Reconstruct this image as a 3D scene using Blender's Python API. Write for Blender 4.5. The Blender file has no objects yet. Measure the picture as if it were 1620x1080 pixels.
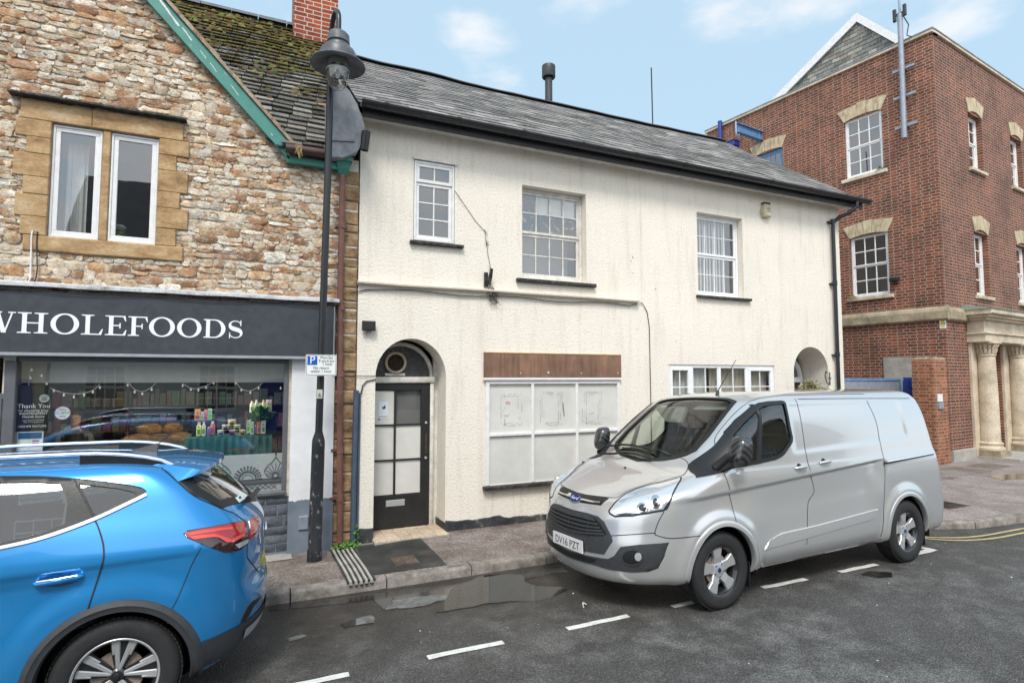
import bpy, bmesh, math, random
from math import sin, cos, tan, pi, radians, atan, atan2, sqrt, hypot
from mathutils import Vector, Matrix, noise
from mathutils.bvhtree import BVHTree
from mathutils.geometry import delaunay_2d_cdt
random.seed(11)
S = bpy.context.scene
COL = S.collection

# ---------------------------------------------------------------- camera
YAW, PIT, CAMZ, FPX = radians(24.4), atan(57.5/900), 2.09, 900.0
cam = bpy.data.cameras.new('camera'); camo = bpy.data.objects.new('camera', cam); COL.objects.link(camo)
cam.sensor_width = 36.0; cam.lens = FPX/1620*36.0; cam.clip_start = 0.05; cam.clip_end = 2000
camo.location = (0, 0, CAMZ); camo.rotation_euler = (pi/2 + PIT, 0, -YAW)
S.camera = camo

# ---------------------------------------------------------------- sky
SUN_EL, SUN_AZ = radians(52), radians(205)      # azimuth measured from +Y towards +X
w = bpy.data.worlds.new('World'); S.world = w; w.use_nodes = True
nt = w.node_tree; nt.nodes.clear()
def wn(t, **k):
    n = nt.nodes.new(t)
    for a, v in k.items(): setattr(n, a, v)
    return n
wo = wn('ShaderNodeOutputWorld'); bg = wn('ShaderNodeBackground'); bg.inputs['Strength'].default_value = 0.12
sky = wn('ShaderNodeTexSky', sky_type='NISHITA', sun_disc=False)
sky.sun_elevation = SUN_EL; sky.sun_rotation = SUN_AZ; sky.air_density = 1.0; sky.dust_density = 2.0; sky.ozone_density = 1.5
tc = wn('ShaderNodeTexCoord')
def wmath(op, a, b=None, c=None):
    n = wn('ShaderNodeMath', operation=op)
    for i, v in enumerate((a, b, c)):
        if v is None: continue
        if isinstance(v, (int, float)): n.inputs[i].default_value = v
        else: nt.links.new(v, n.inputs[i])
    return n.outputs[0]
nz = wn('ShaderNodeTexNoise'); nz.inputs['Scale'].default_value = 6.5; nz.inputs['Detail'].default_value = 8; nz.inputs['Roughness'].default_value = .58
mp = wn('ShaderNodeMapping'); mp.inputs['Scale'].default_value = (1, 1, 2.4)
nt.links.new(tc.outputs['Generated'], mp.inputs[0]); nt.links.new(mp.outputs[0], nz.inputs['Vector'])
def dirv(px, py):
    f = Vector((sin(YAW)*cos(PIT), cos(YAW)*cos(PIT), sin(PIT))); r = Vector((cos(YAW), -sin(YAW), 0)); u = r.cross(f)
    return (f + r*((px-810)/FPX) - u*((py-540)/FPX))
vsum = None
# cloud banks, each at its own bearing in the sky
for (px, py, rad, amp, flat) in ((748, 58, .065, .40, 2.2), (795, 122, .08, .27, 2.2), (1290, 14, .09, .34, 2.8), (1490, 36, .085, .42, 1.9), (1125, 32, .06, .34, 1.4), (940, 0, .10, .24, 3.4), (1180, 170, .22, .10, 3.0), (250, 20, .3, .2, 1.5), (930, 140, .08, .1, 2.5)):
    d = dirv(px, py).normalized()
    sb = wn('ShaderNodeVectorMath', operation='SUBTRACT'); nt.links.new(tc.outputs['Generated'], sb.inputs[0]); sb.inputs[1].default_value = d
    ml = wn('ShaderNodeVectorMath', operation='MULTIPLY'); nt.links.new(sb.outputs[0], ml.inputs[0]); ml.inputs[1].default_value = (1/rad, 1/rad, flat/rad)
    ln = wn('ShaderNodeVectorMath', operation='LENGTH'); nt.links.new(ml.outputs[0], ln.inputs[0])
    g = wmath('MULTIPLY', wmath('EXPONENT', wmath('MULTIPLY', wmath('MULTIPLY', ln.outputs['Value'], ln.outputs['Value']), -1)), amp)
    vsum = g if vsum is None else wmath('ADD', vsum, g)
# unseen cloud deck, added overhead and behind the camera for neutral fill light
dp = wn('ShaderNodeVectorMath', operation='DOT_PRODUCT'); nt.links.new(tc.outputs['Generated'], dp.inputs[0]); dp.inputs[1].default_value = dirv(930, 60).normalized()
deck = wn('ShaderNodeMapRange'); deck.inputs[1].default_value = .55; deck.inputs[2].default_value = .0; deck.inputs[3].default_value = 0; deck.inputs[4].default_value = .5
nt.links.new(dp.outputs['Value'], deck.inputs[0])
tot = wmath('ADD', wmath('ADD', nz.outputs['Fac'], vsum), deck.outputs[0])
cr = wn('ShaderNodeMapRange', interpolation_type='SMOOTHSTEP'); cr.inputs[1].default_value = .70; cr.inputs[2].default_value = 1.12
nt.links.new(tot, cr.inputs[0])
nz2 = wn('ShaderNodeTexNoise'); nz2.inputs['Scale'].default_value = 2.2; nz2.inputs['Detail'].default_value = 5
nt.links.new(mp.outputs[0], nz2.inputs['Vector'])
cc = wn('ShaderNodeMix', data_type='RGBA'); cc.inputs[6].default_value = (4.9, 5.0, 5.3, 1); cc.inputs[7].default_value = (6.6, 6.45, 6.4, 1)
nt.links.new(nz2.outputs['Fac'], cc.inputs[0])
pale = wn('ShaderNodeMix', data_type='RGBA'); pale.inputs[0].default_value = .80; pale.inputs[7].default_value = (3.4, 4.75, 5.75, 1)
nt.links.new(sky.outputs[0], pale.inputs[6])
mxw = wn('ShaderNodeMix', data_type='RGBA'); nt.links.new(wmath('MULTIPLY', cr.outputs[0], .88), mxw.inputs[0]); nt.links.new(pale.outputs[2], mxw.inputs[6]); nt.links.new(cc.outputs[2], mxw.inputs[7])
sb2 = wn('ShaderNodeMapRange'); sb2.inputs[1].default_value = .62; sb2.inputs[2].default_value = -.1; sb2.inputs[3].default_value = 1; sb2.inputs[4].default_value = 1.75
nt.links.new(dp.outputs['Value'], sb2.inputs[0])
vm = wn('ShaderNodeVectorMath', operation='SCALE'); nt.links.new(mxw.outputs[2], vm.inputs[0]); nt.links.new(sb2.outputs[0], vm.inputs['Scale'])   # sky outside the view is brightened to light the street
nt.links.new(vm.outputs[0], bg.inputs['Color']); nt.links.new(bg.outputs[0], wo.inputs[0])

sl = bpy.data.lights.new('sun', 'SUN'); sl.energy = 1.9; sl.angle = radians(16); sl.color = (1, .965, .91)
so = bpy.data.objects.new('sun', sl); COL.objects.link(so)
sd = Vector((sin(SUN_AZ)*cos(SUN_EL), cos(SUN_AZ)*cos(SUN_EL), sin(SUN_EL)))
so.rotation_euler = sd.to_track_quat('Z', 'Y').to_euler(); so.location = (0, -10, 30)
S.view_settings.view_transform = 'Standard'; S.view_settings.look = 'None'; S.view_settings.exposure = 0.58; S.view_settings.gamma = 1

# ---------------------------------------------------------------- naming helpers
ORIG = {}
def setp(o, label=None, cat=None, group=None, kind=None):
    if label: o['label'] = label
    if cat: o['category'] = cat
    if group: o['group'] = group
    if kind: o['kind'] = kind
    return o
def thing(name, label, cat, loc=(0, 0, 0), group=None, rotz=0.0, local=False):
    """an Empty at the thing's base; parts are given in world coordinates unless local"""
    o = bpy.data.objects.new(name, None); COL.objects.link(o); o.empty_display_size = .1
    o.location = loc; o.rotation_euler = (0, 0, rotz)
    ORIG[o.name] = Vector((0, 0, 0)) if local else Vector(loc)
    return setp(o, label, cat, group)
def smart_smooth(me, ang=35):
    bm = bmesh.new(); bm.from_mesh(me)
    for f in bm.faces: f.smooth = True
    ca = radians(ang)
    for e in bm.edges:
        if len(e.link_faces) == 2:
            try: e.smooth = e.calc_face_angle() < ca
            except Exception: e.smooth = False
        else: e.smooth = True
    bm.to_mesh(me); bm.free()
class MB:
    def __init__(s): s.v = []; s.f = []; s.c = []; s.col = None
    def add(s, vs, fs):
        n = len(s.v); s.v += [tuple(p) for p in vs]; s.f += [tuple(i+n for i in f) for f in fs]
        if s.col is not None or s.c:
            while len(s.c) < len(s.f): s.c.append(s.col or (1, 1, 1))
        return s
    def hexa(s, p):      # 8 points: bottom 4, top 4
        return s.add(p, [(0, 3, 2, 1), (4, 5, 6, 7), (0, 1, 5, 4), (1, 2, 6, 5), (2, 3, 7, 6), (3, 0, 4, 7)])
    def box(s, x0, x1, y0, y1, z0, z1):
        return s.hexa([(x0, y0, z0), (x1, y0, z0), (x1, y1, z0), (x0, y1, z0), (x0, y0, z1), (x1, y0, z1), (x1, y1, z1), (x0, y1, z1)])
    def fbox(s, fr, u0, u1, v0, v1, w0, w1, bev=0):
        if bev <= 0:
            return s.hexa([fr(u0, v0, w1), fr(u1, v0, w1), fr(u1, v0, w0), fr(u0, v0, w0), fr(u0, v1, w1), fr(u1, v1, w1), fr(u1, v1, w0), fr(u0, v1, w0)])
        b = bev; pts = [fr(u0, v0, w0), fr(u1, v0, w0), fr(u1, v1, w0), fr(u0, v1, w0), fr(u0, v0, w1-b), fr(u1, v0, w1-b), fr(u1, v1, w1-b), fr(u0, v1, w1-b), fr(u0+b, v0+b, w1), fr(u1-b, v0+b, w1), fr(u1-b, v1-b, w1), fr(u0+b, v1-b, w1)]
        return s.add(pts, [(0, 1, 5, 4), (1, 2, 6, 5), (2, 3, 7, 6), (3, 0, 4, 7), (4, 5, 9, 8), (5, 6, 10, 9), (6, 7, 11, 10), (7, 4, 8, 11), (8, 9, 10, 11), (3, 2, 1, 0)])
    def tube(s, path, r, n=10, cap=True):
        path = [Vector(p) for p in path]; rs = r if isinstance(r, (list, tuple)) else [r]*len(path)
        vs = []; prev = None
        for i, p in enumerate(path):
            t = (path[min(i+1, len(path)-1)] - path[max(i-1, 0)]).normalized()
            if prev is None:
                a = Vector((0, 0, 1)) if abs(t.z) < .9 else Vector((1, 0, 0)); prev = a.cross(t).normalized()
            e1 = (prev - t*prev.dot(t)).normalized(); e2 = t.cross(e1); prev = e1
            for k in range(n):
                a = 2*pi*k/n; vs.append(p + (e1*cos(a) + e2*sin(a))*rs[i])
        fs = [(i*n+k, i*n+(k+1) % n, (i+1)*n+(k+1) % n, (i+1)*n+k) for i in range(len(path)-1) for k in range(n)]
        if cap: fs += [tuple(range(n-1, -1, -1)), tuple((len(path)-1)*n+k for k in range(n))]
        return s.add(vs, fs)
    def lathe(s, prof, c=(0, 0, 0), axis='Z', n=24, a0=0, a1=2*pi, cap=False):
        """prof: (r, h) pairs"""
        c = Vector(c); full = abs(a1-a0-2*pi) < 1e-6; m = n if full else n+1; vs = []
        for r, h in prof:
            for k in range(m):
                a = a0+(a1-a0)*k/n; x, y = r*cos(a), r*sin(a)
                if axis == 'Z': q = Vector((x, y, h))
                elif axis == 'Y': q = Vector((x, h, y))
                else: q = Vector((h, x, y))
                vs.append(c+q)
        fs = []
        for i in range(len(prof)-1):
            for k in range(n):
                k2 = (k+1) % m; fs.append((i*m+k, i*m+k2, (i+1)*m+k2, (i+1)*m+k))
        if cap and full: fs += [tuple(range(m-1, -1, -1)), tuple((len(prof)-1)*m+k for k in range(m))]
        return s.add(vs, fs)
    def prism(s, poly, fr, w0, w1):
        """extrude a 2-D outline (frame coords) between depths w0 and w1"""
        n = len(poly); 
        a = sum(poly[i][0]*poly[(i+1) % n][1]-poly[(i+1) % n][0]*poly[i][1] for i in range(n))
        if a < 0: poly = poly[::-1]
        vs = [fr(u, v, w1) for u, v in poly] + [fr(u, v, w0) for u, v in poly]
        fs = [tuple(range(n)), tuple(range(2*n-1, n-1, -1))] + [(i, n+i, n+(i+1) % n, (i+1) % n) for i in range(n)]
        return s.add(vs, fs)
    def build(s, name, mat, parent=None, smooth=None, world=False, **kw):
        me = bpy.data.meshes.new(name); o = bpy.data.objects.new(name, me); COL.objects.link(o)
        og = ORIG.get(parent.name, Vector((0, 0, 0))) if parent else Vector((0, 0, 0))
        if parent is None and kw.get('cat') and s.v:
            xs = [p[0] for p in s.v]; ys = [p[1] for p in s.v]; zs = [p[2] for p in s.v]
            og = Vector(((min(xs)+max(xs))/2, (min(ys)+max(ys))/2, min(zs))); o.location = og
        me.from_pydata([(p[0]-og[0], p[1]-og[1], p[2]-og[2]) for p in s.v], [], s.f)
        if s.c:
            at = me.color_attributes.new('Col', 'FLOAT_COLOR', 'CORNER'); li = 0
            while len(s.c) < len(s.f): s.c.append(s.col or (1, 1, 1))
            for fi, f in enumerate(s.f):
                for _ in f: at.data[li].color = (*s.c[fi], 1); li += 1
        bm = bmesh.new(); bm.from_mesh(me); bmesh.ops.recalc_face_normals(bm, faces=bm.faces) if kw.get('recalc', True) else None
        bm.to_mesh(me); bm.free()
        if smooth: smart_smooth(me, smooth)
        for m in (mat if isinstance(mat, (list, tuple)) else [mat]): me.materials.append(m)
        if parent: o.parent = parent
        ORIG[o.name] = og
        return setp(o, kw.get('label'), kw.get('cat'), kw.get('group'), kw.get('kind'))
class Frame:
    """a wall plane: u along the wall (to the right seen from the street), v up, w out of the wall"""
    def __init__(s, o, U, N): s.o = Vector(o); s.U = Vector(U).normalized(); s.N = Vector(N).normalized()
    def __call__(s, u, v, w=0): return s.o + s.U*u + Vector((0, 0, v)) + s.N*w
    def at(s, px, py, w=0):
        d = dirv(px, py); c = Vector((0, 0, CAMZ)); p = s(0, 0, w); t = (p-c).dot(s.N)/d.dot(s.N); q = c+d*t
        return ((q-p).dot(s.U), q.z - s.o.z)
def cdt(outer, holes=(), inner=(), eps=1e-5):
    """constrained triangulation of an outline with holes; returns 2-D points and faces"""
    vs = []; es = []
    for loop in [outer]+list(holes):
        n0 = len(vs); vs += [Vector(p) for p in loop]; es += [(n0+i, n0+(i+1) % len(loop)) for i in range(len(loop))]
    vs += [Vector(p) for p in inner]
    r = delaunay_2d_cdt(vs, es, [], 0, eps); P, F = r[0], r[2]
    def ins(p, loop):
        c = False; j = len(loop)-1
        for i in range(len(loop)):
            a, b = loop[i], loop[j]
            if (a[1] > p[1]) != (b[1] > p[1]) and p[0] < (b[0]-a[0])*(p[1]-a[1])/(b[1]-a[1])+a[0]: c = not c
            j = i
        return c
    out = []
    for f in F:
        c = (sum(P[i][0] for i in f)/len(f), sum(P[i][1] for i in f)/len(f))
        if ins(c, outer) and not any(ins(c, h) for h in holes): out.append(tuple(f))
    return P, out
def wall_mb(fr, outer, holes=(), rev=.15, w=0, thick=None, revs=None):
    """wall sheet with real openings and their reveals going back into the wall"""
    P, F = cdt(outer, holes); mb = MB()
    mb.add([fr(p[0], p[1], w) for p in P], F)
    for hi, h in enumerate(holes):
        d = revs[hi] if revs else rev
        n = len(h); mb.add([fr(p[0], p[1], w) for p in h]+[fr(p[0], p[1], w-d) for p in h], [(i, (i+1) % n, n+(i+1) % n, n+i) for i in range(n)])
    if thick:
        n = len(outer); mb.add([fr(p[0], p[1], w) for p in outer]+[fr(p[0], p[1], w-thick) for p in outer], [(i, n+i, n+(i+1) % n, (i+1) % n) for i in range(n)])
    return mb
def rect(u0, u1, v0, v1): return [(u0, v0), (u1, v0), (u1, v1), (u0, v1)]
def arch(u0, u1, v0, vs, vt=None, n=16):
    """outline with a round or segmental head: springs at vs, crown at vt"""
    c = (u0+u1)/2; r = (u1-u0)/2; h = (vt-vs) if vt else r
    return [(u0, v0), (u1, v0)] + [(c+r*cos(pi*i/n), vs+h*sin(pi*i/n)) for i in range(n+1)]

# ---------------------------------------------------------------- materials
MATS = {}
class M:
    def __init__(s, name):
        s.m = bpy.data.materials.new(name); s.m.use_nodes = True; s.t = s.m.node_tree; s.p = s.t.nodes['Principled BSDF']; MATS[name] = s.m
    def n(s, t, **k):
        x = s.t.nodes.new(t)
        for a, v in k.items(): setattr(x, a, v)
        return x
    def l(s, a, b): s.t.links.new(a, b)
    def set(s, **k):
        nm = dict(color='Base Color', rough='Roughness', metal='Metallic', spec='Specular IOR Level', coat='Coat Weight', coatr='Coat Roughness', trans='Transmission Weight', ior='IOR', alpha='Alpha', emis='Emission Color', estr='Emission Strength', sheen='Sheen Weight')
        for a, v in k.items():
            if a in ('color', 'emis') and len(v) == 3: v = (*v, 1)
            s.p.inputs[nm[a]].default_value = v
        return s
    def tex(s, kind='Noise', scale=5, detail=4, rough=.5, space='Object', stretch=(1, 1, 1), **k):
        c = s.n('ShaderNodeTexCoord'); mpn = s.n('ShaderNodeMapping'); mpn.inputs['Scale'].default_value = stretch
        t = s.n('ShaderNodeTex'+kind, **k); t.inputs['Scale'].default_value = scale
        if kind == 'Noise': t.inputs['Detail'].default_value = detail; t.inputs['Roughness'].default_value = rough
        s.l(c.outputs[space], mpn.inputs[0]); s.l(mpn.outputs[0], t.inputs['Vector'])
        return t
    def ramp(s, fac, stops, interp='LINEAR'):
        r = s.n('ShaderNodeValToRGB'); r.color_ramp.interpolation = interp; e = r.color_ramp.elements
        while len(e) < len(stops): e.new(.5)
        for i, (p, c) in enumerate(stops): e[i].position = p; e[i].color = (*c, 1) if len(c) == 3 else c
        s.l(fac, r.inputs[0]); return r.outputs[0]
    def mix(s, fac, a, b, mode='MIX'):
        x = s.n('ShaderNodeMix', data_type='RGBA', blend_type=mode)
        for i, v in ((0, fac), (6, a), (7, b)):
            if isinstance(v, (int, float)): x.inputs[i].default_value = v
            elif isinstance(v, (tuple, list)): x.inputs[i].default_value = (*v, 1) if len(v) == 3 else v
            else: s.l(v, x.inputs[i])
        return x.outputs[2]
    def math(s, op, a, b=None):
        x = s.n('ShaderNodeMath', operation=op)
        for i, v in enumerate((a, b)):
            if v is None: continue
            if isinstance(v, (int, float)): x.inputs[i].default_value = v
            else: s.l(v, x.inputs[i])
        return x.outputs[0]
    def bump(s, h, strength=.5, dist=.01, prev=None):
        b = s.n('ShaderNodeBump'); b.inputs['Strength'].default_value = strength; b.inputs['Distance'].default_value = dist
        s.l(h, b.inputs['Height'])
        if prev: s.l(prev, b.inputs['Normal'])
        s.l(b.outputs[0], s.p.inputs['Normal']); return b.outputs[0]
    def col(s, v): s.l(v, s.p.inputs['Base Color']); return s
    def rgh(s, v): s.l(v, s.p.inputs['Roughness']); return s

def painted(name, c, rough=.4, dirt=.25, scale=8, bump=.05, metal=0, coat=0):
    """a paint or plastic with slight mottling, grime and uneven gloss"""
    m = M(name).set(rough=rough, metal=metal, coat=coat)
    t = m.tex('Noise', scale, 6, .6); t2 = m.tex('Noise', scale*7, 3, .5)
    d = tuple(x*(1-dirt)*.95 for x in c)
    m.col(m.mix(m.ramp(t.outputs['Fac'], [(.35, (0, 0, 0)), (.7, (1, 1, 1))]), d, c))
    m.rgh(m.ramp(t2.outputs['Fac'], [(.3, (max(0, rough-.08),)*3), (.7, (min(1, rough+.12),)*3)]))
    if bump: m.bump(t2.outputs['Fac'], bump, .004)
    return m.m

def render_mat(name, c, st):
    m = M(name).set(rough=.85, spec=.25)
    a = m.tex('Noise', 34, 3, .55); b = m.tex('Noise', 85, 2, .5); big = m.tex('Noise', 1.1, 5, .6); streak = m.tex('Noise', 2.2, 5, .65, stretch=(2.2, 2.2, .28))
    k = m.mix(m.ramp(big.outputs['Fac'], [(.3, (0, 0, 0)), (.75, (1, 1, 1))]), tuple(x*.93 for x in c), c)
    k = m.mix(m.ramp(streak.outputs['Fac'], [(.52, (0, 0, 0)), (.8, (.60,)*3)]), k, st)
    spt = m.tex('Noise', 5.5, 6, .7); k = m.mix(m.ramp(spt.outputs['Fac'], [(.62, (0, 0, 0)), (.75, (.35,)*3)]), k, tuple(x*.6 for x in st))
    st1 = m.tex('Noise', 2.4, 6, .72, stretch=(2.5, 2.5, .22)); k = m.mix(m.ramp(st1.outputs['Fac'], [(.56, (0, 0, 0)), (.74, (.40,)*3)]), k, tuple(x*.8 for x in st))
    cav = m.ramp(a.outputs['Fac'], [(.28, (.88, .87, .85)), (.5, (1, 1, 1))])
    m.col(m.mix(1, k, cav, 'MULTIPLY'))
    n1 = m.bump(a.outputs['Fac'], .62, .016); m.bump(b.outputs['Fac'], .35, .005, n1)
    return m.m
cream = render_mat('cream_roughcast', (.82, .758, .658), (.56, .49, .40))
cream_in = render_mat('cream_reveal', (.72, .65, .55), (.5, .43, .34))
grey_render = render_mat('opposite_render', (.62, .60, .56), (.4, .38, .34))
tan_render = render_mat('opposite_tan_render', (.55, .45, .30), (.4, .33, .24))

def brick_mat(name, c1, c2, mortar, U=(1, 0, 0), bw=.232, bh=.078, ms=.0095, dark=.35):
    m = M(name).set(rough=.85, spec=.25)
    g = m.n('ShaderNodeNewGeometry'); dt = m.n('ShaderNodeVectorMath', operation='DOT_PRODUCT'); dt.inputs[1].default_value = U
    m.l(g.outputs['Position'], dt.inputs[0]); sx = m.n('ShaderNodeSeparateXYZ'); m.l(g.outputs['Position'], sx.inputs[0])
    cb = m.n('ShaderNodeCombineXYZ'); m.l(dt.outputs['Value'], cb.inputs[0]); m.l(sx.outputs['Z'], cb.inputs[1])
    nd = m.tex('Noise', 9, 3, .5, 'Object'); off = m.n('ShaderNodeVectorMath', operation='MULTIPLY_ADD'); m.l(nd.outputs['Color'], off.inputs[0]); off.inputs[1].default_value = (.012, .010, 0); m.l(cb.outputs[0], off.inputs[2])
    b = m.n('ShaderNodeTexBrick'); b.inputs['Scale'].default_value = 1; b.inputs['Brick Width'].default_value = bw; b.inputs['Row Height'].default_value = bh
    b.inputs['Mortar Size'].default_value = ms; b.inputs['Mortar Smooth'].default_value = .25; b.inputs['Bias'].default_value = 0; b.offset = .5; b.squash = .62; b.squash_frequency = 2
    b.inputs['Color1'].default_value = (*c1, 1); b.inputs['Color2'].default_value = (*c2, 1); b.inputs['Mortar'].default_value = (*mortar, 1)
    m.l(off.outputs[0], b.inputs['Vector'])
    # per-brick tone: a coarse cell noise snapped to the courses
    wn_ = m.n('ShaderNodeTexWhiteNoise', noise_dimensions='2D'); sn = m.n('ShaderNodeVectorMath', operation='SNAP'); sn.inputs[1].default_value = (bw*.5, bh, 1); m.l(cb.outputs[0], sn.inputs[0]); m.l(sn.outputs[0], wn_.inputs['Vector'])
    t = m.tex('Noise', 1.3, 6, .65); t2 = m.tex('Noise', 40, 4, .6)
    f = m.ramp(wn_.outputs['Value'], [(0, (1-dark,)*3), (.35, (.85, .82, .82)), (.8, (1.0, 1, 1)), (1, (1.22, 1.12, 1.05))])
    k = m.mix(1, b.outputs['Color'], f, 'MULTIPLY'); k = m.mix(b.outputs['Fac'], k, b.outputs['Color'])
    k = m.mix(1, k, m.ramp(t.outputs['Fac'], [(.3, (.62, .64, .66)), (.5, (.95, .95, .95)), (.68, (1.16, 1.10, 1.04))]), 'MULTIPLY')
    k = m.mix(1, k, m.ramp(t2.outputs['Fac'], [(.3, (.8, .8, .8)), (.7, (1.12, 1.12, 1.12))]), 'MULTIPLY')
    m.col(k)
    h = m.math('SUBTRACT', m.math('MULTIPLY', t2.outputs['Fac'], .3), b.outputs['Fac']); m.bump(h, .8, .008)
    return m.m
def blotchy(name, cols, scale=3, rough=.85, bs=.4, bd=.01, stretch=(1, 1, 1), fine=40, spec=.3):
    m = M(name).set(rough=rough, spec=spec)
    t = m.tex('Noise', scale, 8, .62, stretch=stretch); t2 = m.tex('Noise', fine, 4, .6, stretch=stretch)
    n = len(cols); k = m.ramp(t.outputs['Fac'], [(.28+.44*i/max(1, n-1), c) for i, c in enumerate(cols)])
    m.col(m.mix(1, k, m.ramp(t2.outputs['Fac'], [(.3, (.78,)*3), (.7, (1.18,)*3)]), 'MULTIPLY'))
    h = m.math('ADD', t.outputs['Fac'], m.math('MULTIPLY', t2.outputs['Fac'], .4)); m.bump(h, bs, bd); return m.m
def vcol(name, rough=.85, fine=45, bs=.5, bd=.006, spec=.3, moss=None, lich=None):
    """colour comes from each stone or slate's own face colour, plus grain (and moss)"""
    m = M(name).set(rough=rough, spec=spec)
    a = m.n('ShaderNodeVertexColor', layer_name='Col'); t = m.tex('Noise', fine, 5, .65); t1 = m.tex('Noise', fine*.25, 4, .6)
    k = m.mix(1, a.outputs[0], m.ramp(t.outputs['Fac'], [(.3, (.7,)*3), (.7, (1.22,)*3)]), 'MULTIPLY')
    k = m.mix(1, k, m.ramp(t1.outputs['Fac'], [(.3, (.82, .8, .78)), (.7, (1.12, 1.1, 1.08))]), 'MULTIPLY')
    h = t.outputs['Fac']
    if lich:
        q = m.tex('Noise', 14, 5, .7); k = m.mix(m.ramp(q.outputs['Fac'], [(.60, (0, 0, 0)), (.68, (.8, .8, .8))]), k, lich)
    if moss:
        q = m.tex('Noise', 2.1, 6, .72); q2 = m.tex('Noise', 30, 4, .7)
        g = m.n('ShaderNodeNewGeometry'); sp = m.n('ShaderNodeSeparateXYZ'); m.l(g.outputs['Position'], sp.inputs[0])
        hz = m.n('ShaderNodeMapRange'); hz.inputs[1].default_value = moss[0]; hz.inputs[2].default_value = moss[1]; m.l(sp.outputs['Z'], hz.inputs[0])
        fac = m.math('ADD', m.math('MULTIPLY', q.outputs['Fac'], 1.0), m.math('ADD', m.math('MULTIPLY', hz.outputs[0], .34), m.math('MULTIPLY', q2.outputs['Fac'], .45)))
        fac = m.ramp(fac, [(.86, (0, 0, 0)), (.96, (1, 1, 1))])
        mc = m.ramp(q2.outputs['Fac'], [(.3, (.05, .035, .012)), (.5, (.13, .10, .03)), (.68, (.22, .22, .06))])
        k = m.mix(fac, k, mc); h = m.math('ADD', m.math('MULTIPLY', h, .4), m.math('MULTIPLY', fac, m.math('ADD', q2.outputs['Fac'], .8)))
    m.col(k); m.bump(h, bs, bd); return m.m

rubble_m = vcol('rubble_stone', .85, 38, .8, .02)
slate_m = vcol('slate', .62, 30, .35, .004, .3, lich=(.30, .29, .26))
mossy_m = vcol('mossy_stone_tile', .8, 30, 1.0, .035, .3, moss=(5.4, 8.2), lich=(.34, .33, .28))
mortar_m = blotchy('lime_mortar', [(.42, .38, .32), (.56, .51, .43), (.64, .59, .51)], 9, .95, .6, .02)
hamstone = blotchy('ham_stone', [(.17, .105, .055), (.36, .225, .11), (.47, .315, .165), (.53, .41, .27)], 3.4, .9, .5, .015, (1, 1, 2.0), 30)
hamold = blotchy('weathered_ham_stone', [(.08, .05, .03), (.22, .14, .075), (.36, .24, .13), (.42, .33, .22)], 5, .92, .8, .03, (1, 1, 1.6), 30)
bathstone = blotchy('bath_stone', [(.36, .30, .22), (.58, .49, .37), (.70, .62, .49)], 2.2, .85, .35, .012, (1, 1, 1), 30)
oldstone = blotchy('weathered_band_stone', [(.14, .12, .09), (.34, .28, .19), (.48, .40, .28)], 3, .9, .6, .015)
lintstone = blotchy('lintel_stone', [(.24, .19, .12), (.50, .41, .27), (.64, .55, .40)], 3.5, .88, .5, .015, (3, 3, 1))
TH = radians(7.0); UL = (sin(TH), -cos(TH), 0); UR = (cos(TH), sin(TH), 0)
brickL = brick_mat('red_brick_side', (.285, .088, .046), (.165, .058, .036), (.37, .315, .25), UL, dark=.26)
brickR = brick_mat('red_brick_front', (.26, .082, .046), (.155, .056, .038), (.36, .31, .245), UR, dark=.26)
brickP = brick_mat('orange_brick_pier', (.42, .15, .07), (.30, .10, .05), (.38, .30, .22), tuple(a+b for a, b in zip(UL, UR)), .23)
brickC = brick_mat('chimney_brick', (.33, .075, .04), (.22, .055, .035), (.50, .42, .34), (1, 0, 0))
kerb_m = blotchy('kerb_stone', [(.09, .08, .07), (.22, .195, .17), (.33, .295, .26)], 7, .8, .6, .012)
conc_m = blotchy('old_concrete', [(.25, .24, .21), (.36, .34, .30), (.45, .43, .38)], 3, .9, .3, .01)
flue_m = painted('sooty_flue_metal', (.06, .062, .066), .45, .3, 6, .1, .4)
lead_m = blotchy('lead_sheet', [(.17, .18, .20), (.26, .27, .29), (.36, .37, .39)], 3, .5, .25, .02, (1, 1, 1), 14, .5)
whitewall = painted('white_painted_wall', (.80, .80, .80), .6, .12, 3, .3)
bluegrey_wall = painted('blue_grey_painted_wall', (.19, .225, .27), .55, .25, 4, .4)
slateblue_stone = vcol('painted_rough_stone', .6, 30, .8, .015)
white_paint = painted('white_gloss_paint', (.80, .79, .77), .35, .10, 10, .08)
upvc = painted('white_window_plastic', (.84, .85, .86), .22, .04, 6, 0)
old_white = painted('weathered_white_paint', (.76, .73, .67), .5, .28, 9, .25)
green_paint = painted('green_bargeboard_paint', (.055, .25, .20), .45, .2, 6, .15)
black_gutter = painted('black_gutter_plastic', (.022, .023, .026), .32, .3, 5, .1)
dark_soffit = painted('black_fascia_paint', (.015, .015, .017), .5, .2, 5, .1)
brown_pipe = painted('red_brown_pipe_paint', (.20, .085, .065), .5, .3, 9, .2)
brown_gut = painted('brown_gutter', (.07, .035, .028), .5, .3, 9, .2)
bluegrey_pipe = painted('blue_grey_conduit', (.075, .11, .16), .45, .3, 9, .1)
sign_grey = painted('charcoal_sign_face', (.052, .058, .068), .38, .12, 2, .03)
frame_grey = painted('mid_grey_frame_paint', (.13, .135, .145), .4, .2, 6, .1)
post_black = painted('post_black_paint', (.016, .018, .022), .35, .3, 7, .2)
board_white = painted('off_white_board', (.66, .645, .60), .5, .1, 2.5, .05)
door_black = painted('worn_black_door_paint', (.02, .02, .021), .42, .3, 8, .2)
sill_black = blotchy('flaking_black_sill', [(.015, .015, .016), (.03, .03, .03), (.14, .13, .11)], 16, .6, .5, .01)
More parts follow.
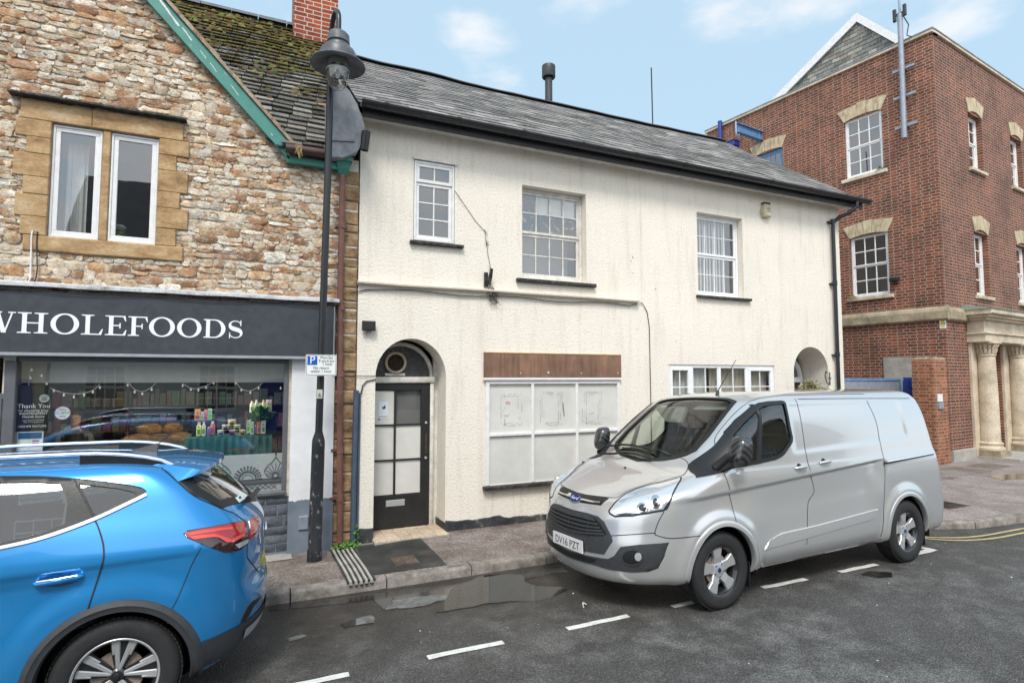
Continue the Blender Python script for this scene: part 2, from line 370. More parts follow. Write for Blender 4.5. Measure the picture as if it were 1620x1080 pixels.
blue_paint = painted('bright_blue_paint', (.015, .045, .26), .4, .2, 6, .1)
pale_blue = painted('faded_blue_paint', (.12, .27, .50), .5, .25, 6, .1)
grey_metal = painted('grey_galvanised_metal', (.33, .36, .42), .45, .2, 8, .1, .3)
blacklip = painted('black_plastic_fitting', (.02, .02, .022), .45, .2, 8, .05)
beige_plastic = painted('yellowed_plastic', (.62, .55, .38), .45, .2, 8, .05)
tile_m = brick_mat('cream_step_tiles', (.60, .48, .36), (.52, .40, .29), (.30, .25, .20), (1, 0, 0), .2, .2, .006, .1)
curtain_m = painted('net_curtain', (.86, .84, .80), .9, .15, 4, .1)
beige_curtain = painted('beige_curtain', (.76, .69, .57), .9, .2, 4, .1)
room_m = painted('dim_room_wall', (.32, .31, .30), .9, .1, 3, 0)
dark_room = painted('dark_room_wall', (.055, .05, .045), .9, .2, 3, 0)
text_white = painted('white_lettering', (.85, .85, .85), .4, .03, 3, 0)
brown_board = M('stained_brown_board').set(rough=.6)
_t = brown_board.tex('Noise', 3, 6, .6, stretch=(9, 9, .8)); _t2 = brown_board.tex('Noise', 2.2, 5, .6)
_k = brown_board.ramp(_t2.outputs['Fac'], [(.3, (.13, .072, .045)), (.55, (.225, .122, .075)), (.75, (.30, .165, .10))])
brown_board.col(brown_board.mix(1, _k, brown_board.ramp(_t.outputs['Fac'], [(.3, (.65,)*3), (.7, (1.2,)*3)]), 'MULTIPLY')); brown_board.bump(_t.outputs['Fac'], .25, .004)
brown_board = brown_board.m

def glass(name, tint=(.9, .95, .93), refl=1.0, dirt=.0, ior=1.5):
    m = M(name); t = m.t; out = t.nodes['Material Output']; t.nodes.remove(m.p)
    tr = m.n('ShaderNodeBsdfTransparent'); tr.inputs[0].default_value = (*tint, 1)
    gl = m.n('ShaderNodeBsdfGlossy'); gl.inputs['Roughness'].default_value = .012; gl.inputs['Color'].default_value = (1, 1, 1, 1)
    gg = m.n('ShaderNodeNewGeometry'); dt = m.n('ShaderNodeVectorMath', operation='DOT_PRODUCT'); m.l(gg.outputs['Incoming'], dt.inputs[0]); m.l(gg.outputs['Normal'], dt.inputs[1])
    fr = m.math('ADD', m.math('MULTIPLY', m.math('POWER', m.math('SUBTRACT', 1.0, m.math('ABSOLUTE', dt.outputs['Value'])), 5.0), .92), .045)
    wv = m.tex('Noise', 1.6, 2, .5); bp = m.n('ShaderNodeBump'); bp.inputs['Strength'].default_value = .12; bp.inputs['Distance'].default_value = .008; m.l(wv.outputs['Fac'], bp.inputs['Height'])
    m.l(bp.outputs[0], gl.inputs['Normal'])
    mx = m.n('ShaderNodeMixShader'); m.l(m.math('MINIMUM', m.math('MULTIPLY', fr, refl*1.9), 1.0), mx.inputs[0]); m.l(tr.outputs[0], mx.inputs[1]); m.l(gl.outputs[0], mx.inputs[2])
    m.l(mx.outputs[0], out.inputs[0]); return m.m
win_glass = glass('window_glass', (.78, .80, .80), 2.0)
shop_glass = glass('shop_glass', (.90, .92, .91), 1.9)
car_glass = glass('tinted_car_glass', (.55, .60, .58), 1.2)
screen_glass = glass('windscreen_glass', (.88, .95, .89), .8)
lamp_glass = glass('lantern_glass', (.85, .87, .86), 1.2)
lens_glass = glass('lamp_lens', (.93, .95, .97), 1.0)
frost = M('frosted_film'); frost.set(color=(.62, .65, .65), rough=.6, alpha=.72); frost = frost.m

def car_paint(name, c, metal=.55, rough=.32, flake=True):
    m = M(name).set(metal=metal, rough=rough, coat=1.0, coatr=.03)
    t = m.tex('Noise', 900, 2, .5)
    m.col(m.mix(m.ramp(t.outputs['Fac'], [(.35, (0, 0, 0)), (.65, (1, 1, 1))]), tuple(x*.86 for x in c), c))
    g = m.tex('Noise', 2.5, 5, .6); m.l(m.ramp(g.outputs['Fac'], [(.3, (.01,)*3), (.75, (.05,)*3)]), m.p.inputs['Coat Roughness'])
    return m.m
silver = car_paint('silver_car_paint', (.64, .64, .635), .55, .24)
blue_car_m = car_paint('bright_blue_car_paint', (.018, .26, .62), .45, .24)
tyre_m = painted('tyre_rubber', (.024, .024, .025), .75, .3, 12, .3)
plastic_dk = painted('textured_dark_plastic', (.045, .048, .052), .5, .2, 20, .25)
plastic_bk = painted('black_trim', (.010, .010, .011), .45, .15, 20, 0)
gap_m = painted('panel_gap', (.008, .008, .009), .6, 0, 5, 0)
chrome = M('chrome').set(color=(.75, .76, .78), metal=1, rough=.12).m
alloy = M('alloy_silver').set(color=(.55, .555, .56), metal=.6, rough=.42).m
alloy_dk = M('alloy_black').set(color=(.02, .02, .022), metal=.2, rough=.3, coat=.6).m
rust_m = blotchy('brake_disc', [(.12, .08, .06), (.25, .20, .17), (.35, .30, .27)], 8, .5, .2, .002)
seat_m = painted('charcoal_seat_cloth', (.035, .036, .04), .9, .2, 20, .2)
dash_m = painted('grey_dashboard', (.075, .075, .075), .75, .15, 20, .2)
cabin_m = painted('cabin_lining', (.17, .165, .15), .9, .1, 6, 0)
red_lens = M('red_tail_lens').set(color=(.36, .006, .008), rough=.08, coat=1, spec=.7).m
red_bright = M('bright_red_reflector').set(color=(.85, .06, .035), rough=.15, coat=1, metal=.2).m
dark_lens = M('smoked_lens').set(color=(.03, .006, .008), rough=.06, coat=1).m
clear_lens = M('clear_reflector_lens').set(color=(.72, .73, .74), rough=.18, metal=.6, coat=1).m
# ================================================================ GROUND
def sm(a, b, x):
    t = min(1, max(0, (x-a)/(b-a))); return t*t*(3-2*t)
KP = [(-60, 6.03), (6.9, 6.03), (7.6, 5.95), (8.0, 5.6), (8.3, 5.2), (8.62, 4.9), (9.2, 4.68), (10.2, 4.58), (14, 4.5), (30, 4.2), (80, 3.6)]
def kerby(x):
    for (a, b), (c, d) in zip(KP, KP[1:]):
        if x <= c: return b+(d-b)*(x-a)/(c-a)
    return KP[-1][1]
def gz(x, y):
    """height of the road: crowned, falling to the gutter of the parking bay"""
    k = 1-sm(6.3, 8.6, x); d = kerby(x)-y
    return -.082*(1-sm(-.1, 1.9, d))*k + .006*noise.noise(Vector((x*.7, y*.9, 0)))
def pz(x, y):
    k = sm(7.2, 9.5, x); ky = kerby(x); t = min(1, max(0, (y-ky)/1.4))
    a = .022+(.012-.022)*t - .045*sm(2.1, .8, x)*sm(6.3, 7.3, y); b = .105+(.06-.105)*min(1, max(0, (y-ky)/3.5))
    return a*(1-k)+b*k + .004*noise.noise(Vector((x*1.3, y*1.3, 3)))
def gat(px, py, z=0.0):
    d = dirv(px, py); t = (z-CAMZ)/d.z; return (d.x*t, d.y*t)
def densify(poly, st=.15):
    out = []
    for i in range(len(poly)):
        a, b = Vector(poly[i]), Vector(poly[(i+1) % len(poly)]); n = max(1, int((b-a).length/st))
        out += [tuple(a+(b-a)*k/n) for k in range(n)]
    return out
def drape(poly, hf, dz, st=.15, flat=None):
    o = densify(poly, st); xs = [p[0] for p in o]; ys = [p[1] for p in o]; inn = []
    def ins(p, loop):
        c = False; j = len(loop)-1
        for i in range(len(loop)):
            a, b = loop[i], loop[j]
            if (a[1] > p[1]) != (b[1] > p[1]) and p[0] < (b[0]-a[0])*(p[1]-a[1])/(b[1]-a[1])+a[0]: c = not c
            j = i
        return c
    x = min(xs)
    while x < max(xs):
        y = min(ys)
        while y < max(ys):
            if ins((x, y), o): inn.append((x, y))
            y += st
        x += st
    P, F = cdt(o, (), inn); return MB().add([(p[0], p[1], (hf(p[0], p[1])+dz) if flat is None else flat) for p in P], F)
def wobble(poly, amp=.02, st=.06, seed=0):
    o = densify(poly, st); return [(p[0]+amp*noise.noise(Vector((p[0]*6, p[1]*6, seed))), p[1]+amp*noise.noise(Vector((p[0]*6, p[1]*6, seed+9)))) for p in o]

# materials of the ground
a = M('damp_asphalt').set(spec=.45)
t = a.tex('Noise', 110, 4, .75); v = a.tex('Voronoi', 85); v2 = a.tex('Voronoi', 30); big = a.tex('Noise', .55, 5, .6); mid = a.tex('Noise', 3.0, 6, .65); sp = a.tex('Voronoi', 17)
k = a.ramp(v.outputs['Color'], [(.1, (.082, .077, .072)), (.5, (.118, .112, .106)), (.8, (.158, .15, .142)), (.97, (.23, .22, .205))])
k = a.mix(a.ramp(v.outputs['Distance'], [(.35, (0, 0, 0)), (.62, (1, 1, 1))]), k, (.055, .052, .049))
k = a.mix(1, k, a.ramp(t.outputs['Fac'], [(.3, (.68,)*3), (.7, (1.32,)*3)]), 'MULTIPLY')
k = a.mix(1, k, a.ramp(mid.outputs['Fac'], [(.3, (.76, .74, .72)), (.7, (1.2, 1.2, 1.2))]), 'MULTIPLY')
g = a.n('ShaderNodeNewGeometry'); s_ = a.n('ShaderNodeSeparateXYZ'); a.l(g.outputs['Position'], s_.inputs[0])
damp = a.n('ShaderNodeMapRange'); damp.inputs[1].default_value = 3.9; damp.inputs[2].default_value = 5.6; a.l(a.math('ADD', s_.outputs['Y'], a.math('MULTIPLY', a.math('SUBTRACT', big.outputs['Fac'], .5), 4)), damp.inputs[0])
dry = a.ramp(a.math('ADD', a.math('MULTIPLY', big.outputs['Fac'], .5), a.math('MULTIPLY', mid.outputs['Fac'], .5)), [(.49, (0, 0, 0)), (.60, (1, 1, 1))])
k = a.mix(a.math('MULTIPLY', dry, .38), k, a.mix(1, (.24, .235, .22), a.ramp(v.outputs['Color'], [(.2, (.5,)*3), (.8, (1.5,)*3)]), 'MULTIPLY'))
k = a.mix(damp.outputs[0], k, a.mix(1, k, (.52, .47, .42), 'MULTIPLY'))
k = a.mix(a.ramp(sp.outputs['Distance'], [(.05, (.8,)*3), (.08, (0, 0, 0))]), k, (.30, .29, .27))
a.col(k)
a.rgh(a.mix(damp.outputs[0], a.ramp(dry, [(0, (.60,)*3), (1, (.85,)*3)]), (.38, .38, .38)))
h = a.math('ADD', a.math('MULTIPLY', v.outputs['Distance'], -1.0), a.math('MULTIPLY', t.outputs['Fac'], .6)); a.bump(h, .9, .012); asphalt = a.m
def pave_mat(name, cs, dk):
    m = M(name).set(rough=.85, spec=.3)
    v = m.tex('Voronoi', 55); t = m.tex('Noise', 90, 3, .7); b = m.tex('Noise', 1.5, 6, .65)
    k = m.ramp(v.outputs['Color'], [(.2, cs[0]), (.5, cs[1]), (.85, cs[2])]); k = m.mix(1, k, m.ramp(t.outputs['Fac'], [(.3, (.65,)*3), (.7, (1.3,)*3)]), 'MULTIPLY')
    k = m.mix(m.ramp(b.outputs['Fac'], [(.42, (1, 1, 1)), (.58, (0, 0, 0))]), k, m.mix(1, k, dk, 'MULTIPLY')); m.col(k)
    m.rgh(m.ramp(b.outputs['Fac'], [(.4, (.5,)*3), (.6, (.85,)*3)])); m.bump(v.outputs['Distance'], .7, .006); return m.m
pave_m = pave_mat('pavement_macadam', ((.17, .14, .125), (.235, .20, .178), (.33, .285, .255)), (.62, .57, .53))
paveR_m = pave_mat('pavement_pinkish_macadam', ((.23, .19, .178), (.295, .25, .235), (.38, .33, .31)), (.78, .75, .73))
tar_m = blotchy('fresh_tar_patch', [(.018, .018, .018), (.035, .035, .034), (.075, .072, .068)], 3, .5, .5, .008, fine=160)
water_m = M('puddle_water').set(color=(.020, .018, .015), rough=.01, spec=.5, ior=1.5).m
wetm = M('wet_asphalt_film').set(color=(.022, .021, .020), rough=.16, spec=.8, coat=.5, coatr=.08); _t = wetm.tex('Noise', 120, 3, .6); wetm.bump(_t.outputs['Fac'], .25, .003); wetm = wetm.m
marking = blotchy('worn_white_road_paint', [(.48, .47, .44), (.66, .65, .61), (.76, .75, .71)], 14, .7, .4, .003, fine=150)
ymark = blotchy('worn_yellow_road_paint', [(.30, .25, .13), (.46, .37, .18), (.52, .44, .26)], 14, .7, .4, .003, fine=150)
patchg = blotchy('pale_worn_patch', [(.08, .08, .077), (.15, .15, .143), (.24, .24, .23)], 12, .6, .4, .003, fine=150)
iron_m = blotchy('rusty_iron_cover', [(.06, .042, .034), (.11, .075, .06), (.17, .13, .105)], 12, .6, .4, .004)

mb = MB(); mb.add([(-400, -400, -.35), (400, -400, -.35), (400, 400, -.35), (-400, 400, -.35)], [(0, 1, 2, 3)])
mb.build('ground', conc_m, kind='structure')
# road sheet
mb = MB(); xs = [-60, -40, -25, -15, -10] + [-8+.35*i for i in range(60)] + [13.5, 14.5, 16, 18, 21, 25, 30, 40, 55, 80]
ny = 40; vs = []
for x in xs:
    for j in range(ny+1):
        y = -5.5+(kerby(x)+.12+5.5)*(j/ny); vs.append((x, y, gz(x, y)))
mb.add(vs, [(i*(ny+1)+j, (i+1)*(ny+1)+j, (i+1)*(ny+1)+j+1, i*(ny+1)+j+1) for i in range(len(xs)-1) for j in range(ny)])
mb.build('road', asphalt, kind='structure', smooth=60)
# pavements
def pave(xs, y1, name, mat, y0f=lambda x: kerby(x)+.11):
    vs = []; n = 14
    for x in xs:
        for j in range(n+1):
            y = y0f(x)+(y1-y0f(x))*j/n; vs.append((x, y, pz(x, y)))
    MB().add(vs, [(i*(n+1)+j, (i+1)*(n+1)+j, (i+1)*(n+1)+j+1, i*(n+1)+j+1) for i in range(len(xs)-1) for j in range(n)]).build(name, mat, kind='structure', smooth=60)
pave([-60, -30, -15, -8, -5]+[-4+.3*i for i in range(38)], 7.9, 'pavement', pave_m)
pave([7.1+.3*i for i in range(30)]+[16.5, 18, 20, 25, 35, 60, 80], 14, 'pavement', paveR_m, lambda x: kerby(x)+.11)
mb = MB()
for x0, x1 in ((-60, 80),): mb.box(x0, x1, -8.2, -5.5, -.2, .09)
mb.build('pavement', pave_m, kind='structure')
# kerb of separate stones
mb = MB(); pts = []
for (a0, b0), (c0, d0) in zip(KP, KP[1:]):
    if c0 < -8 or a0 > 30: continue
    a0c = max(a0, -8); b0c = kerby(a0c); L = hypot(c0-a0c, d0-b0c); n = max(1, round(L/.92))
    if L < .8: n = 1
    for i in range(n):
        pts.append(((a0c+(c0-a0c)*i/n, b0c+(d0-b0c)*i/n), (a0c+(c0-a0c)*(i+1)/n, b0c+(d0-b0c)*(i+1)/n)))
for (p, q) in pts:
    if .93 < (p[0]+q[0])/2+.2 < .95: pass
    d = Vector((q[0]-p[0], q[1]-p[1])); L = d.length; d /= L; nn = Vector((-d.y, d.x)); jz = random.uniform(-.006, .006); jy = random.uniform(-.008, .008)
    m_ = max(2, int(L/.12)); prof = [(0, -.30), (0, -.03), (.012, -.008), (.035, 0), (.125, .002), (.125, -.3)]
    base = len(mb.v); vs = []
    for i in range(m_+1):
        s0 = .006+(L-.012)*i/m_; x = p[0]+d.x*s0; y = p[1]+d.y*s0
        for (o, hh) in prof:
            w_ = .006*noise.noise(Vector((x*7, o*30, hh*20+jz*100))); xx = x+nn.x*(o+jy+w_); yy = y+nn.y*(o+jy+w_)
            vs.append((xx, yy, pz(x, kerby(x)+.12)+.004+hh+jz+w_*.6))
    n = len(prof); mb.add(vs, [(i*n+k, i*n+k+1, (i+1)*n+k+1, (i+1)*n+k) for i in range(m_) for k in range(n-1)]+[tuple(range(n)), tuple(m_*n+k for k in range(n-1, -1, -1))])
mb.build('kerb', kerb_m, kind='structure', smooth=50)
# bay line dashes
mb = MB()
dx = [-1.15, .05, 1.24, 2.44, 3.55, 4.68, 5.82]
for i, x in enumerate(dx):
    L = .62
    o = wobble(rect(x, x+L, 4.235, 4.302), .012, .04, i)
    dmb = drape(o, gz, .004, .1); mb.add(dmb.v, dmb.f)
o = wobble([(7.1, 4.27), (7.62, 4.28), (7.62, 5.7), (7.52, 5.7), (7.52, 4.37), (7.1, 4.36)], .01, .04, 9); dmb = drape(o, gz, .005, .12); mb.add(dmb.v, dmb.f)
mb.build('road_marking', marking, kind='structure')
def strip(path, wd, hf, dz, st=.12, seed=0):
    P = [Vector(p) for p in path]; L, R_ = [], []
    for i, p in enumerate(P):
        t_ = (P[min(i+1, len(P)-1)]-P[max(i-1, 0)]).normalized(); n_ = Vector((-t_.y, t_.x)); L.append(p+n_*wd/2); R_.append(p-n_*wd/2)
    vs = [(q.x, q.y, hf(q.x, q.y)+dz) for pr in zip(L, R_) for q in pr]
    return MB().add(vs, [(2*i, 2*i+1, 2*i+3, 2*i+2) for i in range(len(P)-1)])
def smoothpath(pts, n=8):
    out = []
    for i in range(len(pts)-1):
        p0, p1, p2, p3 = [Vector(pts[max(0, min(len(pts)-1, k))]) for k in (i-1, i, i+1, i+2)]
        for k in range(n):
            t_ = k/n; out.append(.5*((2*p1)+(p2-p0)*t_+(2*p0-5*p1+4*p2-p3)*t_*t_+(3*p1-p0-3*p2+p3)*t_**3))
    return out+[Vector(pts[-1])]
yl = MB()
for off in (0, .13):
    pth = smoothpath([(7.72, 5.3-off*.4), (7.92, 4.93-off*.8), (8.25, 4.60-off), (8.75, 4.44-off), (9.7, 4.40-off), (11, 4.35-off), (14, 4.27-off), (22, 4.1-off), (40, 3.8-off)], 10)
    d = strip(pth, .045, gz, .006); yl.add(d.v, d.f)
yl.build('yellow_line', ymark, kind='structure')
# grooved drain channel stones across the pavement
mb = MB()
for i in range(5):
    x0 = .925+.052*i+.004
    n = 12; vs = []
    for j in range(n+1):
        y = 6.0+(7.40-6.0)*j/n
        for (o, hh) in ((0, -.01), (.006, .022), (.028, .024), (.034, -.01)): vs.append((x0+o, y, pz(x0, y)+hh+.002*noise.noise(Vector((x0*9, y*9, 0)))))
    mb.add(vs, [(j*4+k, j*4+k+1, (j+1)*4+k+1, (j+1)*4+k) for j in range(n) for k in range(3)]+[(0, 1, 2, 3)])
slot = drape(rect(.91, 1.20, 6.02, 7.42), pz, .0135, .1); slot.build('drain_slot', tar_m, kind='structure')
mb.build('drain_channel', conc_m, kind='structure')
drape(wobble([(1.20, 6.18), (2.01, 6.18), (2.03, 7.36), (1.75, 7.42), (1.21, 7.44)], .02, .06, 4), pz, .006, .1).build('tar_patch', tar_m, kind='structure')
drape(rect(-6, .47, 7.28, 7.62), pz, .008, .2).build('stone_threshold_strip', conc_m, kind='structure')
mh = thing('manhole_cover', 'small square rusty iron cover set in the black tar patch before the cream door', 'manhole cover', (1.62, 6.5, pz(1.62, 6.5)))
zc = pz(1.62, 6.5)+.009
MB().box(1.485, 1.755, 6.37, 6.68, zc-.02, zc).build('frame', iron_m, mh)
mb = MB()
mb.box(1.50, 1.74, 6.385, 6.665, zc-.004, zc+.004)
for i in range(6):
    for j in range(7): mb.box(1.512+i*.038, 1.532+i*.038, 6.395+j*.038, 6.415+j*.038, zc+.0035, zc+.007)
mb.build('lid', iron_m, mh)
dr = thing('drain_cover', 'dark iron drain cover lying flush in the right hand pavement behind the van', 'drain cover', (*gat(1497, 799, .09), .09))
x0, y0 = gat(1497, 799, .09); MB().box(x0-.28, x0+.28, y0-.2, y0+.2, pz(x0, y0)-.03, pz(x0, y0)+.006).build('frame', iron_m, dr)
mb = MB()
for i in range(7): mb.box(x0-.25+i*.072, x0-.205+i*.072, y0-.17, y0+.17, pz(x0, y0), pz(x0, y0)+.010)
mb.build('grate', tar_m, dr)
# puddles lying in the gutter (flat water surface)
def gpoly(pts, z=-.05): return [gat(400+x/2.7, 680+y/2.7, z) for x, y in pts]
P = gpoly([(780, 782), (830, 720), (850, 680), (950, 640), (1010, 620), (1150, 622), (1160, 652), (1215, 672), (1310, 674), (1345, 686), (1290, 712), (1225, 735), (1120, 738), (1000, 745), (880, 772)])
drape(wobble(P, .03, .05, 2), gz, .005, .12, flat=-.034).build('puddle', water_m, kind='structure')
P = gpoly([(425, 800), (520, 790), (522, 822), (440, 832), (395, 838), (372, 822)], -.03); drape(wobble(P, .02, .04, 3), gz, .004, .1).build('puddle', wetm, kind='structure')
P = gpoly([(70, 735), (300, 715), (700, 670), (960, 640), (1100, 625), (1330, 568), (1340, 600), (1120, 640), (900, 700), (700, 760), (560, 765), (500, 720), (300, 745), (75, 765)], -.06); drape(wobble(P, .05, .06, 5), gz, .0035, .12).build('wet_gutter', wetm, kind='structure')
P = gpoly([(570, 760), (600, 715), (720, 695), (850, 690), (862, 706), (760, 735), (640, 758)], -.04); drape(wobble(P, .05, .04, 6), gz, .0055, .1).build('worn_road_patch', patchg, kind='structure')
P = gpoly([(150, 868), (205, 850), (232, 858), (190, 875), (150, 883)], 0); drape(wobble(P, .02, .04, 7), gz, .004, .1).build('worn_road_patch', patchg, kind='structure')
P = gpoly([(442, 800), (500, 782), (516, 788), (516, 820), (445, 832)], -.03); drape(wobble(P, .02, .04, 8), gz, .007, .1).build('worn_road_patch', patchg, kind='structure')
P = [gat(x, y, 0) for x, y in ((1375, 903), (1410, 905), (1412, 912), (1390, 914), (1360, 908))]; drape(wobble(P, .04, .06, 12), gz, .004, .1).build('puddle', wetm, kind='structure')
P = [gat(x, y, .08) for x, y in ((1560, 752), (1620, 748), (1620, 757), (1585, 759))]; drape(wobble(P, .06, .1, 13), pz, .004, .1).build('puddle', wetm, kind='structure')
P = [gat(x, y, .08) for x, y in ((1482, 742), (1560, 730), (1600, 736), (1560, 746), (1500, 758), (1482, 760))]; drape(wobble(P, .12, .1, 14), pz, .003, .15).build('damp_pavement', pave_m, kind='structure')
# a scrap of string on the road
cx, cy = gat(925, 955, 0); mb = MB()
p = [(cx+.10*cos(a_*.9)*(.3+.1*a_)*.6, cy+.07*sin(a_*1.3)*.7, gz(cx, cy)+.008) for a_ in [i*.35 for i in range(16)]]
mb.tube(p, .004, 6); mb.build('string_scrap', text_white, label='scrap of white string curled on the road in front of the silver van', cat='litter')
# pale chippings
mb = MB()
for i in range(60):
    x = random.uniform(-1, 9); y = random.uniform(1.6, 5.9); s = random.uniform(.004, .010); z = gz(x, y)
    if kerby(x)-y < .1: continue
    a_ = random.random()*3; mb.add([(x+s*cos(a_), y+s*sin(a_), z), (x-s*sin(a_), y+s*cos(a_), z), (x-s*cos(a_), y-s*sin(a_)*.7, z), (x+s*sin(a_), y-s*cos(a_), z), (x, y, z+s*.8)], [(0, 1, 4), (1, 2, 4), (2, 3, 4), (3, 0, 4)])
mb.build('loose_chippings', marking, kind='stuff')
# ================================================================ WINDOWS AND DOORS (shared builders)
def window(parent, fr, u0, u1, v0, v1, w, cols, lights, mat=None, gl=None, fw=.055, bar=.018, depth=.05, name='window', sash_fw=.045, label=None, backing=None, mid=0.045):
    """lights: list of (height fraction, rows); stacked from the top. Frame is one mesh, each pane set its own."""
    mat = mat or white_paint; mb = MB()
    mb.fbox(fr, u0, u1, v1-fw, v1, w-depth, w, .004); mb.fbox(fr, u0, u1, v0, v0+fw*1.25, w-depth, w, .004)
    mb.fbox(fr, u0, u0+fw, v0+fw*1.25, v1-fw, w-depth, w-.001, .004); mb.fbox(fr, u1-fw, u1, v0+fw*1.25, v1-fw, w-depth, w-.001, .004)
    H = v1-v0-fw*2.25; top = v1-fw; panes = []
    tot = sum(l[0] for l in lights)
    for i, (hf, rows) in enumerate(lights):
        a = top - H*hf/tot; wb = w-.012-(.018 if i else 0)
        s = sash_fw; U0, U1 = u0+fw, u1-fw
        mb.fbox(fr, U0, U1, top-s, top, wb-.03, wb, .004); mb.fbox(fr, U0, U1, a, a+s, wb-.031, wb+.001, .004)
        mb.fbox(fr, U0, U0+s, a+s, top-s, wb-.03, wb, .004); mb.fbox(fr, U1-s, U1, a+s, top-s, wb-.03, wb, .004)
        iu0, iu1, iv0, iv1 = U0+s, U1-s, a+s, top-s
        for c in range(1, cols): uc = iu0+(iu1-iu0)*c/cols; mb.fbox(fr, uc-bar/2, uc+bar/2, iv0, iv1, wb-.028, wb-.004, .003)
        for r in range(1, rows): vc = iv0+(iv1-iv0)*r/rows; mb.fbox(fr, iu0, iu1, vc-bar/2, vc+bar/2, wb-.027, wb-.005, .003)
        panes.append((iu0, iu1, iv0, iv1, wb-.018)); top = a
    f = mb.build(name, mat, parent, label=label)
    for (a, b, c, d, ww) in panes:
        MB().add([fr(a-.005, c-.005, ww), fr(b+.005, c-.005, ww), fr(b+.005, d+.005, ww), fr(a-.005, d+.005, ww)], [(0, 1, 2, 3)]).build('pane', gl or win_glass, f)
    return f
def curtain(parent, fr, u0, u1, v0, v1, w, mat, folds=12, amp=.025, name='curtain'):
    n = folds*6; vs = []
    for i in range(n+1):
        u = u0+(u1-u0)*i/n; d = amp*sin(2*pi*folds*i/n)+amp*.5*sin(2*pi*folds*.37*i/n)
        vs += [fr(u, v0, w+d), fr(u, v1, w+d*.6)]
    return MB().add(vs, [(2*i, 2*i+2, 2*i+3, 2*i+1) for i in range(n)]).build(name, mat, parent, smooth=60)
def room(parent, fr, u0, u1, v0, v1, w0, w1, mat, name='room_lining'):
    a = [fr(u0, v0, w0), fr(u1, v0, w0), fr(u1, v1, w0), fr(u0, v1, w0), fr(u0, v0, w1), fr(u1, v0, w1), fr(u1, v1, w1), fr(u0, v1, w1)]
    return MB().add(a, [(4, 5, 6, 7), (0, 1, 5, 4), (2, 3, 7, 6), (3, 0, 4, 7), (1, 2, 6, 5)]).build(name, mat, parent)
def text_mesh(txt, size, fr, u, v, w, mat, parent, name='lettering', align='CENTER', extrude=.002, sx=1.0, flip=False):
    c = bpy.data.curves.new('t', 'FONT'); c.body = txt; c.size = size; c.align_x = align; c.extrude = 0; c.resolution_u = 3
    o = bpy.data.objects.new('t', c); COL.objects.link(o); dg = bpy.context.evaluated_depsgraph_get(); dg.update()
    me = bpy.data.meshes.new_from_object(o.evaluated_get(dg)); mb = MB()
    mb.add([fr(u+p.co.x*sx, v+p.co.y, w) for p in me.vertices], [tuple(p.vertices) for p in me.polygons])
    bpy.data.objects.remove(o); bpy.data.curves.remove(c); bpy.data.meshes.remove(me)
    return mb.build(name, mat, parent) if parent is not None else mb
def slates(fr3, u0f, u1f, S0, S1, row, wd, cols, thick=.008, jit=.006, gapw=.006, seed=1, lap=1.35, tone=None, sag=None):
    """courses of separate slates; fr3(u, s, h): u along the eave, s up the slope, h off the roof"""
    rnd = random.Random(seed); mb = MB(); mb.col = (1, 1, 1); mb.c = []
    n = int((S1-S0)/row)
    for r in range(n+1):
        s = S0+r*row; a, b = u0f(s), u1f(s); u = a+(-(wd/2) if r % 2 else 0)
        while u < b:
            wv = wd*rnd.uniform(.94, 1.06); ua, ub = max(u+gapw/2, a), min(u+wv-gapw/2, b)
            if ub-ua > .03:
                j = rnd.uniform(-jit, jit); t1 = rnd.uniform(0, thick*.8); L = row*lap
                k = rnd.choice(cols); f = rnd.uniform(.80, 1.24); mb.col = tuple(min(1, c*f) for c in k)
                sg = lambda uu, ss: (sag(uu, ss) if sag else 0)
                hb = thick*1.9+t1; ht = .001; sl_, sr_ = s+j+rnd.uniform(-jit, jit)*.6, s+j+rnd.uniform(-jit, jit)*.6
                e = min(s+L, S1+.02)
                p = [fr3(ua, sl_, hb-thick+sg(ua, s)), fr3(ub, sr_, hb-thick+sg(ub, s)), fr3(ub, e, ht-thick+sg(ub, e)), fr3(ua, e, ht-thick+sg(ua, e)),
                     fr3(ua, sl_, hb+sg(ua, s)), fr3(ub, sr_, hb+sg(ub, s)), fr3(ub, e, ht+sg(ub, e)), fr3(ua, e, ht+sg(ua, e))]
                mb.add(p, [(4, 5, 6, 7), (0, 1, 5, 4), (1, 2, 6, 5), (3, 0, 4, 7)])
            u += wv
    return mb

# ================================================================ CREAM BUILDING
FY = 7.54
A = Frame((0, FY, 0), (1, 0, 0), (0, -1, 0))
CB = thing('cream_building', 'long cream roughcast building with slate roof, boarded shop window and arched doorways', 'building', (1.22, FY, 0))
XL, XR = 1.215, 10.62
EV = 5.60
arch1 = arch(1.455, 2.42, -.02, 2.10, 2.62, 20)
arch2 = arch(*sorted((A.at(1256, 590)[0], A.at(1311, 600)[0])), -.02, 2.20, 2.68, 20)
def wrect(tl, br): (a, b), (c, d) = A.at(*tl), A.at(*br); return (a, c, d, b)
w1 = wrect((655, 252), (719, 387)); w2 = (*[A.at(826, 292)[0], A.at(927, 312)[0]], A.at(926, 450)[1]+.03, A.at(826, 292)[1]); w3 = (A.at(1102, 335)[0], A.at(1174, 350)[0], A.at(1174, 473)[1]+.02, A.at(1102, 335)[1])
sw = (A.at(767, 600)[0]+.03, A.at(981, 600)[0]-.02, A.at(768, 768)[1], A.at(767, 599)[1])
gf = (A.at(1058, 577)[0], A.at(1225, 577)[0], .98, A.at(1058, 576)[1])
holes = [arch1, arch2, rect(*w1), rect(*w2), rect(*w3), rect(*sw), rect(*gf)]
mb = wall_mb(A, [(XL, -.12), (XR, -.12), (XR, EV), (XL, EV)], holes, revs=[.42, .62, .035, .13, .12, .05, .06])
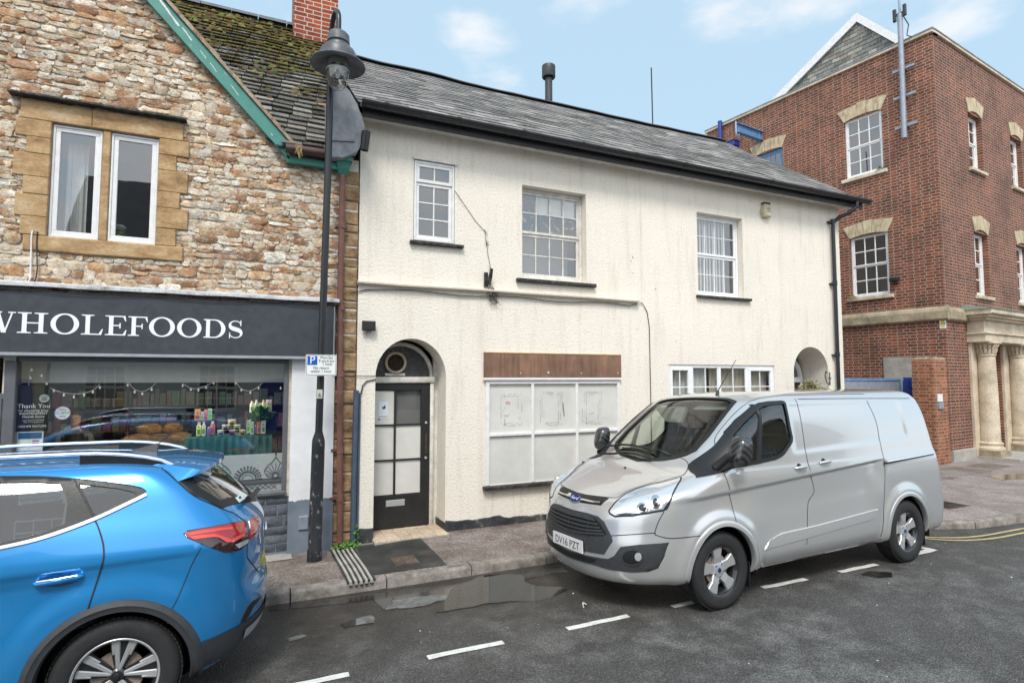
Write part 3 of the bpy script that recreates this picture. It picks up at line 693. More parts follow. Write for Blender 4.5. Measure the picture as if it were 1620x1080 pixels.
mb.add([A(XR, -.12), A(XR, EV), A(XR, EV, -7.3), A(XR, -.12, -7.3), A(XR, EV+2.5, -3.65)], [(0, 1, 4, 2, 3)])
mb.add([A(XL, -.12), A(XL, EV), A(XL, EV, -7.3), A(XL, -.12, -7.3), A(XL, EV+2.5, -3.65)], [(0, 1, 4, 2, 3)])
mb.add([A(XL, -.12, -7.3), A(XL, EV, -7.3), A(XR, EV, -7.3), A(XR, -.12, -7.3)], [(0, 1, 2, 3)])
mb.build('wall', cream, CB, recalc=False)
# interior lining behind each opening, so that rooms have depth
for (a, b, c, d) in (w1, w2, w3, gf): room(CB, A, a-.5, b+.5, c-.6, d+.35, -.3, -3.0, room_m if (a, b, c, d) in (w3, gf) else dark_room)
# painted plinth
mb = MB(); 
for (a, b) in ((XL, 1.455), (2.42, arch2[0][0]), (arch2[1][0], XR)):
    n = max(2, int((b-a)/.08)); vs = []
    for i in range(n+1):
        u = a+(b-a)*i/n; h = .10+.045*noise.noise(Vector((u*1.6, 0, 0)))+.02*noise.noise(Vector((u*9, 0, 0)))+(.05 if u < 1.5 else .035 if 2.3 < u < 3.3 else -.01)
        vs += [A(u, -.12, .018), A(u, h, .016+.004*noise.noise(Vector((u*12, 1, 0)))), A(u, h+.012, 0)]
    mb.add(vs, [(3*i+k, 3*i+3+k, 3*i+4+k, 3*i+1+k) for i in range(n) for k in range(2)])
mb.add([A(2.42, -.1, .018), A(2.42, .13, .018), A(2.405, .13, -.40), A(2.405, -.1, -.40)], [(0, 1, 2, 3)])
plinth_m = blotchy('flaking_plinth_paint', [(.02, .022, .025), (.035, .037, .042), (.06, .06, .062), (.32, .29, .23)], 5, .6, .5, .015)
mb.build('plinth', plinth_m, CB)
# hairline joint between the two properties
us = A.at(1015, 480)[0]
MB().fbox(A, us-.004, us+.004, 3.3, EV-.02, -.004, .0015).build('movement_joint', cream_in, CB)
for x_, y_, r_ in ((1001, 407, .012), (998, 413, .010), (1001, 432, .006), (1037, 457, .009), (1069, 540, .008), (1105, 372, .006)):
    uu_, vv_ = A.at(x_, y_); MB().add([A(uu_+r_*cos(k_)*(.6+.4*((k_*7)%1)), vv_+1.6*r_*sin(k_), .004) for k_ in (0, .9, 1.7, 2.6, 3.5, 4.4, 5.3)], [tuple(range(7))]).build('wall_blemish', iron_m, CB)
# moulded ledge over the shopfront, and the cable clipped under it
v0 = 3.33; ua, ub = A.at(565, 446)[0], A.at(1007, 477)[0]
mb = MB(); mb.prism([(0, 0), (.075, .0), (.082, .02), (.06, .032), (0, .055)], lambda x, y: A(0, y, x), 0, 0) if False else None
n = 40; prof = [(0, -.03), (.012, -.028), (.075, -.012), (.088, -.010), (.090, .010), (.01, .030), (0, .034)]; vs = []
for i in range(n+1):
    u = ua+(ub-ua)*i/n; sgz = .012*noise.noise(Vector((u*.8, 4, 0)))
    for (w_, h_) in prof: vs.append(A(u, v0+h_+sgz, w_+.001))
m_ = len(prof); mb.add(vs, [(i*m_+k, (i+1)*m_+k, (i+1)*m_+k+1, i*m_+k+1) for i in range(n) for k in range(m_-1)]+[tuple(range(m_)), tuple(n*m_+k for k in range(m_-1, -1, -1))])
mb.build('ledge', cream_in, CB, smooth=30)
mb = MB()
pth = [A(XL-.1, 3.18, .015), A(XL+.1, 3.24, .02)]+[A(XL+.3+i*.22, v0-.075+.018*sin(i*.9), .03) for i in range(19)]+[A(ub+.1, v0-.02, .02), A(ub+.2, v0-.16, .012), A(ub+.24, v0-.4, .012), A(ub+.25, 1.5, .012), A(ub+.25, .3, .012)]
mb.tube(pth, .006, 6); mb.tube([A(XL-.35, 2.115, .02), A(XL+.05, 2.115, .02), A(1.45, 2.115, .012)], .004, 5)
mb.tube([A(1.27, 1.88, .02), A(1.29, 1.99, .02), A(1.34, 2.05, .015), A(1.46, 2.07, .01)], .008, 6)
mb.build('cable', blacklip, CB, smooth=60)
# trailing dead creeper stem and broken bracket
mb = MB(); q = [A.at(x, y) for x, y in ((719, 302), (735, 325), (752, 350), (767, 367), (769, 385), (772, 405), (776, 425), (775, 445), (779, 470))]
mb.tube([A(u, v, .012) for u, v in q], .0035, 5)
rn = random.Random(5)
for i in range(26):
    k = rn.choice(range(3, 8)); u, v = q[k]; mb.tube([A(u, v, .012), A(u+rn.uniform(-.04, .04), v+rn.uniform(-.05, .05), .02)], .0022, 4)
for i in range(34):
    u, v = q[-1]; u += rn.uniform(-.05, .05); v += rn.uniform(-.08, .14); mb.tube([A(u, v, .02), A(u+rn.uniform(-.06, .06), v+rn.uniform(-.09, .03), .06), A(u+rn.uniform(-.08, .08), v+rn.uniform(-.12, .03), .04)], .003, 4)
stem_m = blotchy('dead_creeper', [(.03, .022, .015), (.08, .06, .04)], 20, .9, .2, .002)
mb.build('creeper_stem', stem_m, None, label='thin dead creeper stem trailing down the cream wall between the upper windows', cat='creeper')
sb = thing('sign_bracket', 'stub of a rotten black timber sign bracket on the cream wall above the ledge', 'bracket', A(*A.at(770, 455)))
u, v = A.at(769, 440); mb = MB(); mb.fbox(A, u-.035, u+.02, v-.13, v+.08, .0, .035, .006); mb.build('back_plate', sill_black, sb)
mb = MB(); mb.tube([A(u+.02, v-.09, .03), A(u+.03, v, .09), A(u+.035, v+.12, .13)], [.035, .03, .022], 7); mb.build('bracket_arm', sill_black, sb, smooth=40)
# --- upper left casement
f = window(CB, A, w1[0]+.008, w1[1]-.008, w1[2]+.01, w1[3]-.01, .005, 2, [(.34, 1), (1.0, 3)], white_paint, fw=.03, label='small casement window with a two pane top light and six panes below')
mb = MB(); mb.fbox(A, w1[0]-.05, w1[1]+.12, w1[2]-.05, w1[2]-.008, 0, .07, .008); mb.build('sill', sill_black, f)
mb = MB(); mb.fbox(A, w1[0]-.012, w1[1]+.03, w1[3], w1[3]+.03, 0, .035, .004); mb.build('drip_mould', old_white, f)
# --- sash with cracked painted panes
f = window(CB, A, w2[0]-.02, w2[1]+.0, w2[2]+.0, w2[3]+.0, -.13, 4, [(1, 2), (1, 2)], old_white, fw=.05, sash_fw=.04, label='recessed sixteen pane sash window with peeling upper panes and a black sill')
a, b = w2[0]-.10, w2[1]+.14
mb = MB(); mb.fbox(A, a, b, w2[2]-.075, w2[2]-.02, -.02, .075, .01); mb.build('sill', sill_black, f)
mb = MB(); rn = random.Random(3); hw = (w2[1]-w2[0]-.16)/4
for i in range(4):
    for r in range(2):
        u0 = w2[0]+.07+hw*i; vv0 = (w2[2]+w2[3])/2+.04+(w2[3]-w2[2])*.22*r; vh = (w2[3]-w2[2])*.2
        if r == 1 and i > 0: 
            mb.add([A(u0, vv0, -.195), A(u0+hw*.95, vv0, -.195), A(u0+hw*.95, vv0+vh, -.195), A(u0, vv0+vh, -.195)], [(0, 1, 2, 3)])
mb.build('window_blind', board_white, f)
mb = MB()
for i in range(4):
    u0 = w2[0]+.08+hw*i; vv0 = (w2[2]+w2[3])/2+.05; vh = (w2[3]-w2[2])*.2
    for r in range(2 if i == 0 else 1):
        for k in range(4):
            pts = [(u0+hw*rn.uniform(.05, .9), vv0+vh*(r*1.08+rn.uniform(.05, .95)))]
            ang = rn.uniform(0, 6)
            for _ in range(7): ang += rn.uniform(-.8, .8); pts.append((pts[-1][0]+.028*cos(ang), pts[-1][1]+.028*sin(ang)))
            ok = [p for p in pts if u0 < p[0] < u0+hw*.93 and vv0 < p[1] < vv0+vh*(2.1 if i == 0 else 1)]
            if len(ok) > 2:
                for p, q_ in zip(ok, ok[1:]):
                    if hypot(p[0]-q_[0], p[1]-q_[1]) < .05:
                        t_ = rn.uniform(.003, .009); mb.add([A(p[0], p[1]-t_, -.178), A(q_[0], q_[1]-t_, -.178), A(q_[0], q_[1]+t_, -.178), A(p[0], p[1]+t_, -.178)], [(0, 1, 2, 3)])
mb.build('peeling_film', board_white, f)
mb = MB(); mb.add([A(w2[0]+.05, w2[2]+.05, -.6), A(w2[1], w2[2]+.05, -.6), A(w2[1], w2[3], -.6), A(w2[0]+.05, w2[3], -.6)], [(0, 1, 2, 3)]); mb.build('inner_board', room_m, f)
# --- white plastic sash
f = window(CB, A, w3[0]-.01, w3[1]-.0, w3[2]+.005, w3[3], -.12, 4, [(1, 2), (1, 2)], upvc, fw=.04, bar=.013, sash_fw=.04, label='recessed white plastic sash window with vertical blinds')
mb = MB(); mb.fbox(A, w3[0]-.05, w3[1]+.13, w3[2]-.055, w3[2]-.012, -.02, .07, .008); mb.build('sill', sill_black, f)
mb = MB(); nb = 11
for i in range(nb):
    u = w3[0]+.05+(w3[1]-w3[0]-.32)*i/(nb-1); mb.add([A(u, w3[2]+.08, -.25), A(u+.075, w3[2]+.08, -.28), A(u+.075, w3[3]-.05, -.28), A(u, w3[3]-.05, -.25)], [(0, 1, 2, 3)])
mb.build('vertical_blind', curtain_m, f)
# --- alarm box
ab = thing('alarm_box', 'yellowed alarm box with a pointed base fixed under the eaves of the cream building', 'alarm box', A(*A.at(1209, 348)))
u, v = A.at(1209, 335); hexo = [(-.06, .13), (.06, .13), (.12, -.02), (.08, -.12), (-.08, -.12), (-.12, -.02)]
n = 6; vs = [A(u+x, v+y, .0) for x, y in hexo]+[A(u+x*.98, v+y*.98, .07) for x, y in hexo]+[A(u+x*.72, v+y*.8, .10) for x, y in hexo]
MB().add(vs, [(i, (i+1) % n, n+(i+1) % n, n+i) for i in range(n)]+[(n+i, n+(i+1) % n, 2*n+(i+1) % n, 2*n+i) for i in range(n)]+[tuple(range(2*n, 3*n))]).build('cover', beige_plastic, ab)
MB().fbox(A, u-.075, u+.075, v+.13, v+.155, 0, .09, .01).build('cap', blacklip, ab)
text_mesh('AB', .06, A, u, v+.01, .1015, blacklip, ab); text_mesh('ALARMS', .026, A, u, v-.03, .1015, blacklip, ab); text_mesh('01460 000', .02, A, u, v-.06, .1015, blacklip, ab) if False else None
# --- floodlight over the left door
fl = thing('floodlight', 'small black floodlight on the cream wall above the left arched doorway', 'floodlight', A(*A.at(582, 517)))
u, v = A.at(582, 515); MB().fbox(A, u-.085, u+.085, v-.07, v+.055, .05, .10, .015).build('housing', blacklip, fl)
mb = MB(); mb.tube([A(u-.04, v-.085, 0), A(u-.04, v-.085, .05)], .014, 8); mb.tube([A(u+.04, v-.085, 0), A(u+.04, v-.085, .05)], .014, 8); mb.tube([A(u, v-.03, .0), A(u, v-.03, .06)], .02, 8); mb.tube([A(u, v-.07, .02), A(u, v-.13, .02)], .012, 8); mb.build('sensor', old_white, fl, smooth=40)
# --- left arched doorway: tympanum, door
D = Frame((0, FY+.40, 0), (1, 0, 0), (0, -1, 0))
door = MB(); L0, L1 = 1.44, 2.30; T = 2.02
def ladder(mb, fr, u0, u1, v0, v1, w0, w1, st, rails, mull):
    pass
mb = MB(); mb.fbox(D, L0, L1, .04, .48, 0, .045, .004); mb.fbox(D, L0, L0+.035, .48, T, 0, .045, .003); mb.fbox(D, L1-.13, L1, .48, T, 0, .045, .003); mb.fbox(D, L0+.035, L1-.13, T-.10, T, 0, .045, .003)
um = (L0+.035+L1-.13)/2-.02; mb.fbox(D, um-.013, um+.013, .48, T-.10, .004, .047, .003)
hs = (T-.10-.48)/3
for i in (1, 2): mb.fbox(D, L0+.035, um-.013, .48+hs*i-.011, .48+hs*i+.011, .004, .046, .003); mb.fbox(D, um+.013, L1-.13, .48+hs*i-.011, .48+hs*i+.011, .004, .046, .003)
dleaf = mb.build('door', door_black, CB, label='worn black half glazed door with five boarded lights in the left arch')
mb = MB()
for c, (a, b) in enumerate(((L0+.035, um-.013), (um+.013, L1-.13))):
    for r in range(3):
        if c == 1 and r == 2: continue
        mb.fbox(D, a, b, .48+hs*r+.011, .48+hs*(r+1)-.011, .0, .022)
mb.build('panel', board_white, dleaf)
MB().fbox(D, um+.0, L1-.12, .48+hs*2-.01, T-.09, -.03, -.02).build('grey_reflection_panel', MATS['dim_room_wall'], dleaf)  # grey panel added behind the pane to imitate its reflection
MB().add([D(um+.013, .48+hs*2, .02), D(L1-.13, .48+hs*2, .02), D(L1-.13, T-.1, .02), D(um+.013, T-.1, .02)], [(0, 1, 2, 3)]).build('pane', win_glass, dleaf)
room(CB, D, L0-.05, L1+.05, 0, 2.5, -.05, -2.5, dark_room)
MB().fbox(D, 1.69, 1.95, .335, .42, .045, .055, .004).build('letter_plate', alloy, dleaf)
mb = MB(); mb.fbox(D, L1-.075, L1-.035, 1.02, 1.30, .045, .062, .005); mb.build('push_plate', stem_m, dleaf)
mb = MB(); mb.lathe([(0, .062), (.016, .06), (.02, .045)], D(0, 0, 0)*0, 'Z') if False else None
for vv in (1.46, .97): mb.tube([D(L1-.06, vv, .04), D(L1-.06, vv, .065)], .018, 12)
mb.build('lock', alloy, dleaf, smooth=40)
pn = thing('paper_notice', 'small laminated paper notice taped inside the top left light of the black door', 'notice', D(1.62, 1.55, .03))
MB().fbox(D, 1.575, 1.71, 1.53, 1.76, .024, .027).build('sheet', M('notice_paper').set(color=(.62, .68, .74), rough=.4).m, pn)
mb = MB(); mb.fbox(D, 1.575, 1.60, 1.515, 1.53, .024, .028); mb.fbox(D, 1.583, 1.703, 1.555, 1.562, .027, .028); mb.prism([(1.635, 1.66), (1.67, 1.665), (1.672, 1.70), (1.655, 1.715), (1.65, 1.69), (1.63, 1.695), (1.625, 1.675)], D, .027, .0285); mb.build('print', blacklip, pn)
# white frame: transom, right jamb, arched moulding
mb = MB(); mb.fbox(D, L0-.03, L1+.06, T, T+.085, -.02, .075, .008); mb.fbox(D, L1, L1+.055, .03, T, -.02, .055, .006); mb.fbox(D, L1+.055, 2.43, -.02, T+.6, -.05, .004)
n = 24; c = (L0+L1)/2+.01; r = (L1-L0)/2+.045; vs = []
for i in range(n+1):
    a_ = pi*i/n
    for (dr, w_) in ((0, .02), (-.03, .05), (-.055, .02), (-.055, -.02)): vs.append(D(c+(r+dr)*cos(a_), T+.085+(r+dr)*sin(a_)*1.02, w_))
mb.add(vs, [(i*4+k, i*4+k+1, (i+1)*4+k+1, (i+1)*4+k) for i in range(n) for k in range(3)])
mb.build('door_frame', old_white, CB, smooth=50)
tp = [(c+(r-.03)*cos(pi*i/n), T+.085+(r-.03)*sin(pi*i/n)*1.02) for i in range(n+1)]
tymp = painted('grimy_fanlight', (.075, .075, .075), .25, .4, 3, .1)
MB().prism(tp, D, -.01, .012).build('fanlight', tymp, CB)
vg = MB(); vc = D(c-.08, 2.30, .012); cy_ = Vector((0, -1, 0))
fan = MB(); fan.lathe([(.15, -.012), (.15, -.05), (.135, -.06), (.118, -.05), (.118, -.012)], vc, 'Y', 28); fan.build('vent_ring', painted('brass_vent_ring', (.50, .42, .33), .4, .2, 10, .1, .3), CB, smooth=40)
mb = MB(); mb.lathe([(0, -.016), (.118, -.016)], vc, 'Y', 24)
for i in range(-5, 6):
    hw_ = sqrt(max(0, .115**2-(i*.021)**2)); mb.fbox(D, c-.08+i*.021-.003, c-.08+i*.021+.003, 2.30-hw_, 2.30+hw_, .030, .036); mb.fbox(D, c-.08-hw_, c-.08+hw_, 2.30+i*.021-.003, 2.30+i*.021+.003, .036, .041)
mb.build('vent_grille', stem_m, CB)
mb = MB(); mb.fbox(D, c-.22, c+.06, 2.118, 2.155, .012, .03, .003); mb.fbox(D, c-.13, c-.03, 2.125, 2.17, .03, .035, .003); mb.build('fanlight_stay', old_white, CB)
# reveal floor tiles
zt_ = pz(1.9, 7.4)+.02; mb = MB(); mb.box(1.44, 2.42, FY-.20, FY+.44, -.05, zt_-.006); STP = mb.build('step', conc_m, CB)
mb = MB(); mb.c = []; mb.col = (1, 1, 1); rn = random.Random(5)
for i in range(6):
    for j in range(4):
        kf = rn.uniform(.85, 1.08); mb.col = tuple(c_*kf for c_ in (.60, .48, .36)); a_, b_ = 1.445+i*.1625, FY-.195+j*.158; mb.box(a_+.003, a_+.1595, b_+.003, b_+.155, zt_-.006, zt_+rn.uniform(0, .002))
mb.build('floor_tiles', vcol('step_tile', .55, 30, .2, .002), STP)
# --- boarded shop window
wW = .028
mb = MB(); u0, u1, v0s, v1s = sw; mb.fbox(A, u0-.02, u0+.035, v0s, v1s-.005, -.05, wW, .004); mb.fbox(A, u1-.05, u1+.0, v0s, v1s-.005, -.05, wW, .004); mb.fbox(A, u0+.035, u1-.05, v1s-.075, v1s-.02, -.05, wW, .004)
mb.fbox(A, u0-.06, u1+.02, v1s-.02, v1s+.015, -.05, wW+.03, .005)
cols = [A.at(x, 660)[0] for x in (842, 912)]; vt = A.at(842, 685)[1]
for uc in cols: mb.fbox(A, uc-.022, uc+.022, v0s, v1s-.075, -.05, wW-.002, .004)
xs_ = [u0+.035]+[c_ for uc in cols for c_ in (uc-.022, uc+.022)]+[u1-.05]
for i in range(3): mb.fbox(A, xs_[2*i], xs_[2*i+1], vt-.02, vt+.02, -.05, wW-.003, .004)
swf = mb.build('shop_window', white_paint, CB, label='wide six light shop window boarded over in off white')
for i in range(3):
    for (c0, c1) in ((v0s, vt-.02), (vt+.02, v1s-.075)):
        MB().fbox(A, xs_[2*i]-.002, xs_[2*i+1]+.002, c0-.002, c1+.002, -.05, -.012).build('window_board', board_white, swf)
rn = random.Random(8); scr = MB(); red = MB()
for i, (x0, x1, y0, y1) in enumerate(((796, 824, 625, 671), (858, 888, 622, 670), (925, 951, 622, 668))):
    for q_ in range(3):
        (a, b), (c_, d) = A.at(x0+q_*3-3, y0-q_*2+2), A.at(x1+q_*3-4, y1+q_*2-2)
        for (p, r_) in (((a, b), (c_, b)), ((c_, b), (c_, d)), ((c_, d), (a, d)), ((a, d), (a, b))):
            t0 = 0
            while t0 < 1:
                t1 = min(1, t0+rn.uniform(.04, .25))
                if rn.random() < .62:
                    P0 = (p[0]+(r_[0]-p[0])*t0+rn.uniform(-.003, .003), p[1]+(r_[1]-p[1])*t0+rn.uniform(-.003, .003)); P1 = (p[0]+(r_[0]-p[0])*t1, p[1]+(r_[1]-p[1])*t1); hh = rn.uniform(.001, .0032)
                    if abs(P1[0]-P0[0]) > abs(P1[1]-P0[1]): scr.add([A(P0[0], P0[1]-hh, -.0105), A(P1[0], P1[1]-hh, -.0105), A(P1[0], P1[1]+hh, -.0105), A(P0[0], P0[1]+hh, -.0105)], [(0, 1, 2, 3)])
                    else: scr.add([A(P0[0]-hh, P0[1], -.0105), A(P0[0]+hh, P0[1], -.0105), A(P1[0]+hh, P1[1], -.0105), A(P1[0]-hh, P1[1], -.0105)], [(0, 1, 2, 3)])
                t0 = t1+rn.uniform(0, .05)
(a, b), (c_, d) = A.at(891, 637), A.at(893, 658); scr.add([A(a-.008, b, -.0098), A(a+.008, b+.01, -.0098), A(c_+.01, d, -.0098), A(c_-.006, d-.01, -.0098)], [(0, 1, 2, 3)])
scr.build('scored_marks', M('pencil_score').set(color=(.20, .19, .18), rough=.9).m, swf)
for (x, y, l_) in ((800, 658, 10), (936, 655, 9)):
    (a, b) = A.at(x, y)
    for k in range(5):
        aa = rn.uniform(-.4, 1.2); red.add([A(a+.02*k-.04, b, -.0100), A(a+.02*k-.04+.05*cos(aa), b+.05*sin(aa), -.0100), A(a+.02*k-.04+.05*cos(aa), b+.05*sin(aa)+.006, -.0100), A(a+.02*k-.04, b+.006, -.0100)], [(0, 1, 2, 3)])
(a, b) = A.at(804, 637); red.add([A(a-.04, b-.02, -.0100), A(a+.04, b-.025, -.0100), A(a+.03, b+.02, -.0100), A(a-.035, b+.025, -.0100)], [(0, 1, 2, 3)])
red.build('red_scrawl', M('faded_red_ink').set(color=(.55, .32, .30), rough=.9).m, swf)
mb = MB(); mb.fbox(A, u0-.06, u1+.12, v0s-.055, v0s-.005, -.02, .10, .008); mb.build('sill', sill_black, swf)
# brown fascia board above it
bb = (A.at(765, 557)[0], A.at(981, 560)[0], v1s+.017, A.at(765, 557)[1])
bf = MB(); bf.fbox(A, bb[0], bb[1], bb[2], bb[3]-.012, .0, .03, .003); BF = bf.build('shop_fascia', brown_board, CB)
MB().fbox(A, bb[0], bb[1], bb[3]-.0115, bb[3]+.004, 0, .035, .003).build('fascia_cap', painted('raw_timber_edge', (.50, .33, .15), .7, .3, 20, .2), BF)
mb = MB()
for x in (822, 866, 918, 976): 
    uu, vv = A.at(x, 590 if x != 866 else 589); r_ = .016 if x == 866 else .009; mb.tube([A(uu, vv, .028), A(uu, vv, .034)], r_, 10)
mb.build('screw_hole', board_white, BF)
# --- ground floor right: four light window
u0, u1, v0g, v1g = gf; mb = MB(); xs4 = [A.at(x, 600)[0] for x in (1060, 1096, 1140, 1184, 1224)]
wf = None; G0 = MB(); G0.fbox(A, u0, u1, v1g-.05, v1g, -.06, -.02, .004); G0.fbox(A, u0, u1, v0g, v0g+.07, -.06, -.02, .004); G0.fbox(A, u0, u0+.04, v0g+.07, v1g-.05, -.06, -.02, .004); G0.fbox(A, u1-.04, u1, v0g+.07, v1g-.05, -.06, -.02, .004)
xs4[0] = u0+.04; xs4[-1] = u1-.04
for i in range(4):
    a, b = xs4[i]+(.03 if i else 0), xs4[i+1]-(.03 if i < 3 else 0)
    if i < 3: G0.fbox(A, b, b+.06, v0g+.07, v1g-.05, -.06, -.022, .004)
    s_ = .05 if i in (0, 3) else .012
    G0.fbox(A, a, b, v1g-.05-s_, v1g-.05, -.05, -.012 if i in (0, 3) else -.03, .004); G0.fbox(A, a, a+s_, v0g+.07, v1g-.05-s_, -.05, -.012 if i in (0, 3) else -.03, .004); G0.fbox(A, b-s_, b, v0g+.07, v1g-.05-s_, -.05, -.012 if i in (0, 3) else -.03, .004)
    G0.fbox(A, (a+b)/2-.008, (a+b)/2+.008, v0g+.07, v1g-.05-s_, -.05, -.036)
    for vv in (v1g-.38, v1g-.72): G0.fbox(A, a+s_, b-s_, vv-.008, vv+.008, -.049, -.037)
wf = G0.build('window', upvc, CB, label='wide white plastic window of four lights with beige curtains')
for i in range(4):
    a, b = xs4[i]+(.04 if i else 0), xs4[i+1]-(.04 if i < 3 else 0)
    MB().add([A(a, v0g+.05, -.043), A(b, v0g+.05, -.043), A(b, v1g-.05, -.043), A(a, v1g-.05, -.043)], [(0, 1, 2, 3)]).build('pane', win_glass, wf)
curtain(wf, A, u0+.02, u0+.95, v0g, v1g-.03, -.16, curtain_m, 9, .02); curtain(wf, A, u0+1.02, u1-.02, v0g, v1g-.03, -.17, beige_curtain, 13, .022)
# --- right arched doorway
D2 = Frame((0, FY+.60, 0), (1, 0, 0), (0, -1, 0)); a0, a1 = arch2[0][0], arch2[1][0]
mb = MB(); mb.fbox(D2, a0, a1-.10, .03, 2.0, 0, .04, .004); dl2 = mb.build('door', door_black, CB, label='dark glazed door deep in the right arch')
mb = MB(); mb.fbox(D2, a0+.12, (a0+a1)/2-.07, 1.2, 1.88, .038, .042); mb.fbox(D2, (a0+a1)/2+.0, a1-.22, 1.2, 1.88, .038, .042); mb.build('pane', win_glass, dl2)
mb = MB(); mb.fbox(D2, a0-.05, a1-.04, 2.0, 2.10, -.02, .07, .006); mb.fbox(D2, a1-.10, a1-.03, .03, 2.0, -.02, .06, .006)
n = 20; c = (a0+a1)/2-.02; r = (a1-a0)/2-.02; vs = []
for i in range(n+1):
    a_ = pi*i/n
    for (dr, w_) in ((.02, .01), (0, .05), (-.06, .05), (-.075, 0)): vs.append(D2(c+(r+dr)*cos(a_), 2.10+(r+dr)*sin(a_)*.98, w_))
mb.add(vs, [(i*4+k, i*4+k+1, (i+1)*4+k+1, (i+1)*4+k) for i in range(n) for k in range(3)]); mb.build('door_frame', upvc, CB, smooth=50)
MB().prism([(c+(r-.03)*cos(pi*i/n), 2.10+(r-.03)*sin(pi*i/n)) for i in range(n+1)], D2, .0, .006).build('fanlight', win_glass, CB)
room(CB, D2, a0-.02, a1+.02, 0, 2.75, -.06, -2.5, room_m)
# wrought hook on the right reveal
RV = Frame((a1, 0, 0), (0, -1, 0), (-1, 0, 0)); hk = MB(); hx = a1-.02
u, v = A.at(1300, 590); hk.tube([(a1-.01, FY+.02, 2.18), (a1-.10, FY-.02, 2.22), (a1-.14, FY-.03, 2.14), (a1-.10, FY-.03, 2.0), (a1-.04, FY-.03, 1.96), (a1, FY-.02, 2.02)], .009, 6); hk.tube([(a1+.02, FY-.012, 1.95), (a1+.02, FY-.012, 2.2)], .009, 6); hk.tube([(a1-.03, FY-.02, 2.09), (a1+.06, FY-.02, 2.09)], .007, 6)
hk.build('basket_hook', blacklip, None, label='curly black iron basket hook beside the right arched doorway', cat='hook')
# --- gutter, fascia, downpipe
gy = FY-.36; gzl, gzr = EV-.10, EV-.04
mb = MB(); mb.box(XL-.02, XR+.35, FY-.27, FY-.235, EV-.15, EV+.005); mb.build('eaves_board', dark_soffit, CB)
mb = MB(); mb.box(XL, XR+.3, FY-.235, FY+.05, EV-.10, EV-.06); mb.build('soffit', old_white, CB)
mb = MB(); n = 60; vs = []; m_ = 11
for i in range(n+1):
    x = XL-.06+(XR+.42-XL+.06)*i/n
    for k in range(m_):
        a_ = pi+pi*k/(m_-1); vs.append((x, gy+.075*cos(a_), EV+.0+.075*sin(a_)))
    for k in range(m_-1, -1, -1):
        a_ = pi+pi*k/(m_-1); vs.append((x, gy+.068*cos(a_), EV+.003+.068*sin(a_)))
q = 2*m_; mb.add(vs, [(i*q+k, (i+1)*q+k, (i+1)*q+(k+1) % q, i*q+(k+1) % q) for i in range(n) for k in range(q)]+[tuple(range(q)), tuple(n*q+k for k in range(q))])
mb.add([(XR+.42, gy+.075*cos(pi+pi*k/10), EV+.075*sin(pi+pi*k/10)) for k in range(11)], [tuple(range(11))]); GT = mb.build('gutter', black_gutter, CB, smooth=50)
x = XL+.25
while x < XR+.4:
    vs = []; mb = MB()
    for dx_ in (-.03, .03):
        for k in range(m_): a_ = pi+pi*k/(m_-1); vs.append((x+dx_, gy+.082*cos(a_), EV+.004+.082*sin(a_)))
    mb.add(vs, [(k, k+1, m_+k+1, m_+k) for k in range(m_-1)]); mb.box(x-.012, x+.012, gy+.07, gy+.1, EV-.09, EV); x += .98
    mb.build('gutter_bracket', black_gutter, GT, smooth=50)
dpx = A.at(1318, 500)[0]
mb = MB(); mb.tube([(XR+.05, gy, EV-.07), (XR+.05, gy, EV-.17), (XR-.02, gy+.08, EV-.26), (dpx+.08, FY-.13, EV-.36), (dpx, FY-.07, EV-.45), (dpx, FY-.065, EV-.6), (dpx, FY-.065, .25)], .036, 12)
for z in (5.13, 3.9, 2.5, 1.0): mb.tube([(dpx, FY-.065, z), (dpx, FY-.065, z+.09)], .043, 12); mb.box(dpx-.09, dpx+.05, FY-.075, FY-.0, z+.02, z+.05)
mb.build('downpipe', black_gutter, CB, smooth=50)
# broken gutter end hanging at the left
mb = MB(); mb.tube([(XL+.02, FY-.30, EV-.36), (XL-.0, FY-.26, EV-.60)], .055, 10, cap=False); mb.build('broken_pipe_end', black_gutter, CB, smooth=50)
# --- roof: separate slates
PIT_R = atan2(8.10-EV, 3.45); 
def RF(u, s, h): return Vector((u, FY-.27+s*cos(PIT_R)-h*sin(PIT_R), EV+.01+s*sin(PIT_R)+h*cos(PIT_R)))
SL = 3.45/cos(PIT_R)+.1
sag = lambda u, s: min(1, s/.5+.15)*(.045*noise.noise(Vector((u*.45, s*.5, 2)))+.02*noise.noise(Vector((u*1.5, s*1.2, 5)))-.03*sin(pi*min(1, max(0, (u-1)/10)))*s/4)
scols = [(.185, .178, .170), (.22, .213, .203), (.25, .238, .225), (.31, .297, .28), (.15, .145, .138), (.235, .215, .2), (.205, .198, .19)]
roof = MB().add([RF(XL-.1, -.02, -.03), RF(XR+.34, -.02, -.03), RF(XR+.34, SL, -.14), RF(XL-.1, SL, -.14)], [(0, 1, 2, 3)])
roof.add([RF(XL-.1, SL, -.14), RF(XR+.34, SL, -.14), Vector((XR+.34, FY+7.4, EV)), Vector((XL-.1, FY+7.4, EV))], [(0, 1, 2, 3)])
R0 = roof.build('roof', dark_soffit, CB)
slates(RF, lambda s: XL-.08, lambda s: XR+.36, 0, SL-.05, .20, .30, scols, .007, .006, .007, 3, 1.4, sag=sag).build('roof_slates', slate_m, R0, recalc=False)
mb = MB(); n = 50; vs = []
for i in range(n+1):
    u = XL-.1+(XR+.46-XL)*i/n; c_ = RF(u, SL-.03, .02+sag(u, SL)); 
    for k in range(7): a_ = pi*k/6; vs.append(c_+Vector((0, -.10*cos(a_), .055*sin(a_)-.02)))
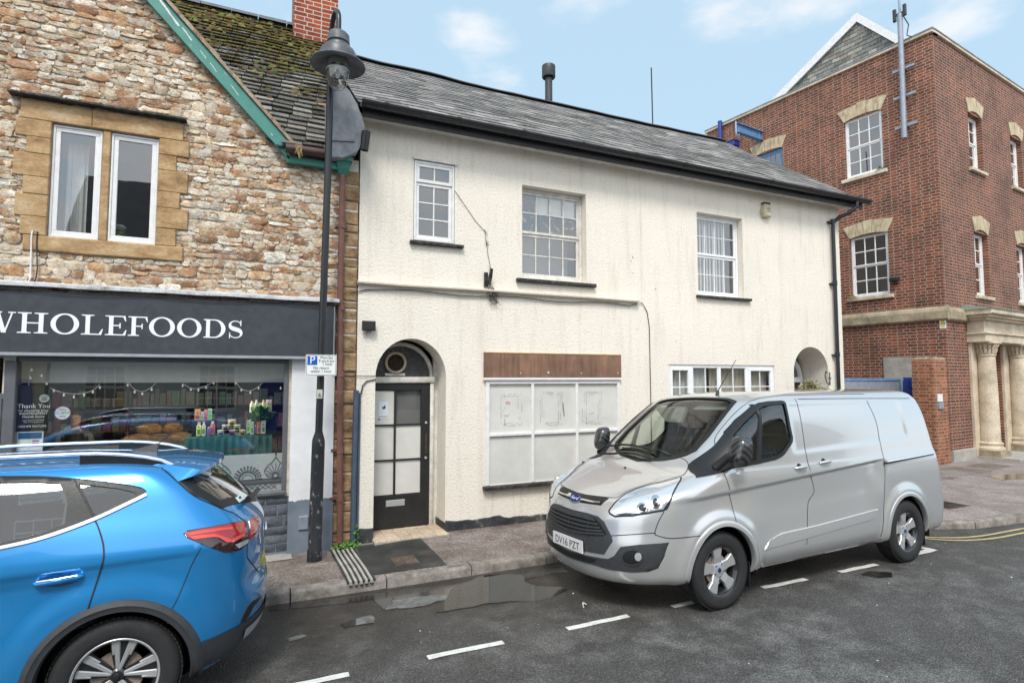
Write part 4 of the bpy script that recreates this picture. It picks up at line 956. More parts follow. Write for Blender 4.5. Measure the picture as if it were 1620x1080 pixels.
mb.add(vs, [(i*7+k, (i+1)*7+k, (i+1)*7+k+1, i*7+k+1) for i in range(n) for k in range(6)]); mb.build('ridge_tiles', painted('dark_ridge', (.06, .06, .062), .6, .3, 6, .2), R0, smooth=60)
# flue and aerial behind the ridge
fx = (5.98, 11.0); fl2 = thing('flue_pipe', 'grey metal flue pipe with a drum cowl standing behind the slate ridge', 'flue', (fx[0], fx[1]+.15, 7.7))
mb = MB().tube([(fx[0], fx[1]+.15, 7.6), (fx[0], fx[1]+.15, 8.98)], .085, 16); mb.build('pipe', flue_m, fl2, smooth=40)
mb = MB().lathe([(.0, 9.22), (.15, 9.22), (.155, 9.20), (.155, 8.96), (.145, 8.94), (.09, 8.98)], (fx[0], fx[1]+.15, 0), 'Z', 20); mb.build('cowl', flue_m, fl2, smooth=40)
al = MB().tube([(9.62, 12.0, 7.0), (9.58, 12.0, 10.45)], .017, 6); al.build('aerial_pole', stem_m, None, label='thin bare aerial pole rising behind the cream building roof', cat='pole')
# blue grey conduit on the left edge
cdt_ = thing('wall_conduit', 'blue grey conduit standing up the left edge of the cream wall', 'conduit', (XL-.02, FY-.05, 0))
mb = MB().tube([(XL-.025, FY-.05, -.05), (XL-.02, FY-.05, 1.0), (XL-.01, FY-.05, 1.93)], .034, 10); mb.build('pipe', bluegrey_pipe, cdt_, smooth=40)
MB().tube([(XL+.035, FY-.02, -.05), (XL+.04, FY-.02, 1.9)], .016, 8).build('thin_pipe', bluegrey_pipe, cdt_, smooth=40)
# two little plants
def foliage(mb, c, rx, ry, rz, n, s, seed=1):
    rn = random.Random(seed)
    for i in range(n):
        a_ = rn.uniform(0, 2*pi); ph = rn.uniform(-.2, 1)*pi/2; rr = rn.uniform(.35, 1)**.5*(1+.25*noise.noise(Vector((a_*1.3, ph*2, seed))))
        p = Vector((c[0]+rx*rr*cos(a_)*cos(ph), c[1]+ry*rr*sin(a_)*cos(ph), c[2]+rz*rr*sin(ph)))
        d = Vector((rn.gauss(0, 1), rn.gauss(0, 1), rn.gauss(.4, .7))).normalized(); e = d.orthogonal().normalized(); g_ = d.cross(e); L = s*rn.uniform(.6, 1.3); 
        mb.col = tuple(x*rn.uniform(.6, 1.3) for x in mb.pal[rn.randrange(len(mb.pal))])
        mb.add([p, p+d*L*.5+e*L*.28, p+d*L, p+d*L*.5-e*L*.28+g_*L*.08], [(0, 1, 2, 3)])
leaf_m = vcol('leaf', .55, 60, .1, .002, .4)
hd = thing('shrub', 'clipped green and russet shrub beside the right arched doorway', 'shrub', (9.3, FY-.35, 0))
MB().tube([(9.3, FY-.35, 0), (9.32, FY-.33, .9)], [.03, .02], 8).build('trunk', stem_m, hd)
mb = MB(); mb.pal = [(.10, .16, .035), (.16, .20, .05), (.22, .14, .05), (.07, .11, .03), (.28, .19, .07)]; mb.col = (1, 1, 1); foliage(mb, (9.25, FY-.34, 1.2), .58, .32, .78, 3200, .07, 2); mb.build('crown', leaf_m, hd, recalc=False)
mb = MB(); mb.pal = [(.10, .26, .04), (.16, .36, .06), (.06, .16, .03)]; mb.col = (1, 1, 1); foliage(mb, (1.10, 7.40, -.02), .17, .09, .07, 420, .035, 4); foliage(mb, (1.24, 7.46, .02), .05, .04, .22, 70, .03, 6)
mb.build('weed', leaf_m, None, label='bright green weeds growing at the foot of the conduit by the drain channel', cat='weeds', recalc=False)
# ================================================================ STONE BUILDING WITH SHOP
SB = thing('stone_building', 'rubble stone building with green bargeboard, mossy roof and a shop on the ground floor', 'building', (-1.5, FY, 0))
GB = [A.at(455, 250, .12), A.at(232, 0, .12)]; sl = (GB[1][1]-GB[0][1])/(GB[1][0]-GB[0][0]); 
gx0, gz0 = GB[0]; apx = -3.3; apz = gz0+sl*(apx-gx0); SXR = 1.195; SXL = -7.0
def gl(x): return gz0+sl*(x-gx0) if x > apx else apz-sl*(apx-x)*-1*-1
lx = 2*apx-gx0
win = [rect(A.at(85, 290)[0], A.at(163, 290)[0], A.at(120, 380)[1], A.at(120, 203)[1]), rect(A.at(173, 290)[0], A.at(250, 290)[0], A.at(210, 381)[1], A.at(210, 217)[1])]
zw0 = 3.60; zw1 = 4.85
win = [rect(-2.055, -1.60, zw0, zw1), rect(-1.525, -1.06, zw0, zw1)]
sz0, sz1 = .68, 2.31; shop = rect(-2.26, .395, sz0, sz1); sdoor = rect(-3.4, -2.36, .0, sz1)
mb = wall_mb(A, [(SXL, -.15), (SXR, -.15), (SXR, 4.95), (gx0, gz0+.12), (apx, apz+.1), (lx, gz0), (SXL, 4.9)], win+[shop, sdoor], revs=[.12, .12, .14, .5])
mb.add([A(SXL, -.15, 0), A(SXL, 4.9, 0), A(SXL, 4.9, -6.2), A(SXL, -.15, -6.2), A(SXL, 8.2, -3.1)], [(0, 1, 4, 2, 3)])
mb.add([A(SXL, -.15, -6.2), A(SXL, 4.9, -6.2), A(SXR, 4.9, -6.2), A(SXR, -.15, -6.2)], [(0, 1, 2, 3)]); mb.add([A(SXR, -.15, -.0), A(SXR, 4.95, 0), A(SXR, 4.9, -6.2), A(SXR, -.15, -6.2), A(SXR, 8.2, -3.1)], [(0, 1, 4, 2, 3)])
mb.build('wall', mortar_m, SB, recalc=False)
# face stones, each its own irregular block
pal = [(.46, .28, .15), (.54, .38, .23), (.62, .50, .35), (.68, .60, .48), (.66, .60, .51), (.42, .25, .14), (.30, .17, .10), (.72, .68, .60), (.60, .47, .32), (.52, .45, .36), (.66, .56, .42), (.37, .22, .14), (.68, .62, .52), (.64, .55, .43)]
def rubble(mb, fr, u0, u1, v0, v1, ok, rnd, hmin=.045, hmax=.12, wmin=.08, wmax=.26, pal=pal, dep=.021, w=0):
    v = v0
    while v < v1:
        h = rnd.uniform(hmin, hmax)*rnd.choice((.8, 1, 1.15)); u = u0+rnd.uniform(-.1, 0); ph = rnd.uniform(0, 9)
        while u < u1:
            ww = min(wmax, max(wmin, h*rnd.choice((1.1, 1.5, 1.9, 2.4, 3.0)))); rows = [(v, h)]
            if h > .085 and rnd.random() < .35: rows = [(v, h*.47), (v+h*.5, h*.47)]
            for (vv, hh) in rows:
                cu, cv = u+ww/2, vv+hh/2+.018*sin((u+ph)*2.3)
                if ok(cu, cv, ww, hh):
                    N = 11; r1 = []; jit = [rnd.uniform(-.13, .10) for _ in range(N)]; ex = rnd.uniform(2.6, 5.0)
                    for k in range(N):
                        a_ = 2*pi*k/N+.2; ca, sa = cos(a_), sin(a_)
                        q = (abs(ca)**ex+abs(sa)**ex)**(-1/ex)*(1+jit[k])
                        r1.append((q*ca*(ww/2-.001), q*sa*(hh/2-.001)))
                    d = dep*rnd.uniform(.55, 1.25); tu, tv = rnd.uniform(-.35, .35)*d, rnd.uniform(-.35, .35)*d; rings = []
                    for (sc, dd) in ((1.0, 0.0), (.965, .78), (.84, .98)):
                        rings.append([fr(cu+x*sc, cv+y*sc, w+dd*d+(tu*x/ww+tv*y/hh)*dd*2+rnd.uniform(-.1, .1)*d*(dd > .7)) for x, y in r1])
                    vs = [p for rg in rings for p in rg]+[fr(cu+rnd.uniform(-.2, .2)*ww, cv+rnd.uniform(-.2, .2)*hh, w+d*rnd.uniform(.9, 1.1))]
                    c_ = rnd.choice(pal); f = rnd.uniform(.78, 1.18); mb.col = tuple(min(.8, x*f) for x in c_)
                    fs = [(j*N+k, j*N+(k+1) % N, (j+1)*N+(k+1) % N, (j+1)*N+k) for j in range(2) for k in range(N)]+[(2*N+k, 2*N+(k+1) % N, 3*N) for k in range(N)]
                    mb.add(vs, fs)
            u += ww+rnd.uniform(-.006, .010)
        v += h+rnd.uniform(-.004, .006)
def ok_(u, v, w_, h_):
    if u > .97 or v > 4.9: return False
    if -2.20 < u < -.92 and 3.45 < v < 5.05:
        return False
    if u > gx0 and v > 4.86: return False
    if apx < u < gx0 and v > gz0+sl*(u-gx0)+.03: return False
    return True
def ok2(u, v, w_, h_): return ok_(u, v, w_, h_) if v <= 4.9 else (v < gz0+sl*(u-gx0)+.03)
mb = MB(); mb.col = (1, 1, 1); rubble(mb, A, -3.6, .98, 3.02, 7.3, ok2, random.Random(21), .042, .115, .075, .27)
rubble(mb, A, -3.6, .98, 3.02, 7.3, ok2, random.Random(77), .035, .08, .05, .15, dep=.013)
ST = mb.build('face_stones', rubble_m, SB, smooth=34)
rm = MATS['rubble_stone']; 
# extra mineral staining on the rubble
_m = M.__new__(M); _m.m = rm; _m.t = rm.node_tree; _m.p = _m.t.nodes['Principled BSDF']
_src = _m.p.inputs['Base Color'].links[0].from_socket; _n1 = _m.tex('Noise', 13, 6, .7); _n2 = _m.tex('Noise', 8, 6, .72); _n3 = _m.tex('Noise', 55, 4, .7)
_k = _m.mix(_m.ramp(_n1.outputs['Fac'], [(.50, (0, 0, 0)), (.66, (.75,)*3)]), _src, (.36, .16, .06)); _k = _m.mix(_m.ramp(_n2.outputs['Fac'], [(.50, (0, 0, 0)), (.64, (.7,)*3)]), _k, (.68, .62, .50)); _k = _m.mix(_m.ramp(_n3.outputs['Fac'], [(.60, (0, 0, 0)), (.72, (.8,)*3)]), _k, (.12, .08, .05)); _m.col(_k)
# ashlar surround, quoin blocks one by one
mb = MB(); rn = random.Random(2)
def block(mb, u0, u1, v0, v1, w1_=.04, w0_=-.12): mb.fbox(A, u0+.002, u1-.002, v0+.002, v1-.002, w0_, w1_+rn.uniform(-.003, .003), .006)
for side in (0, 1):
    zz = zw0; i = 0
    for h in (.20, .24, .19, .25, .18, .19):
        wide = (.30 if i % 2 else .20)+rn.uniform(-.02, .03)
        if side == 0: block(mb, -2.055-wide, -2.055, zz, min(zz+h, zw1))
        else: block(mb, -1.06, -1.06+wide, zz, min(zz+h, zw1))
        zz += h; i += 1
block(mb, -2.33, -1.70, zw1, 5.06); block(mb, -1.70, -.82, zw1, 5.06); block(mb, -1.60, -1.525, zw0, zw1, .02)
mb.fbox(A, -2.25, -.78, 3.43, zw0-.002, -.12, .045, .012)
mb.build('window_surround', hamstone, SB)
mb = MB(); vs = []
MB().fbox(A, -2.42, -.79, 5.075, 5.10, .0, .13, .004).build('drip_hood', sill_black, SB)
for i, r in enumerate(win):
    u0, u1 = r[0][0], r[1][0]
    f = window(SB, A, u0+.005, u1-.005, zw0+.005, zw1-.01, .0+.0, 1, [(1, 1)], white_paint, fw=.022, sash_fw=.045, label='left hand white casement light in ham stone surround' if i == 0 else 'right hand white casement light with a white flower behind it')
room(SB, A, -2.4, -.7, 3.2, 5.0, -.14, -3.0, room_m)
cm = MB(); 
curtain(SB, A, -1.98, -1.78, 3.6, 4.75, -.26, curtain_m, 4, .02)
fp = thing('vase_of_flowers', 'white flower head with green leaves in a glass on the upper window ledge', 'flower vase', A(-1.46, zw0+.01, -.19))
MB().lathe([(.03, .0), (.045, .05), (.04, .13), (.035, .14)], A(-1.46, zw0+.0, -.19), 'Z', 12).build('glass', win_glass, fp, smooth=50)
mb = MB(); mb.pal = [(.12, .25, .06), (.2, .35, .1)]; mb.col = (1, 1, 1); c_ = A(-1.46, zw0+.12, -.19); foliage(mb, c_, .05, .04, .07, 60, .06, 3); mb.build('leaves', leaf_m, fp, recalc=False)
mb = MB(); mb.lathe([(0, .035), (.05, .03), (.085, .005), (.06, -.02), (0, -.025)], c_+Vector((0.0, 0, .09)), 'Z', 14); mb.build('flower', white_paint, fp, smooth=60)
# cable runs on the stone
for nm, pts_, r_, mt in (('cable', [A.at(152, 364), A.at(148, 400), A.at(145, 440), A.at(138, 447), A.at(0, 449)], .007, white_paint), ('cable', [A.at(60, 366), A.at(58, 380), A.at(60, 430), A.at(50, 452)], .006, blacklip)):
    pass
mb = MB(); mb.tube([A(*A.at(x, y, .05), .05) for x, y in ((52, 364), (50, 372), (48, 440), (44, 447), (-20, 449))], .008, 6); mb.build('white_cable', white_paint, SB)
mb = MB(); mb.tube([A(*A.at(x, y, .05), .05) for x, y in ((59, 366), (58, 385), (59, 425), (57, 440), (49, 458))], .006, 6); mb.build('black_cable', blacklip, SB)
# brown ashlar strip at the party line
mb = MB(); zz = -.1; rn = random.Random(4)
while zz < 4.8:
    h = rn.uniform(.09, .26); mb.fbox(A, .975 if zz > 3.1 else .94, 1.205+rn.uniform(-.01, .004), zz+.004, zz+h-.004, -.05, .025+rn.uniform(-.02, .012), .018); zz += h
mb.build('quoin_strip', hamold, SB)
# bargeboard, its flaking paint, verge tiles, foot and fascia
nx, nz = -sl/hypot(1, sl), 1/hypot(1, sl); nx, nz = (sin(atan(-sl)), cos(atan(sl)))
def G(s, h, w=0):   # s up the verge from the foot, h off the slope
    dxx, dzz = -cos(atan(-sl)), sin(atan(-sl)); return A(gx0+dxx*s+nx*h, gz0+dzz*s+nz*h, w)
GL = hypot(apx-gx0, apz-gz0); GF = lambda u, v, w=0: G(u, v, w)
bw_ = .155
mb = MB(); mb.prism([(-.02, 0), (GL, 0), (GL, bw_), (.10, bw_)], GF, .07, .12); 
mb2 = lambda u, v, w=0: A(2*apx-(G(u, v, 0).x), G(u, v, 0).z, w)
mb.prism([(-.02, 0), (GL, 0), (GL, bw_), (.10, bw_)], mb2, .07, .12); mb.build('bargeboard', green_paint, SB)
BB = A.at(545, 262, .12)[0]
mb = MB(); mb.fbox(A, gx0-.01, 1.02, gz0-.05, gz0+.035, .07, .12, .003); mb.fbox(A, gx0-.01, 1.02, gz0-.045, gz0-.02, .0, .07); mb.build('eaves_fascia', green_paint, SB)
mb = MB(); rn = random.Random(6)
for (s, hh, L, wd) in ((2.0, .10, .34, .030), (1.72, .09, .17, .018), (1.45, .07, .10, .012), (1.28, .06, .12, .010), (.95, .07, .14, .010), (.32, .05, .03, .010), (.06, .04, .12, .006), (1.6, .03, .03, .006), (1.15, .12, .05, .005)):
    n = 9; pl = [(s+L*(i/n-.5), hh+wd*rn.uniform(.3, 1)*.5+(i/n-.5)*L*.12) for i in range(n+1)]+[(s+L*(i/n-.5), hh-wd*rn.uniform(.3, 1)*.5+(i/n-.5)*L*.12) for i in range(n, -1, -1)]
    mb.prism(pl, GF, .1195, .1215)
mb.build('flaked_paint', painted('bare_primer', (.70, .71, .70), .7, .1), SB)
mb = MB(); s = .0
while s < GL:
    L = rn.uniform(.24, .34); t_ = rn.uniform(-.004, .006); mb.add([G(s, bw_, .15), G(s+L, bw_-.0, .15), G(s+L, bw_+.035+t_, .16), G(s, bw_+.045+t_, .16), G(s, bw_, -.1), G(s+L, bw_, -.1), G(s+L, bw_+.035+t_, -.1), G(s, bw_+.045+t_, -.1)], [(0, 1, 2, 3), (3, 2, 6, 7), (0, 3, 7, 4), (1, 5, 6, 2)]); s += L
mb.build('verge_tiles', blotchy('weathered_verge', [(.16, .11, .07), (.38, .28, .20), (.50, .42, .33)], 9, .9, .6, .01), SB)
mb = MB(); mb.add([G(0, bw_+.02, .1), G(GL, bw_+.02, .1), G(GL, bw_+.02, -3.0), G(0, bw_+.02, -3.0)], [(0, 1, 2, 3)]); mb.add([mb2(0, bw_+.02, .1), mb2(GL, bw_+.02, .1), mb2(GL, bw_+.02, -3.0), mb2(0, bw_+.02, -3.0)], [(0, 1, 2, 3)]); mb.build('gable_roof', slate_m, SB) if False else mb.build('gable_roof', dark_soffit, SB)
# main roof of stone tiles
EZ, RZ, RY = 4.95, 8.30, 10.5; P2 = atan2(RZ-EZ, RY-7.36)
def RF2(u, s, h): return Vector((u, 7.36+s*cos(P2)-h*sin(P2), EZ+s*sin(P2)+h*cos(P2)))
SL2 = hypot(RZ-EZ, RY-7.36)
uL = lambda s: gx0+(EZ+s*sin(P2)-gz0)/sl
rb = MB().add([RF2(uL(0), 0, -.04), RF2(1.13, 0, -.04), RF2(1.13, SL2, -.04), RF2(uL(SL2), SL2, -.04), Vector((uL(SL2), 13.7, EZ)), Vector((1.13, 13.7, EZ))], [(0, 1, 2, 3), (3, 2, 5, 4)]).build('roof', dark_soffit, SB)
tcol = [(.17, .165, .15), (.12, .115, .105), (.22, .21, .185), (.09, .085, .075), (.26, .24, .21)]
slates(RF2, lambda s: max(-6.0, gx0+.06+(EZ+s*sin(P2)-gz0)/sl), lambda s: 1.13, 0, SL2-.02, .145, .25, tcol, .018, .014, .010, 9, 1.4, sag=lambda u, s: .03*noise.noise(Vector((u*.8, s*.8, 1)))).build('stone_tiles', mossy_m, rb, recalc=False)
# cushions of moss standing proud of the tiles
mb = MB(); mb.pal = [(.12, .09, .028), (.17, .15, .045), (.07, .05, .02), (.21, .20, .07), (.10, .07, .03)]; mb.col = (1, 1, 1); rn = random.Random(12)
for i in range(1900):
    u = rn.uniform(-3.5, 1.1); s = SL2*rn.random()**.8; nn_ = noise.noise(Vector((u*1.6, s*1.6, 7)))
    if nn_+.9*(s/SL2)-.42 < rn.uniform(-.15, .25) or u < -1.9-s*.5: continue
    r_ = rn.uniform(.012, .045); c_ = RF2(u, s, .02); mb.col = tuple(x*rn.uniform(.6, 1.25) for x in rn.choice(mb.pal)); k = 7
    v_ = [c_+RF2(0, 0, 0)*0+Vector((r_*1.3*cos(2*pi*j/k)*rn.uniform(.7, 1.2), r_*sin(2*pi*j/k)*cos(P2)*rn.uniform(.7, 1.2), r_*sin(2*pi*j/k)*sin(P2))) for j in range(k)]
    nrm = Vector((0, -sin(P2), cos(P2))); v2 = [c_+(p-c_)*.6+nrm*r_*.5*rn.uniform(.7, 1.2) for p in v_]
    mb.add(v_+v2+[c_+nrm*r_*.65], [(j, (j+1) % k, k+(j+1) % k, k+j) for j in range(k)]+[(k+j, k+(j+1) % k, 2*k) for j in range(k)])
mb.build('moss', vcol('moss_cushion', .95, 90, 1, .01), rb, smooth=60, kind='stuff')
mb = MB(); u = -4.4; rn = random.Random(3)
while u < .45:
    L = rn.uniform(.38, .5); c_ = RF2(0, SL2, .0); vs = []
    for uu in (u, u+L-.01):
        for k in range(7): a_ = pi*k/6; vs.append(Vector((uu, RY-.13*cos(a_), RZ-.02+.10*sin(a_)+rn.uniform(-.004, .004))))
    mb.add(vs, [(k, 7+k, 8+k, k+1) for k in range(6)]+[tuple(range(7))]); u += L
mb.build('ridge_tiles', painted('blue_grey_ridge', (.13, .135, .155), .6, .35, 6, .3), rb, smooth=60)
mb = MB(); mb.box(.40, 1.28, RY-.55, RY+.35, 6.8, 7.62); mb.box(.46, 1.20, RY-.5, RY+.3, 7.62, 9.9); mb.box(.42, 1.24, RY-.54, RY+.34, 9.9, 10.0)
CH = MB().box(.47, 1.20, RY-.36, RY+.36, 7.3, 10.3).build('chimney', brickC, rb)
mb = MB(); mb.box(.455, 1.215, RY-.375, RY+.37, 7.55, 7.66); mb.box(.46, .92, RY-.72, RY-.36, 7.2, 7.36); mb.build('chimney_flaunching', conc_m, CH)
mb = MB(); mb.prism([(1.02, 7.45), (1.30, 7.45), (1.34, 7.85), (1.12, 7.95), (1.0, 7.75)], lambda u_, v_, w_=0: Vector((u_, RY-.5-w_, v_)), 0, .02); mb.build('lead_flashing', lead_m, CH)
# gutter stub and grass in it
mb = MB(); q0, q1 = A.at(452, 234, .2), A.at(530, 244, .2); mb.tube([A(q0[0], q0[1], .2), A(q1[0]+.02, q1[1]-.01, .2)], .055, 12); GTB = mb.build('gutter', brown_gut, SB, smooth=50)
mb = MB(); rn = random.Random(1)
for i in range(16): x = q0[0]+.13+rn.uniform(-.02, .03); mb.tube([A(x, q0[1]+.05, .22), A(x+rn.uniform(-.02, .04), q0[1]+.02, .28), A(x+rn.uniform(-.02, .05), q0[1]-rn.uniform(.06, .16), .27)], .002, 4)
mb.build('dry_grass', painted('straw', (.45, .33, .15), .8, .2), GTB)
mb = MB(); mb.add([RF2(-.75, .55, .045), RF2(.42, .02, .05), RF2(.30, .0, .05), RF2(-.85, .50, .045)], [(0, 1, 2, 3)]); mb.add([RF2(-.6, .52, .05), RF2(.56, .03, .055), RF2(.50, .0, .055), RF2(-.68, .49, .05)], [(0, 1, 2, 3)]); mb.build('valley_lead', lead_m, SB) if False else None
# green hopper and brown downpipe
hx = A.at(543, 262, .1)[0]; hz = A.at(543, 262, .1)[1]
mb = MB(); 
for (r0, z0, r1, z1) in ((.105, hz+.09, .105, hz+.04), (.09, hz+.04, .075, hz-.05), (.075, hz-.05, .045, hz-.13)):
    mb.hexa([A(hx-r1, z1, .02), A(hx+r1, z1, .02), A(hx+r1, z1, .02+r1*1.6), A(hx-r1, z1, .02+r1*1.6), A(hx-r0, z0, .02), A(hx+r0, z0, .02), A(hx+r0, z0, .02+r0*1.6), A(hx-r0, z0, .02+r0*1.6)])
mb.build('rainwater_hopper', green_paint, SB)
dx0, dx1 = hx-.005, A.at(538, 840, .1)[0]
mb = MB(); mb.tube([A(dx0, hz-.12, .09), A(dx0, 3.2, .09), A(dx1, .05, .09)], .037, 12)
for z in (4.0, 2.95, 2.1, 1.15, .55): mb.tube([A(dx0+(dx1-dx0)*(1-z/4.7), z, .09), A(dx0+(dx1-dx0)*(1-z/4.7), z+.07, .09)], .046, 12); mb.fbox(A, dx0-.07, dx0+.07, z+.02, z+.05, .0, .06)
mb.build('downpipe', brown_pipe, SB, smooth=50)
# lead-clad end of the party parapet
LX = lambda x, y, w=.3: A.at(x, y, w)
o = [LX(x, y, .3) for x, y in ((519, 247), (545, 248), (566, 238), (577, 218), (577, 196), (566, 165), (553, 142), (541, 132), (528, 138), (519, 150))]
mb = MB(); mb.prism(o, A, -.05, .28)
o2 = [LX(x, y, .3) for x, y in ((519, 222), (561, 224), (560, 200), (551, 165), (541, 134), (519, 140))]; mb.prism(o2, A, .28, .305)
mb.build('lead_clad_kneeler', lead_m, SB, smooth=30)
mb = MB()
for i in range(13):
    s = .35+i*.31; h_ = .06+.03*(i % 2); p0 = RF2(1.10, s, -.05); p1 = RF2(1.24, s+.30, -.05); mb.hexa([RF2(1.09, s, -.1), RF2(1.23, s, -.1), RF2(1.23, s+.30, -.1), RF2(1.09, s+.30, -.1), RF2(1.09, s, h_), RF2(1.23, s, h_), RF2(1.23, s+.30, h_), RF2(1.09, s+.30, h_)])
mb.build('parapet_coping', conc_m, SB)
# ------------------------------------------------ shopfront
mb = MB(); mb.add([A(SXL, 2.98, .0), A(.97, 3.0, .0), A(.97, 3.075, .02), A(SXL, 3.06, .02)], [(0, 1, 2, 3)])
n = 60; vs = []; prof = [(.0, 3.115), (.03, 3.10), (.15, 3.075), (.175, 3.065), (.178, 3.035), (.15, 3.03)]
for i in range(n+1):
    u = -5+(.96+5)*i/n
    for (w_, z_) in prof: vs.append(A(u, z_+.008*noise.noise(Vector((u*3, z_*9, 0))), w_+.006*noise.noise(Vector((u*4, 3, 0)))))
m_ = len(prof); MB().add(vs, [(i*m_+k, (i+1)*m_+k, (i+1)*m_+k+1, i*m_+k+1) for i in range(n) for k in range(m_-1)]+[tuple(n*m_+k for k in range(m_))]).build('lead_flashing', blotchy('streaky_lead', [(.20, .15, .12), (.42, .43, .44), (.58, .59, .60), (.30, .18, .12)], 5, .6, .4, .01, (1, 1, 2)), SB, smooth=40)
SG = thing('shop_sign', 'long charcoal fascia sign with white serif lettering over the shop window', 'sign', A(-1.5, 2.35, .12))
sgz0, sgz1 = A.at(300, 561, .14)[1], A.at(300, 474, .14)[1]; sgr = A.at(528, 500, .14)[0]
MB().fbox(A, -5, sgr, sgz0, sgz1, .0, .14, .004).build('board', sign_grey, SG)
mb = MB(); mb.fbox(A, -5, sgr+.012, sgz0-.035, sgz0-.001, .0, .16, .004); mb.fbox(A, sgr+.001, sgr+.014, sgz0, sgz1, .0, .15, .003); mb.build('trim', painted('pale_grey_trim', (.35, .36, .38), .45, .15), SG)
mb = MB(); mb.tube([A(-5+.25*i, sgz1+.012+.012*sin(i*1.3), .165) for i in range(24)], .006, 5); mb.build('cable', blacklip, SB)
SGF = Frame(A(0, 0, .1402), (1, 0, 0), (0, -1, 0))
def glyph(ch, u0, u1, v0, v1):
    H = v1-v0; W_ = u1-u0; T = .185*H; t_ = .055*H; X = lambda x: u0+x; Y = lambda y: v0+y; out = []
    def R(a, b, c, d): out.append(([(X(a), Y(c)), (X(b), Y(c)), (X(b), Y(d)), (X(a), Y(d))], []))
    def serif(xc, wd, top):     # bracketed slab
        y0 = H if top else 0; sg = -1 if top else 1
        out.append(([(X(xc-wd/2), Y(y0)), (X(xc+wd/2), Y(y0)), (X(xc+wd/2), Y(y0+sg*t_*.8)), (X(xc+T/2+.01*H), Y(y0+sg*t_*1.2)), (X(xc+T/2), Y(y0+sg*t_*2.6)), (X(xc-T/2), Y(y0+sg*t_*2.6)), (X(xc-T/2-.01*H), Y(y0+sg*t_*1.2)), (X(xc-wd/2), Y(y0+sg*t_*.8))], []))
    def stem(xc, wd): R(xc-T/2, xc+T/2, t_*2.5, H-t_*2.5); serif(xc, wd, True); serif(xc, wd, False)
    if ch == 'H':
        a, b = W_*.235, W_*.765; stem(a, W_*.44); stem(b, W_*.44); R(a+T/2-.001, b-T/2+.001, H*.47, H*.47+t_*1.1)
    elif ch == 'O':
        n = 40; out.append(([(X(W_/2+W_/2*cos(2*pi*i/n)), Y(H/2+(H/2+.02*H)*sin(2*pi*i/n))) for i in range(n)], [[(X(W_/2+(W_/2-T*1.12)*cos(2*pi*i/n+.0)), Y(H/2+(H/2-t_*.9)*sin(2*pi*i/n))) for i in range(n)]]))
    elif ch == 'L':
        a = W_*.30; stem(a, W_*.58); R(a+T/2-.001, W_*.93, 0, t_*1.1); out.append(([(X(W_*.80), Y(t_*.8)), (X(W_*.93), Y(0)), (X(W_), Y(H*.30)), (X(W_*.955), Y(H*.30))], []))
    elif ch in 'EF':
        a = W_*.28; stem(a, W_*.55); R(a+T/2-.001, W_*.93, H-t_*1.1, H); out.append(([(X(W_*.82), Y(H-t_*.8)), (X(W_*.93), Y(H)), (X(W_*.97), Y(H*.73)), (X(W_*.925), Y(H*.73))], []))
        R(a+T/2-.001, W_*.68, H*.47, H*.47+t_*1.1); out.append(([(X(W_*.66), Y(H*.36)), (X(W_*.72), Y(H*.36)), (X(W_*.72), Y(H*.63)), (X(W_*.66), Y(H*.63))], []))
        if ch == 'E': R(a+T/2-.001, W_*.95, 0, t_*1.1); out.append(([(X(W_*.82), Y(t_*.8)), (X(W_*.95), Y(0)), (X(W_), Y(H*.28)), (X(W_*.955), Y(H*.28))], []))
    elif ch == 'D':
        a = W_*.20; n = 24; ox = a-T/2
        out.append(([(X(0), Y(0)), (X(W_*.5), Y(0))]+[(X(W_*.5+W_*.5*cos(-pi/2+pi*i/n)), Y(H/2+H/2*sin(-pi/2+pi*i/n))) for i in range(1, n)]+[(X(W_*.5), Y(H)), (X(0), Y(H)), (X(0), Y(H-t_*.8)), (X(ox), Y(H-t_*1.4)), (X(ox), Y(t_*1.4)), (X(0), Y(t_*.8))],
                    [[(X(a+T/2), Y(t_*1.1)), (X(W_*.48), Y(t_*1.1))]+[(X(W_*.48+(W_*.5-T*1.0)*cos(-pi/2+pi*i/n)), Y(H/2+(H/2-t_*1.1)*sin(-pi/2+pi*i/n))) for i in range(1, n)]+[(X(W_*.48), Y(H-t_*1.1)), (X(a+T/2), Y(H-t_*1.1))]]))
    elif ch == 'S':
        n = 36; c_ = []
        for i in range(n+1):
            q = i/n
            if q < .5: a_ = radians(20)+radians(235)*(q/.5); cx_, cy_2 = W_*.48, H*.735; c_.append((cx_+W_*.36*cos(a_), cy_2+H*.215*sin(a_)))
            else: a_ = radians(75)-radians(235)*((q-.5)/.5); cx_, cy_2 = W_*.50, H*.262; c_.append((cx_+W_*.38*cos(a_), cy_2+H*.222*sin(a_)))
        L_, R_ = [], []
        for i, p in enumerate(c_):
            a, b = c_[max(0, i-1)], c_[min(n, i+1)]; d = hypot(b[0]-a[0], b[1]-a[1]) or 1; nx_, ny_ = -(b[1]-a[1])/d, (b[0]-a[0])/d
            w_ = t_*.45+(T*.5)*math.exp(-((i/n-.5)/.17)**2); L_.append((X(p[0]+nx_*w_), Y(p[1]+ny_*w_))); R_.append((X(p[0]-nx_*w_), Y(p[1]-ny_*w_)))
        for i in range(n): out.append(([L_[i], L_[i+1], R_[i+1], R_[i]], []))
        R(W_*.80, W_*.87, H*.68, H*.99); R(W_*.08, W_*.15, 0, H*.32)
    elif ch == 'W':
        def dg(a, b, th): out.append(([(X(a-th/2), Y(H-t_)), (X(a+th/2), Y(H-t_)), (X(b+th/2), Y(0)), (X(b-th/2), Y(0))], []))
